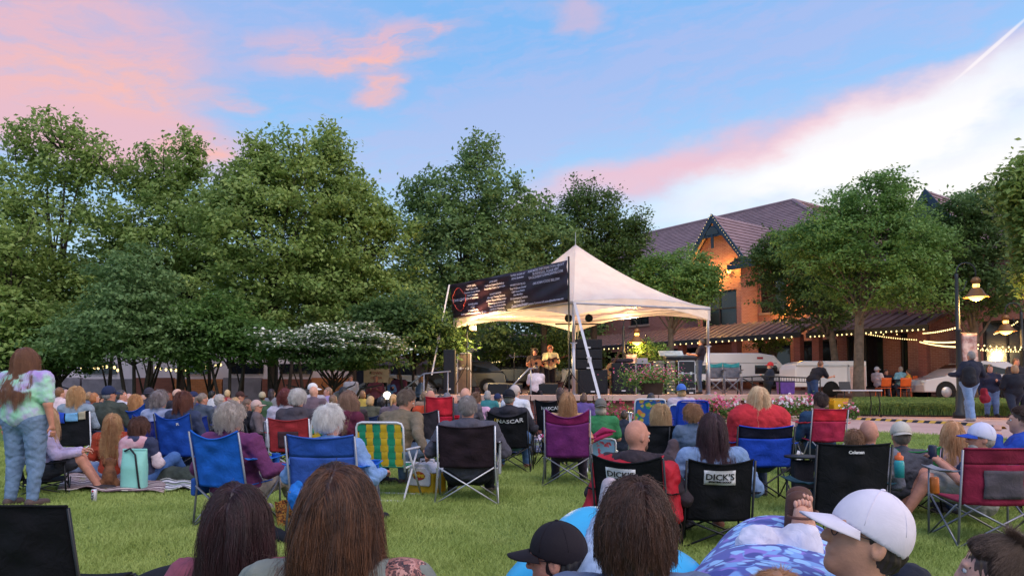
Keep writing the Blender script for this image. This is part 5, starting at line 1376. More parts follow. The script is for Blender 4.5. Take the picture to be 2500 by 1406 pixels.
def beach_chair(label, pr, m, frame=WHTT, w=.5, bh=.52, px=None, py=None, s=None, face=0, web=None, sh=None, recl=16, group='tube framed lawn chairs', armz=.2, logo=None):
    if pr: loc, fa, hz = pr['loc'], pr['fa'], pr['hz']; seat = sh or max(.12, hz-.105)
    else:
        Y = FPX/s; T = at(px, py, Y); z0 = zg(T.x, Y); fa = radians(face); seat = sh or max(.12, T.z-z0-bh*cos(radians(recl)))
        loc = Vector((T.x, T.y, z0))-Matrix.Rotation(fa, 3, 'Z') @ Vector((0, -.17-bh*sin(radians(recl)), 0))
    t = thing('lawn_chair', label, 'chair', loc, fa, group); h = w/2; ra = radians(recl); yb = -.17; r = .0125
    def B_(x, q, dy=0): return (x, yb-q*sin(ra)-dy, seat+q*cos(ra))
    MB().tube([B_(-h, -.04), B_(-h, bh-.06), B_(-h+.02, bh-.015), B_(-h+.07, bh), B_(h-.07, bh), B_(h-.02, bh-.015), B_(h, bh-.06), B_(h, -.04)], r, 10).build('back_frame', frame, t, True)
    sf = yb+.46; MB().tube([(-h, yb, seat), (-h, sf, seat+.02), (h, sf, seat+.02), (h, yb, seat)], r, 10).build('seat_frame', frame, t, True)
    for sg in (-1, 1):
        MB().tube([(sg*(h+.02), yb-.1, 0), (sg*(h+.02), sf-.08, seat+armz)], r, 8).build('leg', frame, t, True)
        MB().tube([(sg*(h+.035), sf+.02, 0), (sg*(h+.035), yb+.02, seat+armz)], r, 8).build('leg', frame, t, True)
        MB().box((sg*(h+.028), (yb+sf)/2, seat+armz+.012), (.045, .46, .018)).build('armrest', WHTT if web else frame, t, bevel=.006)
    MB().tube([(-h-.02, yb-.1, .012), (h+.02, yb-.1, .012)], r, 8).tube([(-h-.035, sf+.02, .012), (h+.035, sf+.02, .012)], r, 8).build('foot_bar', frame, t, True)
    if web:
        cols = web; nv, nh = 6, 6; V = MB(); Hh = MB(); sw = (w-.05)/nv
        for which, cc in enumerate(cols):
            q = MB()
            for i in range(nv):
                if i % 2 != which: continue
                x = -h+.03+sw*(i+.5); q.sheet(lambda u, v: Vector(B_(x+(u-.5)*sw*.86, .02+(bh-.04)*v, .004*sin(v*nh*pi+(i % 2)*pi))), 2, 40, .002)
            for j in range(nh):
                if (j+1) % 2 != which: continue
                z = .03+(bh-.06)*(j+.5)/nh; q.sheet(lambda u, v: Vector(B_(-h+w*u, z+(v-.5)*(bh-.06)/nh*.8, .004*sin(u*nv*pi+(j % 2)*pi+pi))), 40, 2, .002)
            q.build('webbing', cc, t)
        q = MB()
        for i in range(nv): x = -h+.03+sw*(i+.5); q.sheet(lambda u, v: (x+(u-.5)*sw*.86, yb+.46*v, seat+.014-.03*sin(pi*v)), 2, 8, .002)
        q.build('seat_webbing', cols[0], t)
    else:
        MB().sheet(lambda u, v: Vector(B_(-h+.0+w*u, .01+(bh-.03)*v, -.02*sin(pi*u)-.002)), 10, 12, .006).build('backrest', m, t, True)
        MB().sheet(lambda u, v: (-h+w*u, yb+.45*v, seat+.012-.035*sin(pi*u)), 10, 8, .006).build('seat', m, t, True)
    return dict(o=t, loc=loc, fa=fa, seat=seat)
# ============================================================ the crowd
WLT = mat('logo_white', 'ded8dc', .6, .05)
BLKL = mat('logo_black', '19181c', .6, .05)
def P(*a, **k): return person(*a, **k)
GC = 'seated people of the crowd'
# --- left side, near
tiedye = mat('tie_dye', 'b795d4', .85, 0, 5, .5, 10, c2='a2dcb6')
A = P('person standing with long curly brown hair in pastel tie dye shirt and pale jeans', 64, 850, 226, 'stand', -12, .98, 1.35, 'b', ('wavy', '6b4334', '9b6c50'), (tiedye, 'short'), '7388a8', '5b4a48', hy=-25, hp=4, lean=2, arms='hang', strands=5000)
Bp = P('person in lavender top with bare legs sitting behind the standing tie dye shirt', 118, 992, 200, 'sit', -62, 1, 1.1, 'b', ('long', 'b98f6c', 'd3b08a'), ('b3a3c6', 'long'), ('3a3a46',), '3a3236', hy=0, lean=-4, arms={'l': 'front', 'r': 'front'})
camp_chair('black folding chair under the person in the lavender top', Bp, '1b1b22', w=.52)
c1 = P('person with shoulder length blond hair in black chair with towels', 187, 944, 158, 'sit', 5, 1, 1, 'b', ('bob', 'b98a5e', 'd9b083'), ('8b98a8', 'long'), hp=0)
ch = camp_chair('black chair with blue and pale towels hung over its back', c1, '17171d', frame=WHTT, w=.56, recl=8, group='folding camp chairs on the lawn', bh=.52)
def towel(ch, u0, u1, drop, colr, label, grp='towels over the black chair'):
    bk = ch['bk']; o = thing('towel', label, 'towel', ch['loc'], ch['fa'], grp)
    MB().sheet(lambda u, v: Vector(bk(u0+(u1-u0)*u, 1-drop*v/.5))+Vector((0, -.022, .008+.0*v)), 6, 8, .008).sheet(lambda u, v: Vector(bk(u0+(u1-u0)*u, 1))+Vector((0, -.022+.05*v, .012)), 6, 2, .006).build('cloth', fab(colr), o, True)
towel(ch, .14, .40, .17, '2c4fc0', 'royal blue towel on the back of the black chair'); towel(ch, .44, .74, .14, '7db4e2', 'light blue towel in the middle of the black chair'); towel(ch, .76, .93, .12, 'b5a893', 'beige towel at the right of the black chair')
P('person in navy cap and dark olive shirt beyond the towel chair', 268, 942, 150, 'sit', 0, 1.02, 1.08, 'b', ('short', '8b8585', None), ('454a44', 'long'), hy=-35, hat=('cap', '27304f'), group=GC)
far = 'far rows of the crowd'
hues = ['b0606a', '7d8aa8', 'a7a0a8', '4a4e66', 'c3a9a0', '6a4450', 'cfc6cc', '37424f', '8d5f4a', '5d7f9e']
FAR = [  # px, py, s, label, hair, shirt, face, hat, headyaw
 (148, 944, 112, 'short brown haired person in profile at the left end of the far row', ('short', '7c553c', None), 'd9c2cc', 30, None, -60),
 (163, 950, 108, 'pink faced person beside the short brown hair at the left', ('short', 'b98f86', None), 'd9a9b4', 20, None, -60),
 (218, 955, 98, 'short haired person seen between blond hair and navy cap', ('short', 'a07a5c', None), '6c7390', -20, None, 30),
 (231, 957, 104, 'ginger bobbed person left of the navy cap', ('bob', 'a8683f', 'c98d5e'), '8a4a3c', -20, None, -40),
 (246, 960, 92, 'dark haired person just left of the navy cap', ('short', '2c2424', None), '3b3a4c', 0, None, 0),
 (298, 950, 118, 'dark haired man in pale shirt with hand at his face', ('short', '463c3c', None), 'c9c0cc', -30, None, -50),
 (316, 960, 108, 'pink balding person left of the ginger bob', ('short', 'd0a096', None), 'b88d94', 10, None, 0),
 (333, 964, 132, 'ginger blond bob above a maroon striped shirt', ('bob', 'b87f52', 'd9a673'), '7a3346', -6, None, 0),
 (353, 962, 104, 'person in pale turquoise top with hands raised', ('short', 'b58a78', None), '8fc0cc', 0, None, 0),
 (366, 946, 112, 'person in wide dark hat before the left trees', ('short', '3a3236', None), '4a4650', 0, ('bucket', '3b3642'), 0),
 (434, 950, 105, 'person in pale peach cap left of the brown bob', ('short', '3a2c28', None), '33303a', 0, ('cap', 'd9aa98'), -60),
 (473, 955, 112, 'person in navy cap right of the brown bob', ('short', '6c5b55', None), '3a3f66', -30, ('cap', '2c3154'), -40),
 (497, 958, 122, 'person with greying ponytail in slate top', ('ponytail', '7c6a62', 'b09c92'), '4f5668', -20, None, -30),
 (538, 962, 112, 'curly grey haired person lounging in a dark blue chair', ('curly', 'a79a96', None), '8f8798', -40, None, -40),
 (575, 968, 104, 'sandy haired person left of the lounging cap', ('short', 'b58c62', None), 'c0987a', -30, None, -50),
 (588, 955, 100, 'person in brown cap and dark glasses looking right', ('short', '4a3830', None), '6b5348', -60, ('cap', '4a2f2c'), -30),
 (606, 972, 120, 'brown haired person reclining in a black lounger', ('long', '6d5244', '96745c'), '2f2a30', -50, None, -30),
 (627, 976, 122, 'person in pale cap reclining with hands folded', ('short', 'a08a80', None), '6c5d60', -70, ('cap', 'c9a7a0'), -10),
 (752, 948, 100, 'dark haired person left of the bald head in the far row', ('short', '2c2222', None), '4a3a44', 0, None, 0),
 (766, 935, 112, 'person in white cap behind the bald head', ('short', '5a4038', None), 'b8aeb8', 0, ('cap', 'e4dcdc'), -80),
 (767, 941, 118, 'bald headed person above the bright red chair', ('bald', '6a4a40', None), '6f5b66', 0, None, 0),
 (800, 944, 96, 'person in lilac shirt turned to the left', ('short', '8a6a58', None), '9484b4', 60, None, 60),
 (812, 962, 122, 'short brown haired person beside the maroon hoodie', ('short', '7a5a45', None), '5a5866', 0, None, 0),
 (838, 945, 112, 'black haired person behind the maroon hoodie', ('curly', '231d20', None), '2f2b33', 0, None, 0),
 (872, 977, 108, 'small brown haired child right of the maroon hoodie', ('short', '5d463a', None), '3a3338', 20, None, 0),
 (907, 965, 104, 'blond bobbed person in olive top in the far row', ('bob', 'c39a6c', 'e0bd90'), '57564a', -6, None, 0),
 (933, 968, 100, 'dark curly head right of the blond bob in the far row', ('curly', '2e2a2e', None), '33303a', 0, None, 0),
 (961, 961, 118, 'person with blond ponytail in grey purple top', ('ponytail', 'c1905c', 'dcb684'), '6d5d68', 6, None, -12),
 (1036, 955, 96, 'curly haired child seen behind the bending man', ('curly', '8a6a52', None), '9a7a6a', 0, None, 0),
 (1093, 957, 122, 'grey crew cut person in blue striped shirt', ('short', '6f6a72', None), '4f6fae', 0, None, 0),
 (1109, 962, 112, 'ruddy bald person beside the grey crew cut', ('bald', 'c08a7a', None), 'b06a60', -20, None, -20),
 (1138, 945, 150, 'bald pink headed man above the grey hoodie', ('bald', 'd0a090', None), '5a5660', 0, None, 0),
 (1162, 956, 138, 'brown haired person in pink jacket and blue collar', ('short', '7a5843', None), 'cfa0bb', -12, None, -16),
 (1258, 940, 130, 'man in pale cap and white shirt behind the black cap', ('short', 'b09a92', None), 'e0dde8', -14, ('cap', 'c9b4ae'), -10),
 (1365, 945, 128, 'long brunette hair left of the long blond hair', ('long', '46302a', '6b4a40'), '37282e', 14, None, 10),
 (1525, 1001, 128, 'small dark haired boy in navy jacket near the flowers', ('short', '4a372e', None), '2f3444', -10, None, -15),
 (414, 958, 96, 'auburn haired person in green top just left of the peach cap', ('bob', '7a3f2c', None), '4f7a58', 0, None, 0),
 (520, 952, 90, 'black haired person in white top behind the slate ponytail', ('short', '221c1e', None), 'd0cad2', 0, None, 0),
 (556, 950, 88, 'pale blond person in red top left of the brown cap', ('short', 'cda97e', None), 'a83a40', 0, None, 10),
 (640, 956, 90, 'person in beige cap and green jacket right of the brown cap', ('short', '5c463a', None), '48604a', 0, ('cap', 'b8a68c'), 20),
 (664, 948, 88, 'long dark haired person in grey top left of the red curls', ('long', '33242a', None), '84828c', 0, None, 0),
 (884, 952, 86, 'person in yellow top right of the maroon hoodie', ('bob', '8a5f42', None), 'b89a4c', 0, None, 0),
 (990, 985, 112, 'dark blond child tucked behind the bending man', ('short', '8a6a48', None), '5c6a8a', 0, None, 0),
 (1076, 962, 100, 'person in dark green top left of the crew cut', ('short', '4a3a34', None), '2f5040', 0, None, 0),
 (1190, 952, 98, 'grey bobbed person in teal top left of the black cap', ('bob', '9c9290', None), '3a7a80', 0, None, 0),
 (1215, 960, 96, 'person in navy cap and cream top left of the black cap', ('short', '5c463a', None), 'd0c4b0', 0, ('cap', '2a3358'), 0),
 (1425, 958, 100, 'brown haired person in violet top right of the long blond hair', ('bob', '5f4236', None), '6a5494', 0, None, 0),
 (1591, 958, 118, 'dark head just showing above the tropical print chair', ('short', '2f2a30', None), '37313a', 0, None, 0),
]
for (px, py, s, lb, hr_, shc, fc, ht, hy_) in FAR:
    low = px in (872, 1525, 990)
    r = P(lb, px, py, s, 'ground' if low else 'sit', fc, .82 if low else 1, 1.0+.08*random.random(), random.choice('abb'), hr_, (shc, 'long'), random.choice(['3c4660', '2c2d38', '6b6a74']), hy=hy_ or random.choice([-28, -14, 0, 8, 18, 26]), hp=random.uniform(-8, 6), hr=random.uniform(-8, 8), tilt=random.uniform(-6, 6), hat=ht, lean=random.uniform(6, 16), group=GC, arms={'l': 'face', 'r': 'lap'} if px in (298, 353) else 'lap', hz=None)
    if not low and px not in (231, 246, 163, 218, 316, 353, 298, 1109, 752, 800, 1036, 1525, 414, 520, 556, 640, 664, 884, 990, 1076, 1190, 1215, 1425): 
        cc = {148: '2b2f44', 333: '2a4fa8', 366: '2a2a33', 434: '2b2830', 473: 'd9d6dd', 497: '2b3f9c', 538: '2838a0', 575: '8f8d96', 588: '5a3a34', 606: '1b1b20', 627: '1f1f26', 766: '3a3a44', 767: 'c01f33', 812: '3a3640', 838: '2a2830', 907: '2c3a66', 933: '2f3a5c', 961: '33313b', 1093: '2f6fb4', 1138: '3c3a42', 1162: '3a6ab8', 1258: '1e1d24', 1365: '1a1a20', 1591: '2b5fae'}.get(px, '33333c')
        if px == 1591: continue
        camp_chair('small folding chair of the '+lb.split(' in ')[0].split(' above')[0].split(' before')[0].split(' behind')[0], r, cc, bh=.42, cup=False, group='folding chairs in the far rows')
r = P('curly grey haired person in the left of the paired blue chairs', 391, 954, 168, 'sit', 0, 1, 1, 'b', ('curly', '77686a', 'a89a98'), ('9aa0c0', 'long'), hy=-30)
camp_chair('dark blue folding chair with scooped top, left of a pair', r, '2a3a94', bh=.56, w=.50, dip=.10)
r = P('person with reddish brown bob in the right of the paired blue chairs', 448, 956, 172, 'sit', -8, 1, 1, 'b', ('bob', '5c332c', '7d4a3c'), ('38405c', 'long'))
camp_chair('bright blue folding chair with small white emblem, right of a pair', r, '1f4fb0', bh=.60, w=.52, dip=.09, logo=[('R', .07, .68, .82, WLT, None)])
camp_chair('bright blue scooped chair left of the paired ones', None, '2255b4', px=320, py=985, s=150, bh=.5, w=.45, dip=.13, band=(.55, '1c48a6'))
camp_chair('navy blue chair beyond the olive shirt', None, '1d3f8c', px=246, py=985, s=140, bh=.5, w=.45)
tq = thing('blanket', 'turquoise blanket draped off the right blue chair', 'blanket', hit(500, 1090)); MB().sheet(lambda u, v: (-.35+.75*u, .05*sin(u*7), .62-.5*u-.18*v+.03*sin(u*9+v*5)), 16, 8, .02).build('cloth', fab('2fb3b8'), tq, True)
# two on the ground
r = P('person with long wavy blond hair in rust sweater sitting on the blanket', 275, 1010, 178, 'ground', 14, .98, .95, 'a', ('wavy', '9c6b4a', 'd2a878'), ('a8412e', 'long'), '7f8ba8', hy=-10, sit_dir='side', hp=6)
r = P('person in pink hood and navy sleeves with face mask sitting on the blanket', 345, 1020, 184, 'ground', -14, .98, 1.05, 'b', ('bob', '4a2c28', '6a443a'), ('3a3f5c', 'long'), '4a6ca8', hy=-28, hp=-8, hood=1)
sl = SDF(); J = r['J']; nb_ = r['nb']
for a in np.linspace(-1.2, 1.2, 9): sl.ell(nb_+np.array([sin(a)*.12, -.11*cos(a)+.02, -.03-.02*cos(a)]), np.array([.06, .05, .075]), .04)
sl.cone(nb_+np.array([-.10, -.09, -.05]), nb_+np.array([-.08, -.12, -.33]), .075, .07, .05, 1.3); v, f = sl.mesh(.012, .0, lambda Q: .008*sn(Q, 30, 4)); mobj('hood', v, f, mat('pink_pattern', 'dcb6c0', .85, 0, 9, .3, 20, c2='c98f9c'), r['o'], True)
sl = SDF(); sl.cone(J['er']+(J['sr']-J['er'])*.35, J['er'], .062, .062, .03); sl.cone(J['er'], J['hr'], .062, .048, .03); v, f = sl.mesh(.012, .006, lambda Q: .006*sn(Q, 36, 5)); mobj('pale_sleeve', v, f, fab('d8c3c8'), r['o'], True)
MB().sheet(lambda u, v: r['Hp']((u-.5)*.12, .095-.05*(2*u-1)**2, -.02-.06*v), 8, 5, .003).build('face_mask', fab('2c2a30'), r['o'], True)

# --- middle rows
r = P('woman with fluffy grey curls in plum fleece, khaki legs stretched right', 565, 982, 268, 'sit', -18, 1.05, 1.22, 'b', ('curly', '9a8a84', 'c9bcb4'), ('6e3560', 'long'), 'a89d96', '8f8582', hy=-18, lean=12, arms='rest', glasses='332b2b', strands=5200)
ch = camp_chair('bright blue chair with side pocket under the woman with grey curls', r, '1d62c4', frame=STEEL, w=.50, bh=.50, arm='2c70cf', sh=.40, dip=.075, back=-.2)
MB().box((-.30, -.05, .37), (.05, .36, .16)).build('side_pocket', fab('254f9c'), ch['o'], bevel=.02)
r = P('white haired man in light blue denim shirt seen from behind', 806, 990, 288, 'sit', -6, 1.03, 1.15, 'b', ('full', 'cfc6c4', 'efe9e6'), ('7b9acc', 'long'), '5c6478', hy=-28, lean=10, arms='rest', glasses='6b6468', strands=5200)
ch = camp_chair('blue chair with grey posts under the white haired man', r, '3a5bb0', frame=STEEL, w=.56, bh=.47, sh=.42, dip=.03, arm='2c6fd0', band=(.62, '2b52a8'), armz=.2)
jk = thing('blue_jacket', 'bright blue jacket hanging off the left of the white haired man', 'jacket', at(738, 1180, 6.2)); sd = SDF()
sd.cone((.06, 0, .17), (-.02, 0, -.12), .05, .08, .05, 1.2); sd.cone((.08, .05, .2), (.2, .1, .16), .05, .05, .05); sd.cone((-.02, 0, -.1), (-.05, .02, -.2), .07, .04, .05)
v, f = sd.mesh(.01, 0, lambda Q: .014*sn(Q, 26, 2)+.006*sn(Q, 60, 3)); mobj('cloth', v, f, fab('2a78d8', rough=.5), jk, True)
r = P('grey haired man in dark hoodie sitting in the rust red chair', 728, 950, 172, 'sit', 0, 1.03, 1.15, 'b', ('full', 'b9aeac', 'e0d8d4'), ('4a434c', 'long'), '33343f', hy=-12, hood=1, lean=-2)
camp_chair('rust red folding chair with grey mesh patch and silver legs', None, 'a83238', px=703, py=1020, s=178, face=0, frame=SILV, w=.55, bh=.46, dip=.04, cup=False, vents='4a3038')
r = P('woman with dark red curls left of the grey haired man', 697, 950, 156, 'sit', 8, 1, 1, 'b', ('curly', '5e2323', '86403a'), ('b9b0c2', 'long'), '33343f', hy=5)
camp_chair('pale folding chair under the woman with dark red curls', r, 'b8b2c4', frame=BLKT, bh=.4)
r = P('woman in maroon hoodie with long brown hair looking to the right', 852, 953, 188, 'sit', -38, 1.02, 1.0, 'b', ('long', '7b5a4a', '9c7865'), ('5e2338', 'long'), '3a3a48', hy=-42, hood=1, lean=4, strands=4200)
camp_chair('dark chair hidden under the woman in the maroon hoodie', r, '2c2a34', bh=.36)
gw, yw_ = mat('green_web', '1f8a68', .5, .15, 5), mat('yellow_web', 'd2a828', .5, .15, 5)
beach_chair('green and yellow webbed lawn chair with its back to us', None, None, WHTT, px=926, py=1031, s=216, face=-12, web=(gw, yw_), w=.56, bh=.52, recl=8, armz=.2)
beach_chair('second webbed lawn chair half hidden behind the white hair', None, None, WHTT, px=812, py=1026, s=190, face=4, web=(yw_, gw), w=.54, bh=.5, recl=8)
olive = '7a6a58'
r = P('man in olive brown sweater bending right to reach the yellow jug', 1004, 948, 194, 'sit', -30, 1.08, 1.18, 'b', ('short', '6a564c', '8a7668'), (olive, 'long'), '6b7f9c', '5a4844', hy=-48, hp=-26, hr=6, lean=-14, tilt=8, arms={'l': 'lap', 'r': ('to', at(1046, 1128, 8.6))}, strands=4500, hz=.46)
BEND = r
r = P('man in grey hoodie seen squarely from behind in the silver framed chair', 1142, 965, 218, 'sit', 0, 1.08, 1.3, 'b', ('short', '8b8080', 'a89c98'), ('54505c', 'long'), '26262e', '4a4038', hy=-3, hood=1, lean=8, arms='rest', strands=3600)
ch = camp_chair('dark brown chair with wide silver frame in the centre of the lawn', r, '2a1c24', frame=SILV, w=.60, bh=.46, sh=.42, dip=.03, back=-.23, cup=False, armz=.26)
MB().box((.36, .0, .50), (.03, .34, .36), (0, .0, 0)).build('folded_table', SILV, ch['o'], bevel=.01)
r = P('bald man in orange red hooded jacket seen from behind', 1051, 951, 146, 'sit', 4, 1.02, 1.12, 'b', ('bald', 'c79684', None), ('c04a2c', 'long'), '3a3a48', hy=-14, hood=1, lean=4)
camp_chair('crimson folding chair behind the bending man', None, 'c0203c', px=1072, py=968, s=165, face=2, frame=BLKT, w=.40, bh=.56, dip=.02, band=(.48, 'd02a3c'))
camp_chair('dark grey chair between the bending man and the crimson chair', None, '3a363f', px=1030, py=1000, s=190, face=-12, frame=STEEL, w=.42, bh=.50)
camp_chair('teal blue chair left of the grey hoodie', None, '1f5a78', px=1112, py=985, s=150, face=6, w=.42, bh=.42)
r = P('man in black baseball cap and charcoal jacket in the printed black chair', 1243, 950, 160, 'sit', -8, 1.03, 1.15, 'b', ('short', '8c8480', None), ('34313a', 'long'), '5c7aa8', '8a5a48', hat=('backcap', '1f1d26'), lean=10, arms='rest', hood=1)
YEL = mat('logo_yellow', 'd9b030', .6, .05)
camp_chair('black chair printed NASCAR across the back', r, '16151b', w=.60, bh=.55, dip=.09, logo=[('NASCAR', .105, .58, .80, WLT, None), ('///', .09, .24, .82, YEL, None)], sh=.40)
camp_chair('second black chair printed NASCAR beside the red cooler', None, '17161c', px=1338, py=975, s=150, face=-22, w=.46, bh=.5, logo=[('NASCAR', .085, .6, .75, WLT, None)])
r = P('woman with long blond hair in tan coat in the purple chair', 1386, 957, 186, 'sit', -6, 1.02, 1.0, 'b', ('long', '9c6c48', 'd3a276'), ('c79a78', 'long'), '3a3240', '26242a', hy=-4, lean=8)
camp_chair('purple folding chair with wide scooped back', r, '7a2e70', w=.56, bh=.62, dip=.11, frame=STEEL, sh=.40, band=(.74, '8a2058'), arm='b02a68')
def pattern_mat(name, base, spots, sc_=14, thr=.42):
    m, nt, b = nodes_mat(name, .8); tc = nt.nodes.new('ShaderNodeTexCoord'); c = S(base)
    prev = None
    for i, sp_ in enumerate(spots):
        vo = nt.nodes.new('ShaderNodeTexVoronoi'); vo.inputs['Scale'].default_value = sc_*(1+.23*i)
        mp = nt.nodes.new('ShaderNodeMapping'); mp.inputs['Location'].default_value = (i*3.3, i*1.7, i*.9)
        ns = nt.nodes.new('ShaderNodeTexNoise'); ns.inputs['Scale'].default_value = sc_*.8; nt.links.new(tc.outputs['Object'], ns.inputs['Vector'])
        ad = nt.nodes.new('ShaderNodeMix'); ad.data_type = 'RGBA'; ad.blend_type = 'ADD'; ad.inputs[0].default_value = .12
        nt.links.new(tc.outputs['Object'], mp.inputs[0]); nt.links.new(mp.outputs[0], ad.inputs[6]); nt.links.new(ns.outputs['Color'], ad.inputs[7]); nt.links.new(ad.outputs[2], vo.inputs['Vector'])
        f = X(vo.outputs['Distance']).ss(thr, thr-.08)
        c = xmix(f, c, S(sp_))
    nt.links.new(c, b.inputs['Base Color']); return m
FLAM = pattern_mat('flamingo_print', '8fb8e0', ['d8607c', 'c9485c'], 11, .34)
r = P('person in grey cap and green shirt in the flamingo print chair', 1466, 973, 160, 'sit', 0, 1, 1.05, 'b', ('bob', 'a8988c', None), ('3a7c50', 'short'), '3a3a48', hat=('backcap', '6f6a66'), lean=8)
beach_chair('low white framed chair with pink flamingo print', r, FLAM, WHTT, w=.40, bh=.42, sh=.12)
TROP = pattern_mat('tropical_print', '2c5fa4', ['d9803c', '3f9a5c', 'c8b04a'], 7, .38)
beach_chair('white framed chair with tropical print on blue', None, TROP, WHTT, px=1588, py=974, s=150, w=.5, bh=.46)
r = P('person in blue baseball cap above the two royal blue chairs', 1663, 937, 126, 'sit', 0, 1, 1, 'b', ('bob', 'b58a62', None), ('c9b4c0', 'long'), hat=('backcap', '4f74c4'))
beach_chair('royal blue beach chair with white top rail', r, fab('1f3fa8'), WHTT, w=.56, bh=.50)
beach_chair('slightly nearer royal blue beach chair below the white rail', None, fab('1a3fb4'), fab('1a3fb4'), px=1692, py=978, s=165, w=.46, bh=.5)
r = P('blond woman with shoulder length waves behind the black double chair', 1612, 988, 205, 'sit', 2, 1, 1.02, 'b', ('bob', 'a9825c', 'd9b68c'), ('cfc3d0', 'long'), strands=4200)
camp_chair('left half of the black double chair behind the red jacket', r, '18181e', w=.52, bh=.44, dip=.0, sh=.40)
r = P('boy with sandy brown hair right of the blond waves', 1691, 988, 215, 'sit', 0, .86, .95, 'b', ('full', '8b5f42', 'b5835c'), ('5d6b86', 'long'), hy=4, hz=.44, strands=4000)
camp_chair('right half of the black double chair in front of the sandy haired boy', None, '18181e', px=1682, py=1040, s=212, w=.42, bh=.44, dip=.0)
r = P('blond woman wrapped in a red shawl seen from behind', 1851, 943, 222, 'sit', 0, 1.05, 1.0, 'a', ('wavy', 'cfa27c', 'f0d2ac'), ('8a2a2c', 'long'), lean=8, wrap='c2303a', strands=4500)
camp_chair('bright blue and black folding chair under the red shawl', r, '2148b8', frame=BLKT, w=.58, bh=.44, band=(.70, '16162a'), dip=.03, sh=.44)
r = P('dark haired man in navy rain jacket in the red chair', 2001, 957, 172, 'sit', 4, 1.02, 1.12, 'b', ('short', '3c2a26', '553c34'), ('26405e', 'long'), '33343f', hy=18, hood=1, lean=6)
camp_chair('crimson folding chair with pale posts at the path edge', None, 'b02a4c', px=2027, py=998, s=180, w=.46, bh=.44, frame=STEEL, dip=.01, band=(.62, 'd02a3c'), arm='d02a3c')
# --- near right
DK = [('', .03, .66, .74, BLKL, (.245, .125, WLT)), ("DICK'S", .075, .66, .75, BLKL, None), ('SPORTING GOODS', .02, .66, .665, BLKL, None), ('EVERY SEASON STARTS AT', .016, .66, .86, WLT, None)]
r = P('bald man in red jacket turned to the right in the left logo chair', 1560, 1022, 300, 'sit', -26, 1.06, 1.18, 'b', ('bald', '8a5c4c', None), ('3a3036', 'long'), '3a3a48', hy=-36, hp=-8, lean=6, hood=1, arms='rest', beard='6b4a3a', hz=.33)
ch = camp_chair("black chair printed DICK'S under the red jacket", r, '131217', w=.56, bh=.50, logo=[(a, b, .42, d, e, g) for a, b, c, d, e, g in DK], dip=.06, sh=.25, back=-.19, armz=.2)
sd = SDF(); J = r['J']; nb_ = r['nb']   # red jacket worn off the shoulders, hanging over the chair
sd.cone(J['sl']+np.array([-.03, -.02, -.02]), J['sr']+np.array([.03, -.02, -.05]), .075, .075, .05); sd.cone(J['sl']+np.array([-.02, -.03, -.03]), J['sl']+np.array([-.12, -.1, -.42]), .085, .07, .06); sd.cone(J['sr']+np.array([0, -.03, -.03]), J['sr']+np.array([.06, -.08, -.38]), .085, .08, .06)
sd.cone(nb_+np.array([-.1, -.12, -.08]), nb_+np.array([.12, -.14, -.14]), .07, .06, .06)
v, f = sd.mesh(.011, .01, lambda Q: .012*sn(Q, 24, 9)+.006*sn(Q, 55, 2)); mobj('red_jacket', v, f, fab('b51f30', rough=.6), r['o'], True)
r = P('woman with long dark hair in denim jacket in the right logo chair', 1738, 1008, 300, 'sit', -2, 1.04, 1.05, 'b', ('long', '3b2428', '563640'), ('7d93bb', 'long'), '3f7f84', '7a4a3c', lean=6, arms='rest', strands=5600, hz=.32)
camp_chair("black chair printed DICK'S under the woman in denim", r, '131217', sh=.24, back=-.19, armz=.2, w=.50, bh=.48, logo=[(a, b, .48, d, e, g) for a, b, c, d, e, g in DK], dip=.04)
r = P('bald man with grey fringe low behind the big black chair', 2119, 1022, 262, 'sit', -8, 1, 1, 'b', ('bald', 'b08a7c', None), ('70707c', 'long'), hz=.20)
r = P('brown haired child just above the top edge of the big black chair', 2084, 1046, 262, 'sit', 0, .85, .95, 'b', ('short', '7d563e', 'a5785a'), ('4a4a58', 'long'), hz=.24)
camp_chair('big black chair with small oval name patch on its back', None, '111117', px=2086, py=1082, s=318, face=2, w=.56, sh=.30, dip=.015, recl=10, logo=[('Coleman', .034, .5, .9, WLT, None)], arm='1b3a44', armz=.22)
rr_ = 0
r = P('person in beige baseball cap turned away in the green chair', 2198, 1030, 248, 'sit', -10, 1, 1.05, 'b', ('short', '7a6a60', None), ('55545e', 'long'), hat=('backcap', 'c9bdb0'), hz=.26)
camp_chair('green striped folding chair right of the beige cap', None, '2f7a48', px=2232, py=1090, s=250, face=-4, w=.50, bh=.42, band=(.7, '3f9a58'))
r = P('woman with long strawberry blond hair left of the blue cap', 2325, 1028, 236, 'sit', -6, 1, 1, 'b', ('long', 'c98d62', 'e6b88c'), ('b8a6c4', 'long'), hz=.30)
r = P('bearded man in blue and white cap and navy shirt holding a drink can', 2392, 1033, 265, 'sit', 66, 1.06, 1.15, 'b', ('short', '9a8a84', None), ('27304e', 'short'), ('9a948e',), hy=12, hat=('cap', 'd5cfe6', '2f4fb0'), glasses='2a2226', lean=6, arms={'l': ('to', at(2290, 1125, 6.75)), 'r': ('to', at(2296, 1125, 6.85))}, beard='b0a49e', hz=.36)
CAPM = r
camp_chair('maroon chair with grey mesh back and steel posts at the right', None, '8e2440', px=2448, py=1095, s=312, face=-4, w=.58, bh=.54, frame=STEEL, dip=.0, band=(.72, '7c1f38'), vents='5a5058', arm='8f8a90', recl=9, sh=.36)
r = P('young person in blue hoodie with hand at the mouth at the right edge', 2490, 994, 250, 'sit', 62, 1, 1, 'a', ('ponytail', '4a3128', None), ('2f4fb0', 'long'), hy=0, arms={'l': 'face', 'r': 'lap'}, hz=.40)
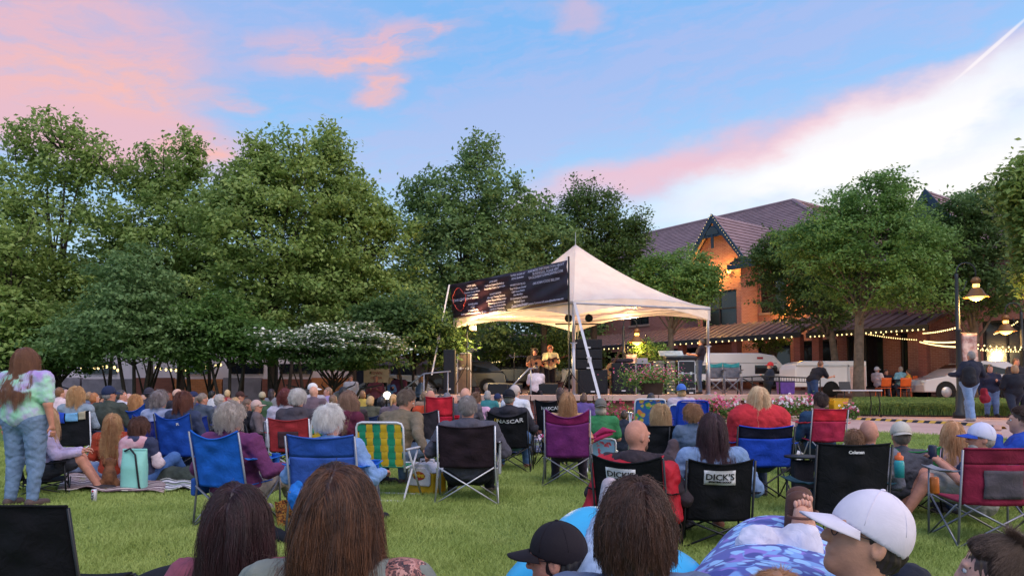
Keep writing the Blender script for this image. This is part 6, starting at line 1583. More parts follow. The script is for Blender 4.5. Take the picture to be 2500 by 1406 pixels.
camp_chair('small green lawn seat beside the young person in blue', None, '2f7a4c', px=2440, py=1078, s=240, face=0, w=.4, bh=.3)
# ============================================================ foreground people
CAST = P
r = P('woman with long straight dark hair at the bottom, left of the highlighted hair', 582, 1180, 690, 'sit', 0, .97, .95, 'b', ('long', '2a1a1e', '4d2a30'), ('8a4a5c', 'long'), '2c2d38', hy=-6, lean=6, strands=20000, hz=.12)
t = thing('gear_bag', 'dark rounded bag at the bottom beside the long straight dark hair', 'bag', at(395, 1425, 2.9)); sd = SDF(); sd.cone((-.06, 0, -.05), (.12, 0, .0), .09, .10, .05); v, f = sd.mesh(.01, 0, lambda Q: .006*sn(Q, 22, 3)); mobj('cloth', v, f, fab('221f26'), t, True)
r = P('woman with brown caramel streaked hair and grey jacket with rose print shoulder', 830, 1134, 850, 'sit', -6, 1.02, 1.12, 'b', ('long', '34201b', '7e5139'), ('7d7f78', 'long', 1), '2c2d38', hy=-8, lean=6, strands=22000, hz=.2)
PAIS = pattern_mat('rose_paisley', 'a86e64', ['3a3036', 'c99086', '5a3a3c'], 34, .45)
sd = SDF(); J = r['J']; sd.cone(J['sr']+np.array([-.02, .0, .015]), J['sr']+(J['er']-J['sr'])*.62, .066, .058, .03); v, f = sd.mesh(.007, .018, lambda Q: .004*sn(Q, 40, 2)); mobj('shoulder_panel', v, f, PAIS, r['o'], True)
r = P('man in black cap lying low on the grass, turned to the left', 1352, 1284, 640, 'recline', 62, 1.0, 1.0, 'b', ('curly', '1c1416', None), ('a8808c', 'long'), '3a3a48', hy=14, hp=-4, lean=40, hat=('cap', '231c22'), glasses='1c1a1e', feet=[at(1120, 1560, 3.1), at(1130, 1570, 3.0)], strands=3000)
r = P('boy with brown mop of hair reclining on the sky blue lounger', 1550, 1172, 930, 'recline', -2, .98, .9, 'a', ('bob', '35201b', '5e3c30'), ('5f6a86', 'long'), '9fb0cc', 'b9a7ad', hlen=.10, lean=28, kup=.12, feet=[at(1478, 1262, 3.55), at(1500, 1340, 3.5)], strands=20000)
r = P('man in white baseball cap and glasses facing left at the bottom right', 2140, 1197, 830, 'sit', 66, 1.05, 1.08, 'c', ('short', '2f2422', None), ('8b8a94', 'short'), '4a4a58', hy=20, hp=16, lean=8, hat=('cap', 'e0d4e0'), glasses='1d1a20', hz=.2, strands=5000)
r = P('person with swept brown topknot at the bottom right corner', 2412, 1322, 620, 'sit', 40, 1, .95, 'a', ('bun', '4a372e', '7d6252'), ('5c4a50', 'long'), '2c2d38', hy=20, lean=8, hz=.11, strands=12000)
camp_chair('black quilted chair back cut off at the bottom left corner', None, '121016', px=40, py=1236, s=470, face=-6, w=.56, bh=.5, dip=.0, noarm=True)
# inflatable loungers
def lounger(label, pts, m, name='inflatable_lounger'):
    c = Vector(pts[0][0]); c.z = 0; t = thing(name, label, 'air lounger', c); sd = SDF()
    for (p, q, r0, r1, k) in pts: sd.cone(Vector(p)-c, Vector(q)-c, r0, r1, k)
    v, f = sd.mesh(.016, 0, lambda Q: .004*np.sin(Q[..., 1]*22+Q[..., 0]*3)); mobj('shell', v, f, m, t, True); return t
lounger('sky blue inflatable lounger under the boy with the brown mop', [(at(1455, 1345, 3.6), at(1560, 1500, 2.9), .20, .24, .08), (at(1440, 1345, 3.6), at(1330, 1470, 3.15), .19, .20, .08), (at(1480, 1360, 3.6), at(1610, 1470, 3.0), .17, .22, .08)], mat('blue_nylon', '35b4e4', .38, .08, 3, .15, 10, spec=.6))
FLOR = pattern_mat('floral_lounger', '5a62ac', ['7fa4e0', '8d78cc', '4a4f98', '9cc4f0'], 9, .46)
lounger('purple and blue floral inflatable lounger under the sandalled feet', [(at(1880, 1385, 3.2), at(1840, 1600, 2.4), .22, .30, .1), (at(1965, 1395, 3.15), at(2000, 1600, 2.4), .19, .26, .1)], FLOR)
r = P('person lying back on the floral lounger in pale trousers and brown sandals', 1895, 1396, 830, 'recline', -4, .95, .9, 'a', ('short', 'a5704c', 'c08c64'), ('8b8a94', 'long'), 'd6cfe0', None, lean=45, kup=.30, feet=[at(1940, 1325, 2.95), at(1968, 1312, 2.98)])
SAND = mat('brown_leather', '5a3528', .6, .15, 12, .3, 40)
for n in 'lr':
    a, b = r['J']['t'+n]; a, b = np.array(a), np.array(b); d = norm(b-a); n_ = norm(np.cross(np.cross(d, [0, 1.0, 0]), d)); 
    sd = SDF(); back = np.array([0, .05, -.01]); sd.cone(a+back-d*.02, b+back+d*.03, .028, .036, .02, 1.4); v, f = sd.mesh(.008, 0)
    so = mobj('sandal', v, f, SAND, r['o'], True); mb = MB()
    for q in (.04, .13): 
        c = a+d*q; mb.tube([tuple(c+np.array([.046*cos(t_), -.047*sin(t_), 0])) for t_ in np.linspace(-.5, pi+.5, 12)], .006, 6)
    mb.build('strap', SAND, so, True)
    mb = MB()
    for i, x in enumerate(np.linspace(-.026, .026, 5)): mb.ell(tuple(b+d*(.02-abs(x)*.3)+np.array([x, -.005, 0])), (.0085, .010, .014))
    mb.build('toes', SKIN['a'], r['o'], True)

# ============================================================ things on the lawn
def hand_to(J): return Vector(J)
# yellow jug at the bending man's hand
g = hit(1040, 1206); t = thing('drink_cooler', 'yellow and white lunch cooler the bending man is grabbing', 'cooler', g, radians(-30)); t.scale = (1.14,)*3; yel = mat('yellow_plastic', 'd8a414', .4, .08, 4, spec=.5); whp = mat('white_plastic', 'dcd4dc', .35, .05, 4, spec=.5)
prof = [(-.155, .0), (.155, .0), (.165, .05), (.165, .22), (.10, .315), (-.10, .315), (-.165, .22), (-.165, .05)]
def xz_prism(mb, prof, y0, y1, inset=0.0):
    n = len(prof); v = [(x, y0, z) for x, z in prof]+[(x*(1-inset), y1, z) for x, z in prof]
    mb.add(v, [tuple(range(n)), tuple(range(2*n-1, n-1, -1))]+[((i+1) % n, i, n+i, n+(i+1) % n) for i in range(n)]); return mb
xz_prism(MB(), prof, -.10, .14).build('body', yel, t, bevel=.018)
fp = [(-.13, .10), (.13, .10), (.14, .13), (.14, .22), (.085, .29), (-.085, .29), (-.14, .22), (-.14, .13)]
xz_prism(MB(), fp, -.125, -.10).build('front_panel', whp, t, bevel=.012)
xz_prism(MB(), [(-.172, .235), (.172, .235), (.10, .33), (-.10, .33)], -.105, .145).build('lid', whp, t, bevel=.012)
MB().tube([(-.09, .02, .31), (-.085, .02, .36), (.085, .02, .36), (.09, .02, .31)], .012, 8).build('handle', whp, t, True)
MB().add([(x*.085, -.129, .205+z*.04) for x, z in [(-1, 0), (-.7, .8), (0, 1.2), (.7, .8), (1, 0), (.7, -.8), (0, -1.2), (-.7, -.8)]], [tuple(range(8))]).build('emblem', mat('emblem_red', 'a8321f', .5, .1), t)
text_part('WMMR', .048, Matrix.Translation((0, -.131, .204)) @ Matrix.Rotation(pi/2, 4, 'X'), YEL, t, bold=.002); text_part('93.3', .026, Matrix.Translation((0, -.131, .238)) @ Matrix.Rotation(pi/2, 4, 'X'), YEL, t)
# aqua cooler bag
g = hit(327, 1200); t = thing('cooler_bag', 'tall aqua roll top cooler bag standing on the blanket', 'bag', g); aq = mat('aqua', '8fd0c6', .45, .06, 4, .15, 12)
def bagf(u, v):
    a = 2*pi*u; sq = 1-.72*max(0, v-.62)/.38; rx = .15*(1+.0*v); ry = .12*sq+.006; return (rx*math.copysign(abs(cos(a))**.8, cos(a)), ry*math.copysign(abs(sin(a))**.8, sin(a)), .5*v)
MB().sheet(bagf, 32, 16).add([bagf(i/32, 0) for i in range(32)], [tuple(range(31, -1, -1))]).build('body', aq, t, True)
MB().box((0, 0, .51), (.30, .03, .035)).build('roll_top', aq, t, bevel=.01)
MB().tube([(-.10, -.05, .5), (-.02, -.08, .535), (.06, -.11, .46), (.10, -.13, .25), (.12, -.12, .08), (.13, -.09, .02)], .012, 6).build('strap', mat('black_web', '1f1e24', .7), t, True)
g = hit(229, 1228); t = thing('drink_can', 'slim white can with red cherry mark lettered TRULY on the grass', 'can', g); MB().lathe((0, 0, 0), [(.001, 0), (.025, 0), (.03, .008), (.03, .142), (.024, .154), (.001, .154)], 18).build('can', mat('can_white', 'd9d4dc', .3, 0, metal=.3), t, True)
text_part('TRULY', .036, Matrix.Translation((.0, -.0315, .07)) @ Matrix.Rotation(pi/2, 4, 'X') @ Matrix.Rotation(pi/2, 4, 'Z'), BLKL, t, bold=.001); MB().ell((0, -.03, .135), (.012, .004, .012)).build('cherry', RED, t)
# blankets
def blanket(label, pxs, m, n=(22, 14), amp=.05):
    q = [hit(*p) for p in pxs]; c = (q[0]+q[1]+q[2]+q[3])/4; t = thing('blanket', label, 'blanket', c)
    def fn(u, v): p = q[0].lerp(q[1], u).lerp(q[3].lerp(q[2], u), v); return Vector((p.x, p.y, zg(p.x, p.y)+.045+amp*.5*(1+sin(u*17+v*6)*sin(v*11-u*4))*(.4+.6*sin(u*5+v*3)**2)))-c
    MB().sheet(fn, *n, .012).build('cloth', m, t, True); return t
def stripes(name, cs, f=20, ax=1):
    m, nt, b = nodes_mat(name, .9); tc = nt.nodes.new('ShaderNodeTexCoord'); sp = nt.nodes.new('ShaderNodeSeparateXYZ'); nt.links.new(tc.outputs['Object'], sp.inputs[0]); y = X(sp.outputs[ax])
    n = xnoise(tc.outputs['Object'], 30, 2); c = S(cs[0])
    for i, q in enumerate(cs[1:]): c = xmix(X.m('SINE', y*float(f*(1+.6*i))+float(i*1.9)+n*1.5).ss(.35, .6), c, S(q))
    nt.links.new(c, b.inputs['Base Color']); return m
blanket('tan and brown woven blanket under the two seated on the ground', [(140, 1205), (400, 1212), (420, 1150), (175, 1130)], stripes('woven_tan', ['b59a98', '6b5058', 'd9c6bc', '5a3a44'], 26), amp=.06)
blanket('pale striped blanket with dark green line beside the tan one', [(395, 1208), (560, 1196), (520, 1140), (385, 1160)], stripes('woven_pale', ['d6d0d4', '7f8a6c', '4a4656'], 22))
blanket('dark picnic blanket under the purple chair', [(1120, 1112), (1345, 1112), (1330, 1072), (1140, 1072)], stripes('navy_blanket', ['2f3a5c', '6b7fae', '1f2a3c'], 18))
blanket('blue rug under the paired blue chairs', [(555, 1110), (700, 1104), (690, 1088), (580, 1090)], fab('3a5ab4'))
t = thing('jacket_heap', 'charcoal clothing heaped on the pale striped blanket', 'clothing', hit(440, 1180)); sd = SDF(); sd.cone((-.25, 0, .1), (.12, .02, .12), .12, .11, .05, 1.2); sd.cone((.1, 0, .1), (.36, -.02, .06), .10, .06, .06); v, f = sd.mesh(.012, 0, lambda Q: .016*sn(Q, 20, 3)+.007*sn(Q, 48, 1)); mobj('cloth', v, f, fab('3d4440'), t, True)
# dog
t = thing('dog', 'small brown dog with dark muzzle sitting on the blanket', 'dog', hit(266, 1197), radians(-150)); sd = SDF()
sd.ell((0, .02, .15), (.085, .11, .14), .03); sd.cone((0, .0, .22), (0, -.04, .30), .065, .055, .03); sd.ell((0, -.055, .345), (.06, .065, .058), .02); sd.cone((0, -.09, .335), (0, -.135, .325), .032, .024, .02)
for sg in (-1, 1):
    sd.cone((sg*.045, -.07, .17), (sg*.05, -.085, .03), .03, .022, .02); sd.ell((sg*.05, -.10, .02), (.024, .04, .02), .01); sd.ell((sg*.085, .04, .07), (.04, .085, .07), .03); sd.ell((sg*.09, -.03, .025), (.025, .05, .022), .01); sd.ell((sg*.062, -.04, .345), (.016, .035, .05), .01)
sd.cone((0, .11, .06), (.06, .2, .03), .025, .012, .02); v, f = sd.mesh(.008, .0, lambda Q: .002*sn(Q, 90, 1)); mobj('body', v, f, mat('dog_fur', '8a5a3c', .9, .3, 9, .6, 60, c2='5a3826'), t, True); MB().ell((0, -.152, .333), (.014, .010, .010)).build('nose', BLKL, t, True)
# cooler, bags, bits
def simple_cooler(label, px, py, s_, cb, cl, wdt=.36, h=.3, rz=0):
    g = hit(px, py); t = thing('cooler_box', label, 'cooler', g, rz); MB().box((0, 0, h*.4), (wdt, wdt*.65, h*.8), taper=1.06).build('body', fab(cb, rough=.4), t, bevel=.02); MB().box((0, 0, h*.9), (wdt*1.08, wdt*.72, h*.17)).build('lid', fab(cl, rough=.4), t, bevel=.02)
    MB().tube([(-wdt*.54, -.01, h*.8), (-wdt*.54, -wdt*.38, h*.95), (wdt*.54, -wdt*.38, h*.95), (wdt*.54, -.01, h*.8)], .01, 6).build('handle', fab(cl, rough=.4), t, True)
simple_cooler('white and blue picnic cooler right of the fluffy grey curls', 612, 1112, 190, '3a6cb8', 'dcd6e0', .4, .32, .2)
simple_cooler('red round edged drink cooler beside the printed black chair', 1311, 1062, 140, 'd2362a', 'e04838', .28, .42)
t = thing('tote_bag', 'orange brown patterned tote bag on the grass under the white haired man', 'bag', hit(706, 1290), .2); MB().sheet(lambda u, v: ((.10+.03*v)*cos(2*pi*u), .06*sin(2*pi*u), .24*v+.012*sin(u*25)*v), 28, 8).build('body', pattern_mat('tote_print', '8a4a26', ['c0622c', '3a2418', 'd08a3c'], 26, .45), t, True); MB().box((0, 0, .03), (.18, .1, .06)).build('base', fab('a85a30'), t, bevel=.01)
t = thing('chair_bag', 'long black carry bag lying on the grass by the tote', 'bag', hit(680, 1322), radians(-52)); sd = SDF(); sd.cone((-.22, 0, .06), (.22, 0, .05), .055, .045, .02); v, f = sd.mesh(.01, 0, lambda Q: .006*sn(Q, 26, 4)); mobj('cloth', v, f, fab('1c1b22'), t, True)
t = thing('sun_hat', 'white and pink sun hat on the blanket beside the purple chair', 'hat', hit(1322, 1085)+Vector((0, 0, .12))); MB().lathe((0, 0, 0), [(.16, 0), (.15, .02), (.09, .03), (.085, .09), (.05, .12), (.001, .125)], 20).build('crown', fab('e8c8d4'), t, True)
t = thing('folded_umbrella', 'magenta folded umbrella leaning between the purple chair and red jacket', 'umbrella', hit(1450, 1160)); MB().tube([(-.26, 0, .42), (.28, .05, .62)], [.05, .03], 8).tube([(-.1, 0, .5), (.15, .03, .66), (.33, .02, .64)], [.02, .05, .01], 8).build('canopy', fab('a8285c'), t, True)
t = thing('plastic_bag', 'crumpled white grocery bag right of the red shawl chair', 'bag', hit(1945, 1132)); sd = SDF(); sd.cone((-.05, 0, .1), (.06, 0, .2), .12, .09, .05); v, f = sd.mesh(.012, 0, lambda Q: .02*sn(Q, 24, 6)+.01*sn(Q, 60, 2)); mobj('film', v, f, fab('d6d0dc', rough=.4), t, True)
t = thing('camp_side_table', 'round black side table with a hanging pocket between two chairs', 'table', hit(1962, 1262)); MB().lathe((0, 0, .58), [(.001, .0), (.17, 0), (.175, .015), (.17, .02), (.001, .012)], 20).build('top', BLKT, t, True); MB().box((-.02, -.04, .42), (.2, .1, .28)).build('pocket', fab('221f26'), t, bevel=.02)
for a in (0, 2.1, 4.2): MB().tube([(.15*cos(a), .15*sin(a), 0), (-.1*cos(a), -.1*sin(a), .58)], .009, 6).build('leg', BLKT, t, True)
t = thing('water_bottle', 'teal sports bottle with orange lid by the big black chair', 'bottle', at(2196, 1165, 6.0)); MB().lathe((0, 0, 0), [(.001, 0), (.036, 0), (.038, .12), (.03, .14), (.001, .14)], 14).build('body', mat('teal_pl', '3aa0a8', .35, .05), t, True); MB().lathe((0, 0, .14), [(.032, 0), (.034, .03), (.015, .04), (.012, .06), (.001, .06)], 14).build('lid', mat('orange_pl', 'e0652c', .35, .05), t, True)
t = thing('drink_can', 'orange can in the cup holder of the maroon chair arm', 'can', at(2282, 1204, 5.5)); MB().lathe((0, 0, 0), [(.001, 0), (.028, 0), (.032, .01), (.032, .11), (.026, .122), (.001, .12)], 16).build('can', mat('orange_can', 'b86028', .35, .2, 12, metal=.2), t, True)
Hh = CAPM; hl_ = (parent_mat(Hh['o']) @ Vector(Hh['J']['hl'])+parent_mat(Hh['o']) @ Vector(Hh['J']['hr']))/2
t = thing('drink_can', 'dark can in a black sleeve held by the bearded man', 'can', hl_+Vector((-.06, 0, .02))); MB().lathe((0, 0, 0), [(.001, 0), (.033, 0), (.036, .01), (.036, .115), (.03, .125), (.001, .125)], 16).build('can', mat('black_can', '1f2440', .4, .1), t, True)
t = thing('grey_jacket', 'grey and black jacket hanging between the halves of the double chair', 'jacket', at(1645, 1130, 8.3)); sd = SDF(); sd.cone((0, 0, .22), (-.02, 0, 0), .05, .12, .05); sd.cone((-.02, 0, 0), (.05, 0, -.2), .12, .14, .05); v, f = sd.mesh(.012, 0, lambda Q: .016*sn(Q, 24, 6)+.006*sn(Q, 60, 2)); mobj('cloth', v, f, fab('5c4a50'), t, True)

# speed bump
pa, pb = hit(2085, 1024), hit(2450, 1048); n = 26; t = thing('cable_ramp', 'long black and yellow striped cable ramp across the path', 'cable ramp', pa); yb_, bb_ = MB(), MB()
dd = (pb-pa)/n
for i in range(n):
    a, b = pa+dd*i-pa, pa+dd*(i+1)-pa; tgt = yb_ if i % 2 else bb_
    w_ = Vector((-dd.y, dd.x, 0)).normalized()*.11
    za, zb = zg((pa+a).x, (pa+a).y)-pa.z+.006, zg((pa+b).x, (pa+b).y)-pa.z+.006
    a = Vector((a.x, a.y, za)); b = Vector((b.x, b.y, zb)); up_ = Vector((0, 0, .055))
    tgt.add([a-w_, b-w_, b-w_*.35+up_, a-w_*.35+up_, b+w_*.35+up_, a+w_*.35+up_, b+w_, a+w_], [(0, 1, 2, 3), (3, 2, 4, 5), (5, 4, 6, 7)])
yb_.build('yellow_stripes', mat('bump_yellow', 'd9a63c', .6, .1), t); bb_.build('black_stripes', mat('bump_black', '221f22', .7, .1), t)
# ornamental grass bed behind the path
def tuft_bed():
    m, nt, b = nodes_mat('bed_blades', .6); hi = nt.nodes.new('ShaderNodeHairInfo'); c = xmix(X(hi.outputs['Random']), S('4f6a30'), S('8aa052')); nt.links.new(c, b.inputs['Base Color'])
    N = 26000; u = rng.random(N); px = 2095+u*520; Yb = 23.4+rng.random(N)*3.2-1.2*u; x = (px-CX)/FPX*Yb; z = zg_np(x, Yb)
    h = .26+.22*rng.random(N); a = rng.random(N)*6.28; l = h*.7; base = np.stack([x, Yb, z], 1)
    PP = np.stack([base, base+np.stack([np.cos(a)*l*.35, np.sin(a)*l*.35, h*.8], 1), base+np.stack([np.cos(a)*l, np.sin(a)*l, h*.85], 1)], 1)
    o = hair_curves('ornamental_grass', PP, np.array([.008, .006, .001])[None]*np.ones((N, 1)), m); tag(o, 'low clumps of arching ornamental grass in the path bed', 'grass', kind='stuff')
tuft_bed()
q = [Vector((at(2060, 955, 23.3).x, 23.3, 0)), Vector((at(2560, 955, 21.9).x, 21.9, 0))]
ground_sheet('planting_bed', q[0].x, q[1].x, 20, lambda x: q[0].y+(q[1].y-q[0].y)*(x-q[0].x)/(q[1].x-q[0].x)-.1, lambda x: 26.6, 8, MULCH, .02)

# ============================================================ on the terrace
GS = 'performers on the terrace'
def kit(px0, px1, py0, Y, dep, name, label, cat, m, group=None, z=None, top=None, rz=0, edges=True, front='grille'):
    a, b = at(px0, 950, Y), at(px1, 950, Y); w_ = b.x-a.x; z = PZ if z is None else z; h = at(px0, py0, Y).z-z; t = thing(name, label, cat, ((a.x+b.x)/2, Y+dep/2, z), rz, group)
    MB().box((0, 0, h/2), (w_, dep, h)).build('cabinet', m, t, bevel=.015)
    if front == 'grille': MB().box((0, -dep/2-.012, h*.5), (w_*.88, .02, h*.86)).build('grille', mat('grille', '232228', .8, .2, 30, .5, 120), t, bevel=.006); MB().box((0, -dep/2-.026, h*.12), (.12, .006, .04)).build('badge', WLT, t)
    if front == 'case':
        mb = MB()
        for sx_ in (-1, 1):
            for sz in (0, 1): mb.box((sx_*(w_/2-.012), -dep/2-.004, h/2), (.03, .02, h)) if sz else None
        mb.box((0, -dep/2-.004, h-.015), (w_, .02, .03)).box((0, -dep/2-.004, .015), (w_, .02, .03)).box((0, -dep/2-.004, h*.62), (w_, .018, .025))
        mb.build('metal_edge', ALU, t); MB().box((-w_*.25, -dep/2-.01, h*.62), (.07, .02, .09)).box((w_*.25, -dep/2-.01, h*.62), (.07, .02, .09)).build('latch', SILV, t)
    if front == 'rack':
        mb = MB(); nn = max(2, int(h/.09))
        for i in range(nn): mb.box((0, -dep/2-.01, h*(i+.5)/nn), (w_*.84, .02, h/nn*.8))
        mb.build('rack_unit', [mat('rack_face', '8f8478', .4, .4, 20, metal=.4)], t); mb = MB()
        for i in range(nn): mb.box((-w_*.3+w_*.6*((i*37) % 10)/10, -dep/2-.022, h*(i+.5)/nn), (.05, .006, .02))
        mb.build('indicator', mat('amber', 'ffca70', .4, 0, emit=(1, .7, .3), es=1.5), t)
    return t
SPK = mat('speaker_black', '15151b', .6, .12, 10, .2, 60); CASE = mat('case_black', '26242a', .45, .15, 8)
for i, (y0, y1) in enumerate([(828, 851), (852, 876), (877, 901)]):
    zz = at(1410, y1, 21.9).z; kit(1407, 1473, y0, 21.9, .5, 'loudspeaker', ['top loudspeaker of the stack at the near tent leg', 'second loudspeaker from the top of that stack', 'third loudspeaker from the top of that stack'][i], 'loudspeaker', SPK, 'stacked loudspeakers at the near tent leg', z=zz, rz=-.12)
kit(1410, 1484, 902, 21.9, .6, 'subwoofer', 'large black bass cabinet under the loudspeaker stack', 'loudspeaker', SPK)
kit(1494, 1550, 886, 22.2, .6, 'subwoofer', 'wide black bass cabinet right of the loudspeaker stack', 'loudspeaker', SPK)
t = thing('gear_bag', 'soft dark bag lying on the wide bass cabinet', 'bag', at(1520, 884, 22.4)); sd = SDF(); sd.cone((-.25, 0, .05), (.25, 0, .05), .08, .07, .04, 1.3); v, f = sd.mesh(.02, 0); mobj('cloth', v, f, fab('3a3038'), t, True)
kit(1552, 1589, 885, 23.0, .5, 'road_case', 'black road case with steel edges left of the racks', 'road case', CASE, front='case')
kit(1556, 1582, 874, 23.0, .4, 'mixer_unit', 'pale mixer unit lying on the left road case', 'mixer', mat('pale_grey', 'a59ca4', .5, .1), z=at(1560, 885, 23).z, front=None)
kit(1592, 1624, 880, 23.4, .5, 'equipment_rack', 'open rack with brass glints left of the tall road case', 'rack', CASE, front='rack')
kit(1626, 1650, 880, 23.4, .5, 'equipment_rack', 'narrow rack of silver units beside the tall road case', 'rack', CASE, front='rack')
kit(1656, 1698, 880, 23.4, .6, 'road_case', 'tall black road case under the mixing console', 'road case', CASE, front='case')
t = kit(1676, 1698, 931, 22.6, .3, 'guitar_amplifier', 'small black amplifier at the foot of the tall road case', 'amplifier', CASE, front='grille'); text_part('ALCON', .075, Matrix.Translation((0, -.185, .17)) @ Matrix.Rotation(pi/2, 4, 'X'), WLT, t)
t = thing('mixing_console', 'mixing console with pale open lid before the keyboard player', 'mixing desk', at(1660, 878, 24.2)); MB().box((0, 0, .06), (1.0, .5, .12), (radians(8), 0, 0)).build('desk', CASE, t, bevel=.02); MB().box((-.25, .2, .22), (.8, .02, .3), (radians(-55), 0, 0)).build('lid', fab('c9d6d8', rough=.4), t, bevel=.01)
kit(1082, 1110, 853, 22.9, .5, 'loudspeaker', 'tall black loudspeaker tower at the left end of the terrace', 'loudspeaker', SPK)
kit(1116, 1150, 861, 25.2, .5, 'road_case', 'brown road case tower left of the work light', 'road case', mat('brown_case', '4a3c38', .6, .2, 6), front='case')
for k, (px, Y, lb) in enumerate([(1215, 21.2, 'black floor monitor at the left of the stage front'), (1253, 22.6, 'black floor monitor beside the kneeling person'), (1338, 21.5, 'black floor monitor in front of the singers')]):
    p = at(px, 955, Y); t = thing('floor_monitor', lb, 'loudspeaker', (p.x, Y, PZ), 0, 'floor monitors'); xz = [(-.16, 0), (.2, 0), (.2, .14), (-.02, .34), (-.16, .3)]
    m_ = MB(); m_.T = Matrix.Rotation(pi/2, 4, 'Z'); xz_prism(m_, xz, -.28, .28); m_.build('cabinet', SPK, t, bevel=.015)
def mic_stand(px, Y, h, lb):
    p = at(px, 955, Y); t = thing('microphone_stand', lb, 'microphone stand', (p.x, Y, PZ), 0, 'microphone stands'); MB().tube([(0, 0, .02), (0, 0, h*.8), (.02, .15, h)], .012, 6).tube([(-.25, .1, 0), (0, 0, .12), (.25, .1, 0)], .01, 6).tube([(0, -.25, 0), (0, 0, .12)], .01, 6).build('stand', blk, t); MB().ell((.02, .19, h+.01), (.03, .06, .03)).build('microphone', blk, t, True)
mic_stand(1296, 24.2, 1.5, 'microphone stand of the left singer'); mic_stand(1340, 24.2, 1.5, 'microphone stand of the right singer'); mic_stand(1255, 24.6, 1.35, 'microphone stand left of the singers'); mic_stand(1580, 24.0, 1.9, 'tall thin stand beside the left road case')
WOOD = mat('guitar_wood', 'b8743a', .3, .2, 6, coat=.4)
def guitar(label, M, parent=None, sc_=1.0):
    t = thing('guitar', label, 'guitar', M.translation); t.rotation_euler = M.to_euler(); t.scale = (sc_,)*3; out = []
    for i in range(28):
        a = 2*pi*i/28; y = .24*cos(a); wd = .19 if y < -.02 else .14; out.append((wd*sin(a)*(1-.25*math.exp(-((y-.03)/.06)**2)), y))
    MB().prism(out, 0, .1).build('body', WOOD, t, bevel=.008); MB().prism([(.05*cos(2*pi*i/16), .04+.05*sin(2*pi*i/16)) for i in range(16)], .101, .104).build('sound_hole', BLKL, t); MB().box((0, .42, .095), (.05, .42, .03)).box((0, .68, .09), (.075, .14, .02)).build('neck', fab('5a3826', rough=.4), t, bevel=.004); MB().box((0, -.12, .108), (.12, .02, .012)).build('bridge', BLKL, t)
    return t
r = P('singer in black shirt playing guitar at the left microphone', 1306, 850, 73, 'stand', 170, 1, 1, 'b', ('curly', '2c1c18', None), ('2a2026', 'short'), '2c3046', hy=0, arms={'l': 'chest', 'r': 'front'}, group=GS, gz=PZ)
guitar('acoustic guitar held by the singer in black', Matrix.Translation(r['loc']+Vector((.0, -.28, 1.0))) @ Matrix.Rotation(radians(75), 4, 'Y') @ Matrix.Rotation(radians(90), 4, 'X'))
r = P('curly red haired singer in pale yellow shirt at the right microphone', 1343, 843, 73, 'stand', 175, 1, 1, 'a', ('curly', '7c3a22', None), ('d9cfa0', 'short'), '1c1b22', arms={'l': 'chest', 'r': 'front'}, group=GS, gz=PZ)
guitar('small pale guitar held by the curly haired singer', Matrix.Translation(r['loc']+Vector((.05, -.26, 1.08))) @ Matrix.Rotation(radians(70), 4, 'Y') @ Matrix.Rotation(radians(90), 4, 'X'), None, .8)
P('person in white shirt kneeling at the stage front with back to us', 1309, 892, 84, 'kneel', 10, .95, .95, 'b', ('bob', '3a2420', None), ('e2cfd6', 'short'), '221f26', group=GS, gz=PZ, lean=0, arms='front')
P('man in dark shirt standing at the mixing console', 1712, 827, 70, 'stand', 72, 1, 1.05, 'c', ('short', '4a3c38', None), ('2c2530', 'short'), '3c4a66', arms='front', group=GS, gz=PZ)
guitar('amber acoustic guitar resting upright behind the loudspeakers', Matrix.Translation(at(1487, 905, 22.4)) @ Matrix.Rotation(radians(28), 4, 'Y') @ Matrix.Rotation(radians(90), 4, 'X'), None, 1.1)
for px, lb in ((1744, 'left empty teal and grey camp chair on the terrace'), (1785, 'right empty teal and grey camp chair on the terrace')):
    camp_chair(lb, None, '6f6a70', px=px, py=885, s=76, face=168, w=.5, bh=.5, frame=STEEL, band=(.7, '3a8a8a'), gz=PZ, group='empty chairs on the terrace', cup=False)
# railings
def rail(label, P_, posts, zb, m=blk, r_=.022, balus=True):
    c = Vector(P_[0]); t = thing('handrail', label, 'railing', c); MB().tube([Vector(q)-c for q in P_], r_, 8).build('top_rail', m, t, True)
    P2 = [Vector(q)-c-Vector((0, 0, .16)) for q in P_]
    if balus: MB().tube(P2, r_*.7, 6).build('lower_rail', m, t, True)
    for q in posts:
        u = q; L_ = len(P_)-1; i = min(int(u*L_), L_-1); a = Vector(P_[i]).lerp(Vector(P_[i+1]), u*L_-i)-c
        MB().tube([a, (a.x, a.y, zb-c.z)], r_, 6).build('post', m, t, True)
    if balus:
        mb = MB()
        for k in range(46): u = k/45; L_ = len(P_)-1; i = min(int(u*L_), L_-1); a = Vector(P_[i]).lerp(Vector(P_[i+1]), u*L_-i)-c; mb.tube([a, a-Vector((0, 0, .16))], .008, 4)
        mb.build('balusters', m, t)
z9 = PZ+.92-.40
rail('long black railing at the back right of the terrace', [at(1800, 921, 26.0), at(1860, 918, 26), at(2002, 923, 26)], [0, .3, .65, 1], PZ-.3)
rail('short black railing stepping down left of the red capped man', [at(1808, 921, 25.4), at(1850, 943, 25.4)], [0, 1], PZ-.2, balus=False)
rail('grey pipe handrail left of the black loudspeaker tower', [at(950, 978, 23.0), at(1035, 912, 22.6), at(1100, 906, 22.6)], [.05, .5, .95], .2, STEEL, balus=False)
rail('grey pipe handrail of the steps before the kneeling person', [at(1232, 962, 20.4), at(1292, 899, 21.2), at(1312, 898, 21.3)], [.1, .6], .5, STEEL, balus=False)

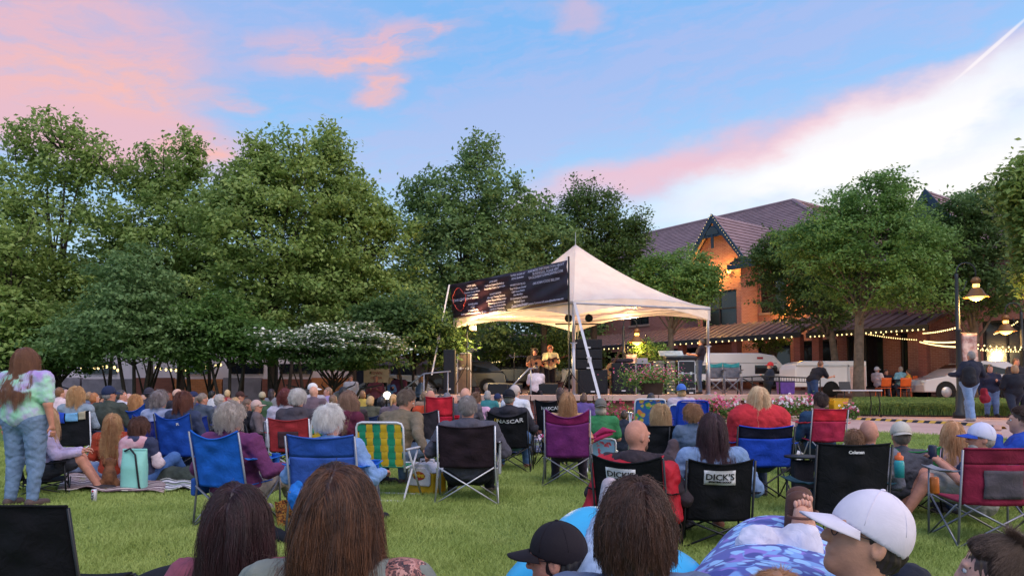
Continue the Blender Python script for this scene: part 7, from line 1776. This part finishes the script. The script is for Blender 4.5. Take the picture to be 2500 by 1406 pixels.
# ============================================================ vehicles and far things
def car(label, px0, px1, Y, colr, rz=0, zoff=0, L=4.4, kind='car', name='parked_car', flip=False):
    a, b = at(px0, 955, Y), at(px1, 955, Y); cx = (a.x+b.x)/2; z = zg(cx, Y)+zoff; t = thing(name, label, kind, (cx, Y, z), rz); paint = mat('paint_'+colr, colr, .25, .03, 1, coat=.6, spec=.5); f = -1 if flip else 1
    h = 1.55; w_ = .88
    low = [(-L/2, .32), (-L/2-.02, .6), (-L/2+.1, .82), (-L/2+1.0, .98), (L/2-.25, 1.06), (L/2-.05, .95), (L/2, .6), (L/2-.05, .32)]
    def arch(prof): return prof
    mb = MB(); xz_prism(mb, [(x*f, z_) for x, z_ in low][::f], -w_, w_); mb.build('body', paint, t, bevel=.06, seg=3)
    cab = [(-L/2+.85, .96), (-L/2+1.45, 1.28), (-L/2+1.95, 1.50), (-L/2+2.5, 1.57), (L/2-.75, 1.53), (L/2-.12, 1.05)]
    mb = MB(); n = len(cab); v = [(x*f, -w_+(.02 if z_ < 1.1 else .17), z_) for x, z_ in cab]+[(x*f, w_-(.02 if z_ < 1.1 else .17), z_) for x, z_ in cab]
    mb.add(v, [tuple(range(n)), tuple(range(2*n-1, n-1, -1))]+[((i+1) % n, i, n+i, n+(i+1) % n) for i in range(n)]); mb.build('cabin', paint, t, bevel=.04, seg=3)
    for (x0, x1, x2, x3) in ((-L/2+1.25, -L/2+1.9, -L/2+2.35, -L/2+2.35), (-L/2+2.43, -L/2+2.43, L/2-.95, L/2-.7), ):
        for sg in (-1, 1): yy = lambda z_: sg*(w_-.02-(.15*(z_-1.0)/.5)+.012); MB().add([(x0*f, yy(1.04), 1.04), (x1*f, yy(1.43), 1.43), (x2*f, yy(1.43), 1.43), (x3*f, yy(1.04), 1.04)], [(0, 1, 2, 3)]).build('side_window', GLASSD, t)
    for sg in (-1, 1): MB().add([(x*f+o_*f*-.012, y, z_) for (x, z_), y, o_ in (((-L/2+1.06, 1.03), -w_+.12, 1), ((-L/2+1.06, 1.03), w_-.12, 1), ((-L/2+1.74, 1.45), w_-.25, 1), ((-L/2+1.74, 1.45), -w_+.25, 1))], [(0, 1, 2, 3)]).build('windscreen', GLASSD, t) if sg > 0 else None
    for x in (-L/2+.85, L/2-.85):
        for sg in (-1, 1):
            T_ = MB(); T_.T = Matrix.Translation((x*f, sg*(w_-.08), .33)) @ Matrix.Rotation(pi/2, 4, 'X'); T_.lathe((0, 0, 0), [(.001, -.1), (.31, -.1), (.335, -.06), (.335, .06), (.31, .1), (.001, .1)], 22); W_ = T_.build('wheel', mat('tyre', '1a191b', .85), t, True)
            R_2 = MB(); R_2.T = Matrix.Translation((x*f, sg*(w_+.03), .33)) @ Matrix.Rotation(pi/2, 4, 'X'); R_2.lathe((0, 0, 0), [(.001, -.01), (.2, -.01), (.21, .0), (.2, .01), (.001, .01)], 16); R_2.build('rim', ALU, W_, True)
            A_ = MB(); A_.T = Matrix.Translation((x*f, sg*(w_-.0), .36)) @ Matrix.Rotation(pi/2, 4, 'X'); A_.lathe((0, 0, 0), [(.001, -.006), (.40, -.006), (.40, .006), (.001, .006)], 24); A_.build('wheel_arch', mat('arch', '151416', .8), t)
    for sg in (-1, 1): MB().ell(((-L/2+.08)*f, sg*.66, .72), (.09, .17, .07)).build('headlight', mat('headlight', 'd9dde4', .1, 0), t, True); MB().ell(((-L/2+1.45)*f, sg*(w_+.08), 1.05), (.07, .09, .07)).build('mirror', blk, t, True)
    return t
car('white hatchback parked behind the ornamental grass at the right', 2222, 2486, 30.0, 'cfc9d0', zoff=-.05, L=4.2)
car('car with amber glow on its roof behind the couple at the right edge', 2440, 2680, 34, 'c9b088', zoff=-.02)
car('black car parked behind the left stage floor', 1190, 1330, 37.0, '17161a', zoff=.0, L=4.5); car('dark car behind the left loudspeaker tower', 1050, 1190, 35, '2a282e', zoff=.15, L=4.5); car('silver car beyond the yellow bench at the left of the stage', 878, 1010, 33, '9a98a0', zoff=.1)
car('white car partly hidden beyond the singers', 1265, 1400, 39, 'c9c6cc', L=4.5)
# high top van
a, b = at(1690, 955, 36), at(1916, 955, 36); vz = zg(b.x-2.5, 36); t = thing('passenger_van', 'white high roof van with dark side windows parked behind the terrace', 'van', (b.x-2.5, 36, vz)); vp = mat('van_white', 'f2eef4', .3, .03, 1, coat=.4); L_ = 5.0; H_ = at(1800, 864, 36).z-vz
pr_ = [(-L_/2, .35), (-L_/2, H_*.9), (-L_/2+.3, H_), (L_/2-1.5, H_), (L_/2-.8, H_*.93), (L_/2-.15, H_*.5), (L_/2+.0, H_*.35), (L_/2, .35)]
xz_prism(MB(), pr_, -.95, .95).build('body', vp, t, bevel=.07, seg=3)
for x0, x1 in ((-2.2, -1.5), (-1.3, -.6), (-.35, .1), (.75, 1.75)):
    z0_, z1_ = H_*.42, H_*.66
    MB().add([(x0, -.962, z0_), (x1+(.25 if x0 > .5 else 0), -.962, z0_), (x1, -.962, z1_), (x0, -.962, z1_)], [(0, 1, 2, 3)]).build('side_window', GLASSD, t)
MB().box((1.0, -.955, H_*.86), (.28, .02, .1)).build('marker_light', mat('marker_red', 'b03040', .4, .1), t); MB().box((-.3, -.957, H_*.72), (4.2, .012, .03)).build('trim_line', mat('pale_grey', 'a59ca4', .5, .1), t)
text_part('K', .3, Matrix.Translation((1.9, -.965, H_*.55)) @ Matrix.Rotation(pi/2, 4, 'X'), WLT, t)
for x in (-1.6, 1.6): T_ = MB(); T_.T = Matrix.Translation((x, -.85, .36)) @ Matrix.Rotation(pi/2, 4, 'X'); T_.lathe((0, 0, 0), [(.001, -.1), (.34, -.1), (.36, -.05), (.36, .06), (.001, .1)], 20); T_.build('wheel', mat('tyre', '1a191b', .85), t, True)
# trailer
a, b = at(1922, 955, 31), at(2092, 955, 31); tz_ = zg(a.x, 31); t = thing('cargo_trailer', 'white box trailer with rounded front and rear door decal', 'trailer', ((a.x+b.x)/2, 31, tz_)); hw_ = (b.x-a.x)/2; H_ = at(2000, 883, 31).z-tz_
pr_ = [(-hw_, .4), (-hw_, H_*.78), (-hw_+.12, H_*.93), (-hw_+.4, H_), (hw_, H_), (hw_, .4)]; xz_prism(MB(), pr_, -.9, .9).build('box', vp, t, bevel=.04, seg=3); MB().box((0, -.915, H_*.86), (2*hw_-.1, .03, .07)).box((hw_-.75, -.915, H_*.5), (.06, .03, H_*.8)).build('metal_strip', ALU, t)
MB().box((hw_-.36, -.91, H_*.52), (.62, .02, H_*.72)).build('rear_door', fab('d9b8b4', rough=.4), t, bevel=.01); MB().tube([(hw_-.45+.09*cos(q), -.925, H_*.6+.07*sin(q)) for q in np.linspace(0, 6.28, 14)], .014, 5).tube([(hw_-.58, -.925, H_*.6), (hw_-.32, -.925, H_*.6)], .012, 5).build('decal', mat('marker_red', 'b03040'), t); MB().tube([(-hw_, 0, .45), (-hw_-.8, 0, .45)], .05, 6).build('tow_bar', blk, t)
T_ = MB(); T_.T = Matrix.Translation((0, -.85, .32)) @ Matrix.Rotation(pi/2, 4, 'X'); T_.lathe((0, 0, 0), [(.001, -.1), (.3, -.1), (.32, -.05), (.32, .06), (.001, .1)], 20); T_.build('wheel', mat('tyre', '1a191b', .85), t, True)
# people on the plaza
GP = 'people standing about the plaza'
P('grey haired man with dark backpack and jeans walking away', 2370, 857, 96, 'walk', 12, 1.05, 1.15, 'b', ('short', '8a807c', None), ('2a2c3c', 'long'), '7f98bf', 'a59ca0', arms='rest', group=GP, gz=.42)
bp = thing('backpack', 'black backpack on the back of the grey haired man', 'backpack', at(2366, 918, 18.45)); sd = SDF(); sd.cone((0, 0, .12), (0, 0, -.14), .13, .15, .05, 1.15); sd.cone((0, -.1, -.06), (0, -.1, -.14), .08, .09, .04, 1.2); v, f = sd.mesh(.014, 0, lambda Q: .006*sn(Q, 26, 3)); mobj('bag', v, f, fab('26252c'), bp, True)
P('person in dark coat holding a red jacket, facing us behind the backpack', 2416, 889, 86, 'stand', 160, 1, 1, 'b', ('long', '2c1e1c', None), ('26263a', 'long'), '5c6f96', arms={'l': 'chest', 'r': 'hang'}, group=GP, gz=.52)
t = thing('red_jacket', 'red jacket dangling from a hand beside the backpack man', 'jacket', at(2402, 962, 19.0)); sd = SDF(); sd.cone((0, 0, .1), (.03, 0, -.12), .07, .12, .04); v, f = sd.mesh(.016, 0, lambda Q: .02*sn(Q, 26, 3)); mobj('cloth', v, f, fab('8e2434'), t, True)
P('person in long black coat walking away at the right edge', 2476, 890, 92, 'walk', -4, 1.0, 1.15, 'b', ('bob', 'a37858', 'c79a74'), ('24242e', 'long'), '2c3040', group=GP, gz=.50)
P('smiling person looking over the shoulder of the black coat', 2481, 874, 82, 'stand', 172, 1.02, 1.1, 'b', ('short', '5c4438', None), ('2b2b38', 'long'), '2c3040', group=GP, gz=.6)
P('bearded man in red cap and navy jacket beside the van', 1880, 884, 68, 'stand', 60, 1.02, 1.1, 'b', ('short', '7a706c', None), ('242a3a', 'long'), '24282e', hat=('cap', 'b02c34'), arms={'l': 'chest', 'r': 'hang'}, beard='b0a49e', group=GP, gz=1.0)
P('man in black shirt stooping over the folding table', 2006, 880, 76, 'stand', -70, .98, 1.05, 'c', ('short', '6b4434', None), ('221f26', 'short'), '33466c', lean=-38, hp=-20, arms='front', group=GP, gz=.62)
GL = 'people standing left of the terrace'
for a_ in [('bald man in open white jacket over black shirt, standing by the trees', 857, 915, 66, ('short', '6b5048', None), 'd9cfdc', 172, 'hang'), ('balding man in red plaid shirt standing before the sign', 918, 917, 70, ('bald', 'b07a68', None), '9a5060', 176, 'chest'), ('blond woman in light blue shirt leaning to the couple', 956, 921, 70, ('bob', 'b8906c', None), '6f8cc0', -60, 'front'), ('dark haired man in maroon shirt beside the blond woman', 974, 909, 70, ('short', '3a2622', None), '5c3048', -170, 'front'), ('person in pale blue shirt behind the pipe handrail', 1028, 918, 68, ('bob', 'b08468', None), '8294bc', 100, 'lap')]:
    P(a_[0], a_[1], a_[2], a_[3], 'stand', a_[6], 1.0, 1.05, 'b', a_[4], (a_[5], 'long'), '2c2d3c', arms=a_[7], group=GL)
MB_ = thing('work_lamp', 'bright white round lamp on the ground left of the ponytail', 'lamp', at(945, 965, 24.0)); MB().ell((0, 0, 0), .13, 14, 10).build('globe', mat('white_globe', 'fff4dc', .3, 0, emit=(1, .95, .8), es=2.2), MB_, True); MB().tube([(0, 0, -.12), (0, 0, -.9)], .02, 6).build('stem', blk, MB_)
# sign board with lettering, tables, diners
a = at(888, 900, 31.0); b = at(950, 934, 31.0); t = thing('sign_board', 'beige sign board with a few dark letters behind the plaid shirt', 'sign', ((a.x+b.x)/2, 31, b.z)); w_, h_ = b.x-a.x, a.z-b.z
MB().box((0, 0, h_/2), (w_, .06, h_)).build('board', mat('sign_beige', 'a8967c', .8, .1, 5), t, bevel=.01); text_part('TOWN', .16, Matrix.Translation((0, -.035, h_*.68)) @ Matrix.Rotation(pi/2, 4, 'X'), mat('sign_red', '8a4a3c'), t, bold=.004); text_part('CENTER', .13, Matrix.Translation((0, -.035, h_*.34)) @ Matrix.Rotation(pi/2, 4, 'X'), mat('sign_red', '8a4a3c'), t, bold=.004)
for sx_ in (-.4, .4): MB().tube([(sx_*w_, 0, 0), (sx_*w_, 0, -1.2)], .04, 6).build('post', blk, t)
# folding table
tp = at(2085, 953, 22.6); gz_ = zg(tp.x, 22.6); t = thing('folding_table', 'white topped folding table with laptop beside the flower bed', 'table', (tp.x+.1, 22.6, gz_)); h_ = tp.z-gz_; MB().box((0, 0, h_), (1.25, .6, .04)).build('table_top', mat('table_white', 'ccc6cc', .4, .05), t, bevel=.01)
for sx_ in (-.5, .5): MB().tube([(sx_-.0, -.25, h_), (sx_*1.1, -.28, h_*.5), (sx_*1.0, -.25, .02), (sx_*1.2, -.25, .0)], .016, 7).tube([(sx_, .25, h_), (sx_*1.1, .28, h_*.5), (sx_, .25, 0)], .016, 7).build('leg', blk, t)
t = thing('laptop', 'open dark laptop on the folding table', 'laptop', (tp.x-.25, 22.55, gz_+h_+.022)); MB().box((0, 0, .01), (.34, .24, .02)).build('keyboard', CASE, t); MB().box((0, .12, .13), (.34, .02, .24), (radians(-15), 0, 0)).build('screen', CASE, t)
t = thing('yellow_tub', 'yellow plastic tub under the folding table', 'tub', (at(2046, 955, 22.4).x, 22.4, zg(at(2046, 955, 22.4).x, 22.4))); MB().box((0, 0, .28), (.42, .36, .5), taper=1.1).build('body', yel, t, bevel=.03); MB().box((0, 0, .54), (.48, .42, .03)).build('rim', yel, t, bevel=.01)
t = thing('purple_bin', 'purple plastic bins beside the red capped man', 'bin', (at(1918, 955, 27).x, 27, at(1918, 962, 27).z)); MB().box((0, 0, .22), (.5, .4, .44), taper=1.1).build('body', fab('6b4a9c', rough=.4), t, bevel=.02); MB().box((.0, 0, .46), (.56, .46, .04)).build('rim', fab('4f3a80', rough=.4), t, bevel=.01)
ORG = mat('orange_plastic', 'e0642a', .4, .05)
def diner_chair(px, Y, rz, lb):
    p = at(px, 945, Y); z = zg(p.x, Y); t = thing('dining_chair', lb, 'chair', (p.x, Y, z), rz, 'orange chairs of the restaurant terrace')
    MB().box((0, 0, .45), (.44, .42, .03)).build('seat', ORG, t, bevel=.01); MB().sheet(lambda u, v: ((u-.5)*.42, -.2-.06*v-.03*sin(pi*u), .5+.36*v), 8, 5, .02).build('backrest', ORG, t, True)
    for x in (-.19, .19):
        for y in (-.19, .19): MB().tube([(x, y, .44), (x*1.1, y*1.15, 0)], .014, 6).build('leg', ORG, t)
diner_chair(2156, 29.9, .1, 'orange dining chair left of the terrace table'); diner_chair(2206, 29.9, -.1, 'orange dining chair right of the terrace table'); diner_chair(2221, 31.0, .6, 'orange dining chair tucked at the far table corner')
p = at(2181, 945, 30.6); t = thing('dining_table', 'small dark table between the orange chairs', 'table', (p.x, 30.6, zg(p.x, 30.6))); MB().lathe((0, 0, 0), [(.001, 0), (.25, 0), (.25, .02), (.03, .04), (.03, .72), (.5, .72), (.5, .75), (.001, .75)], 18).build('top', blk, t, True)
for a_ in [('diner in white shirt and cap at the left of the terrace table', 2141, 901, ('short', 'a08a80', None), 'd9c8d2', -70, ('cap', 'd9d0d6')), ('diner in dark shirt behind the terrace table', 2163, 907, ('short', '3a2a26', None), '2f2a36', 180, None), ('diner in light blue shirt at the terrace table', 2198, 900, ('short', '9a8c88', None), '7fb0cc', 20, None), ('diner in orange yellow shirt at the right of the terrace table', 2217, 907, ('short', '4a3428', None), 'd99a3c', 60, None)]:
    P(a_[0], a_[1], a_[2]-6, 59, 'sit', a_[5], 1, 1, 'b', a_[3], (a_[4], 'short'), '3a3a48', hat=a_[6], group='diners at the restaurant terrace')
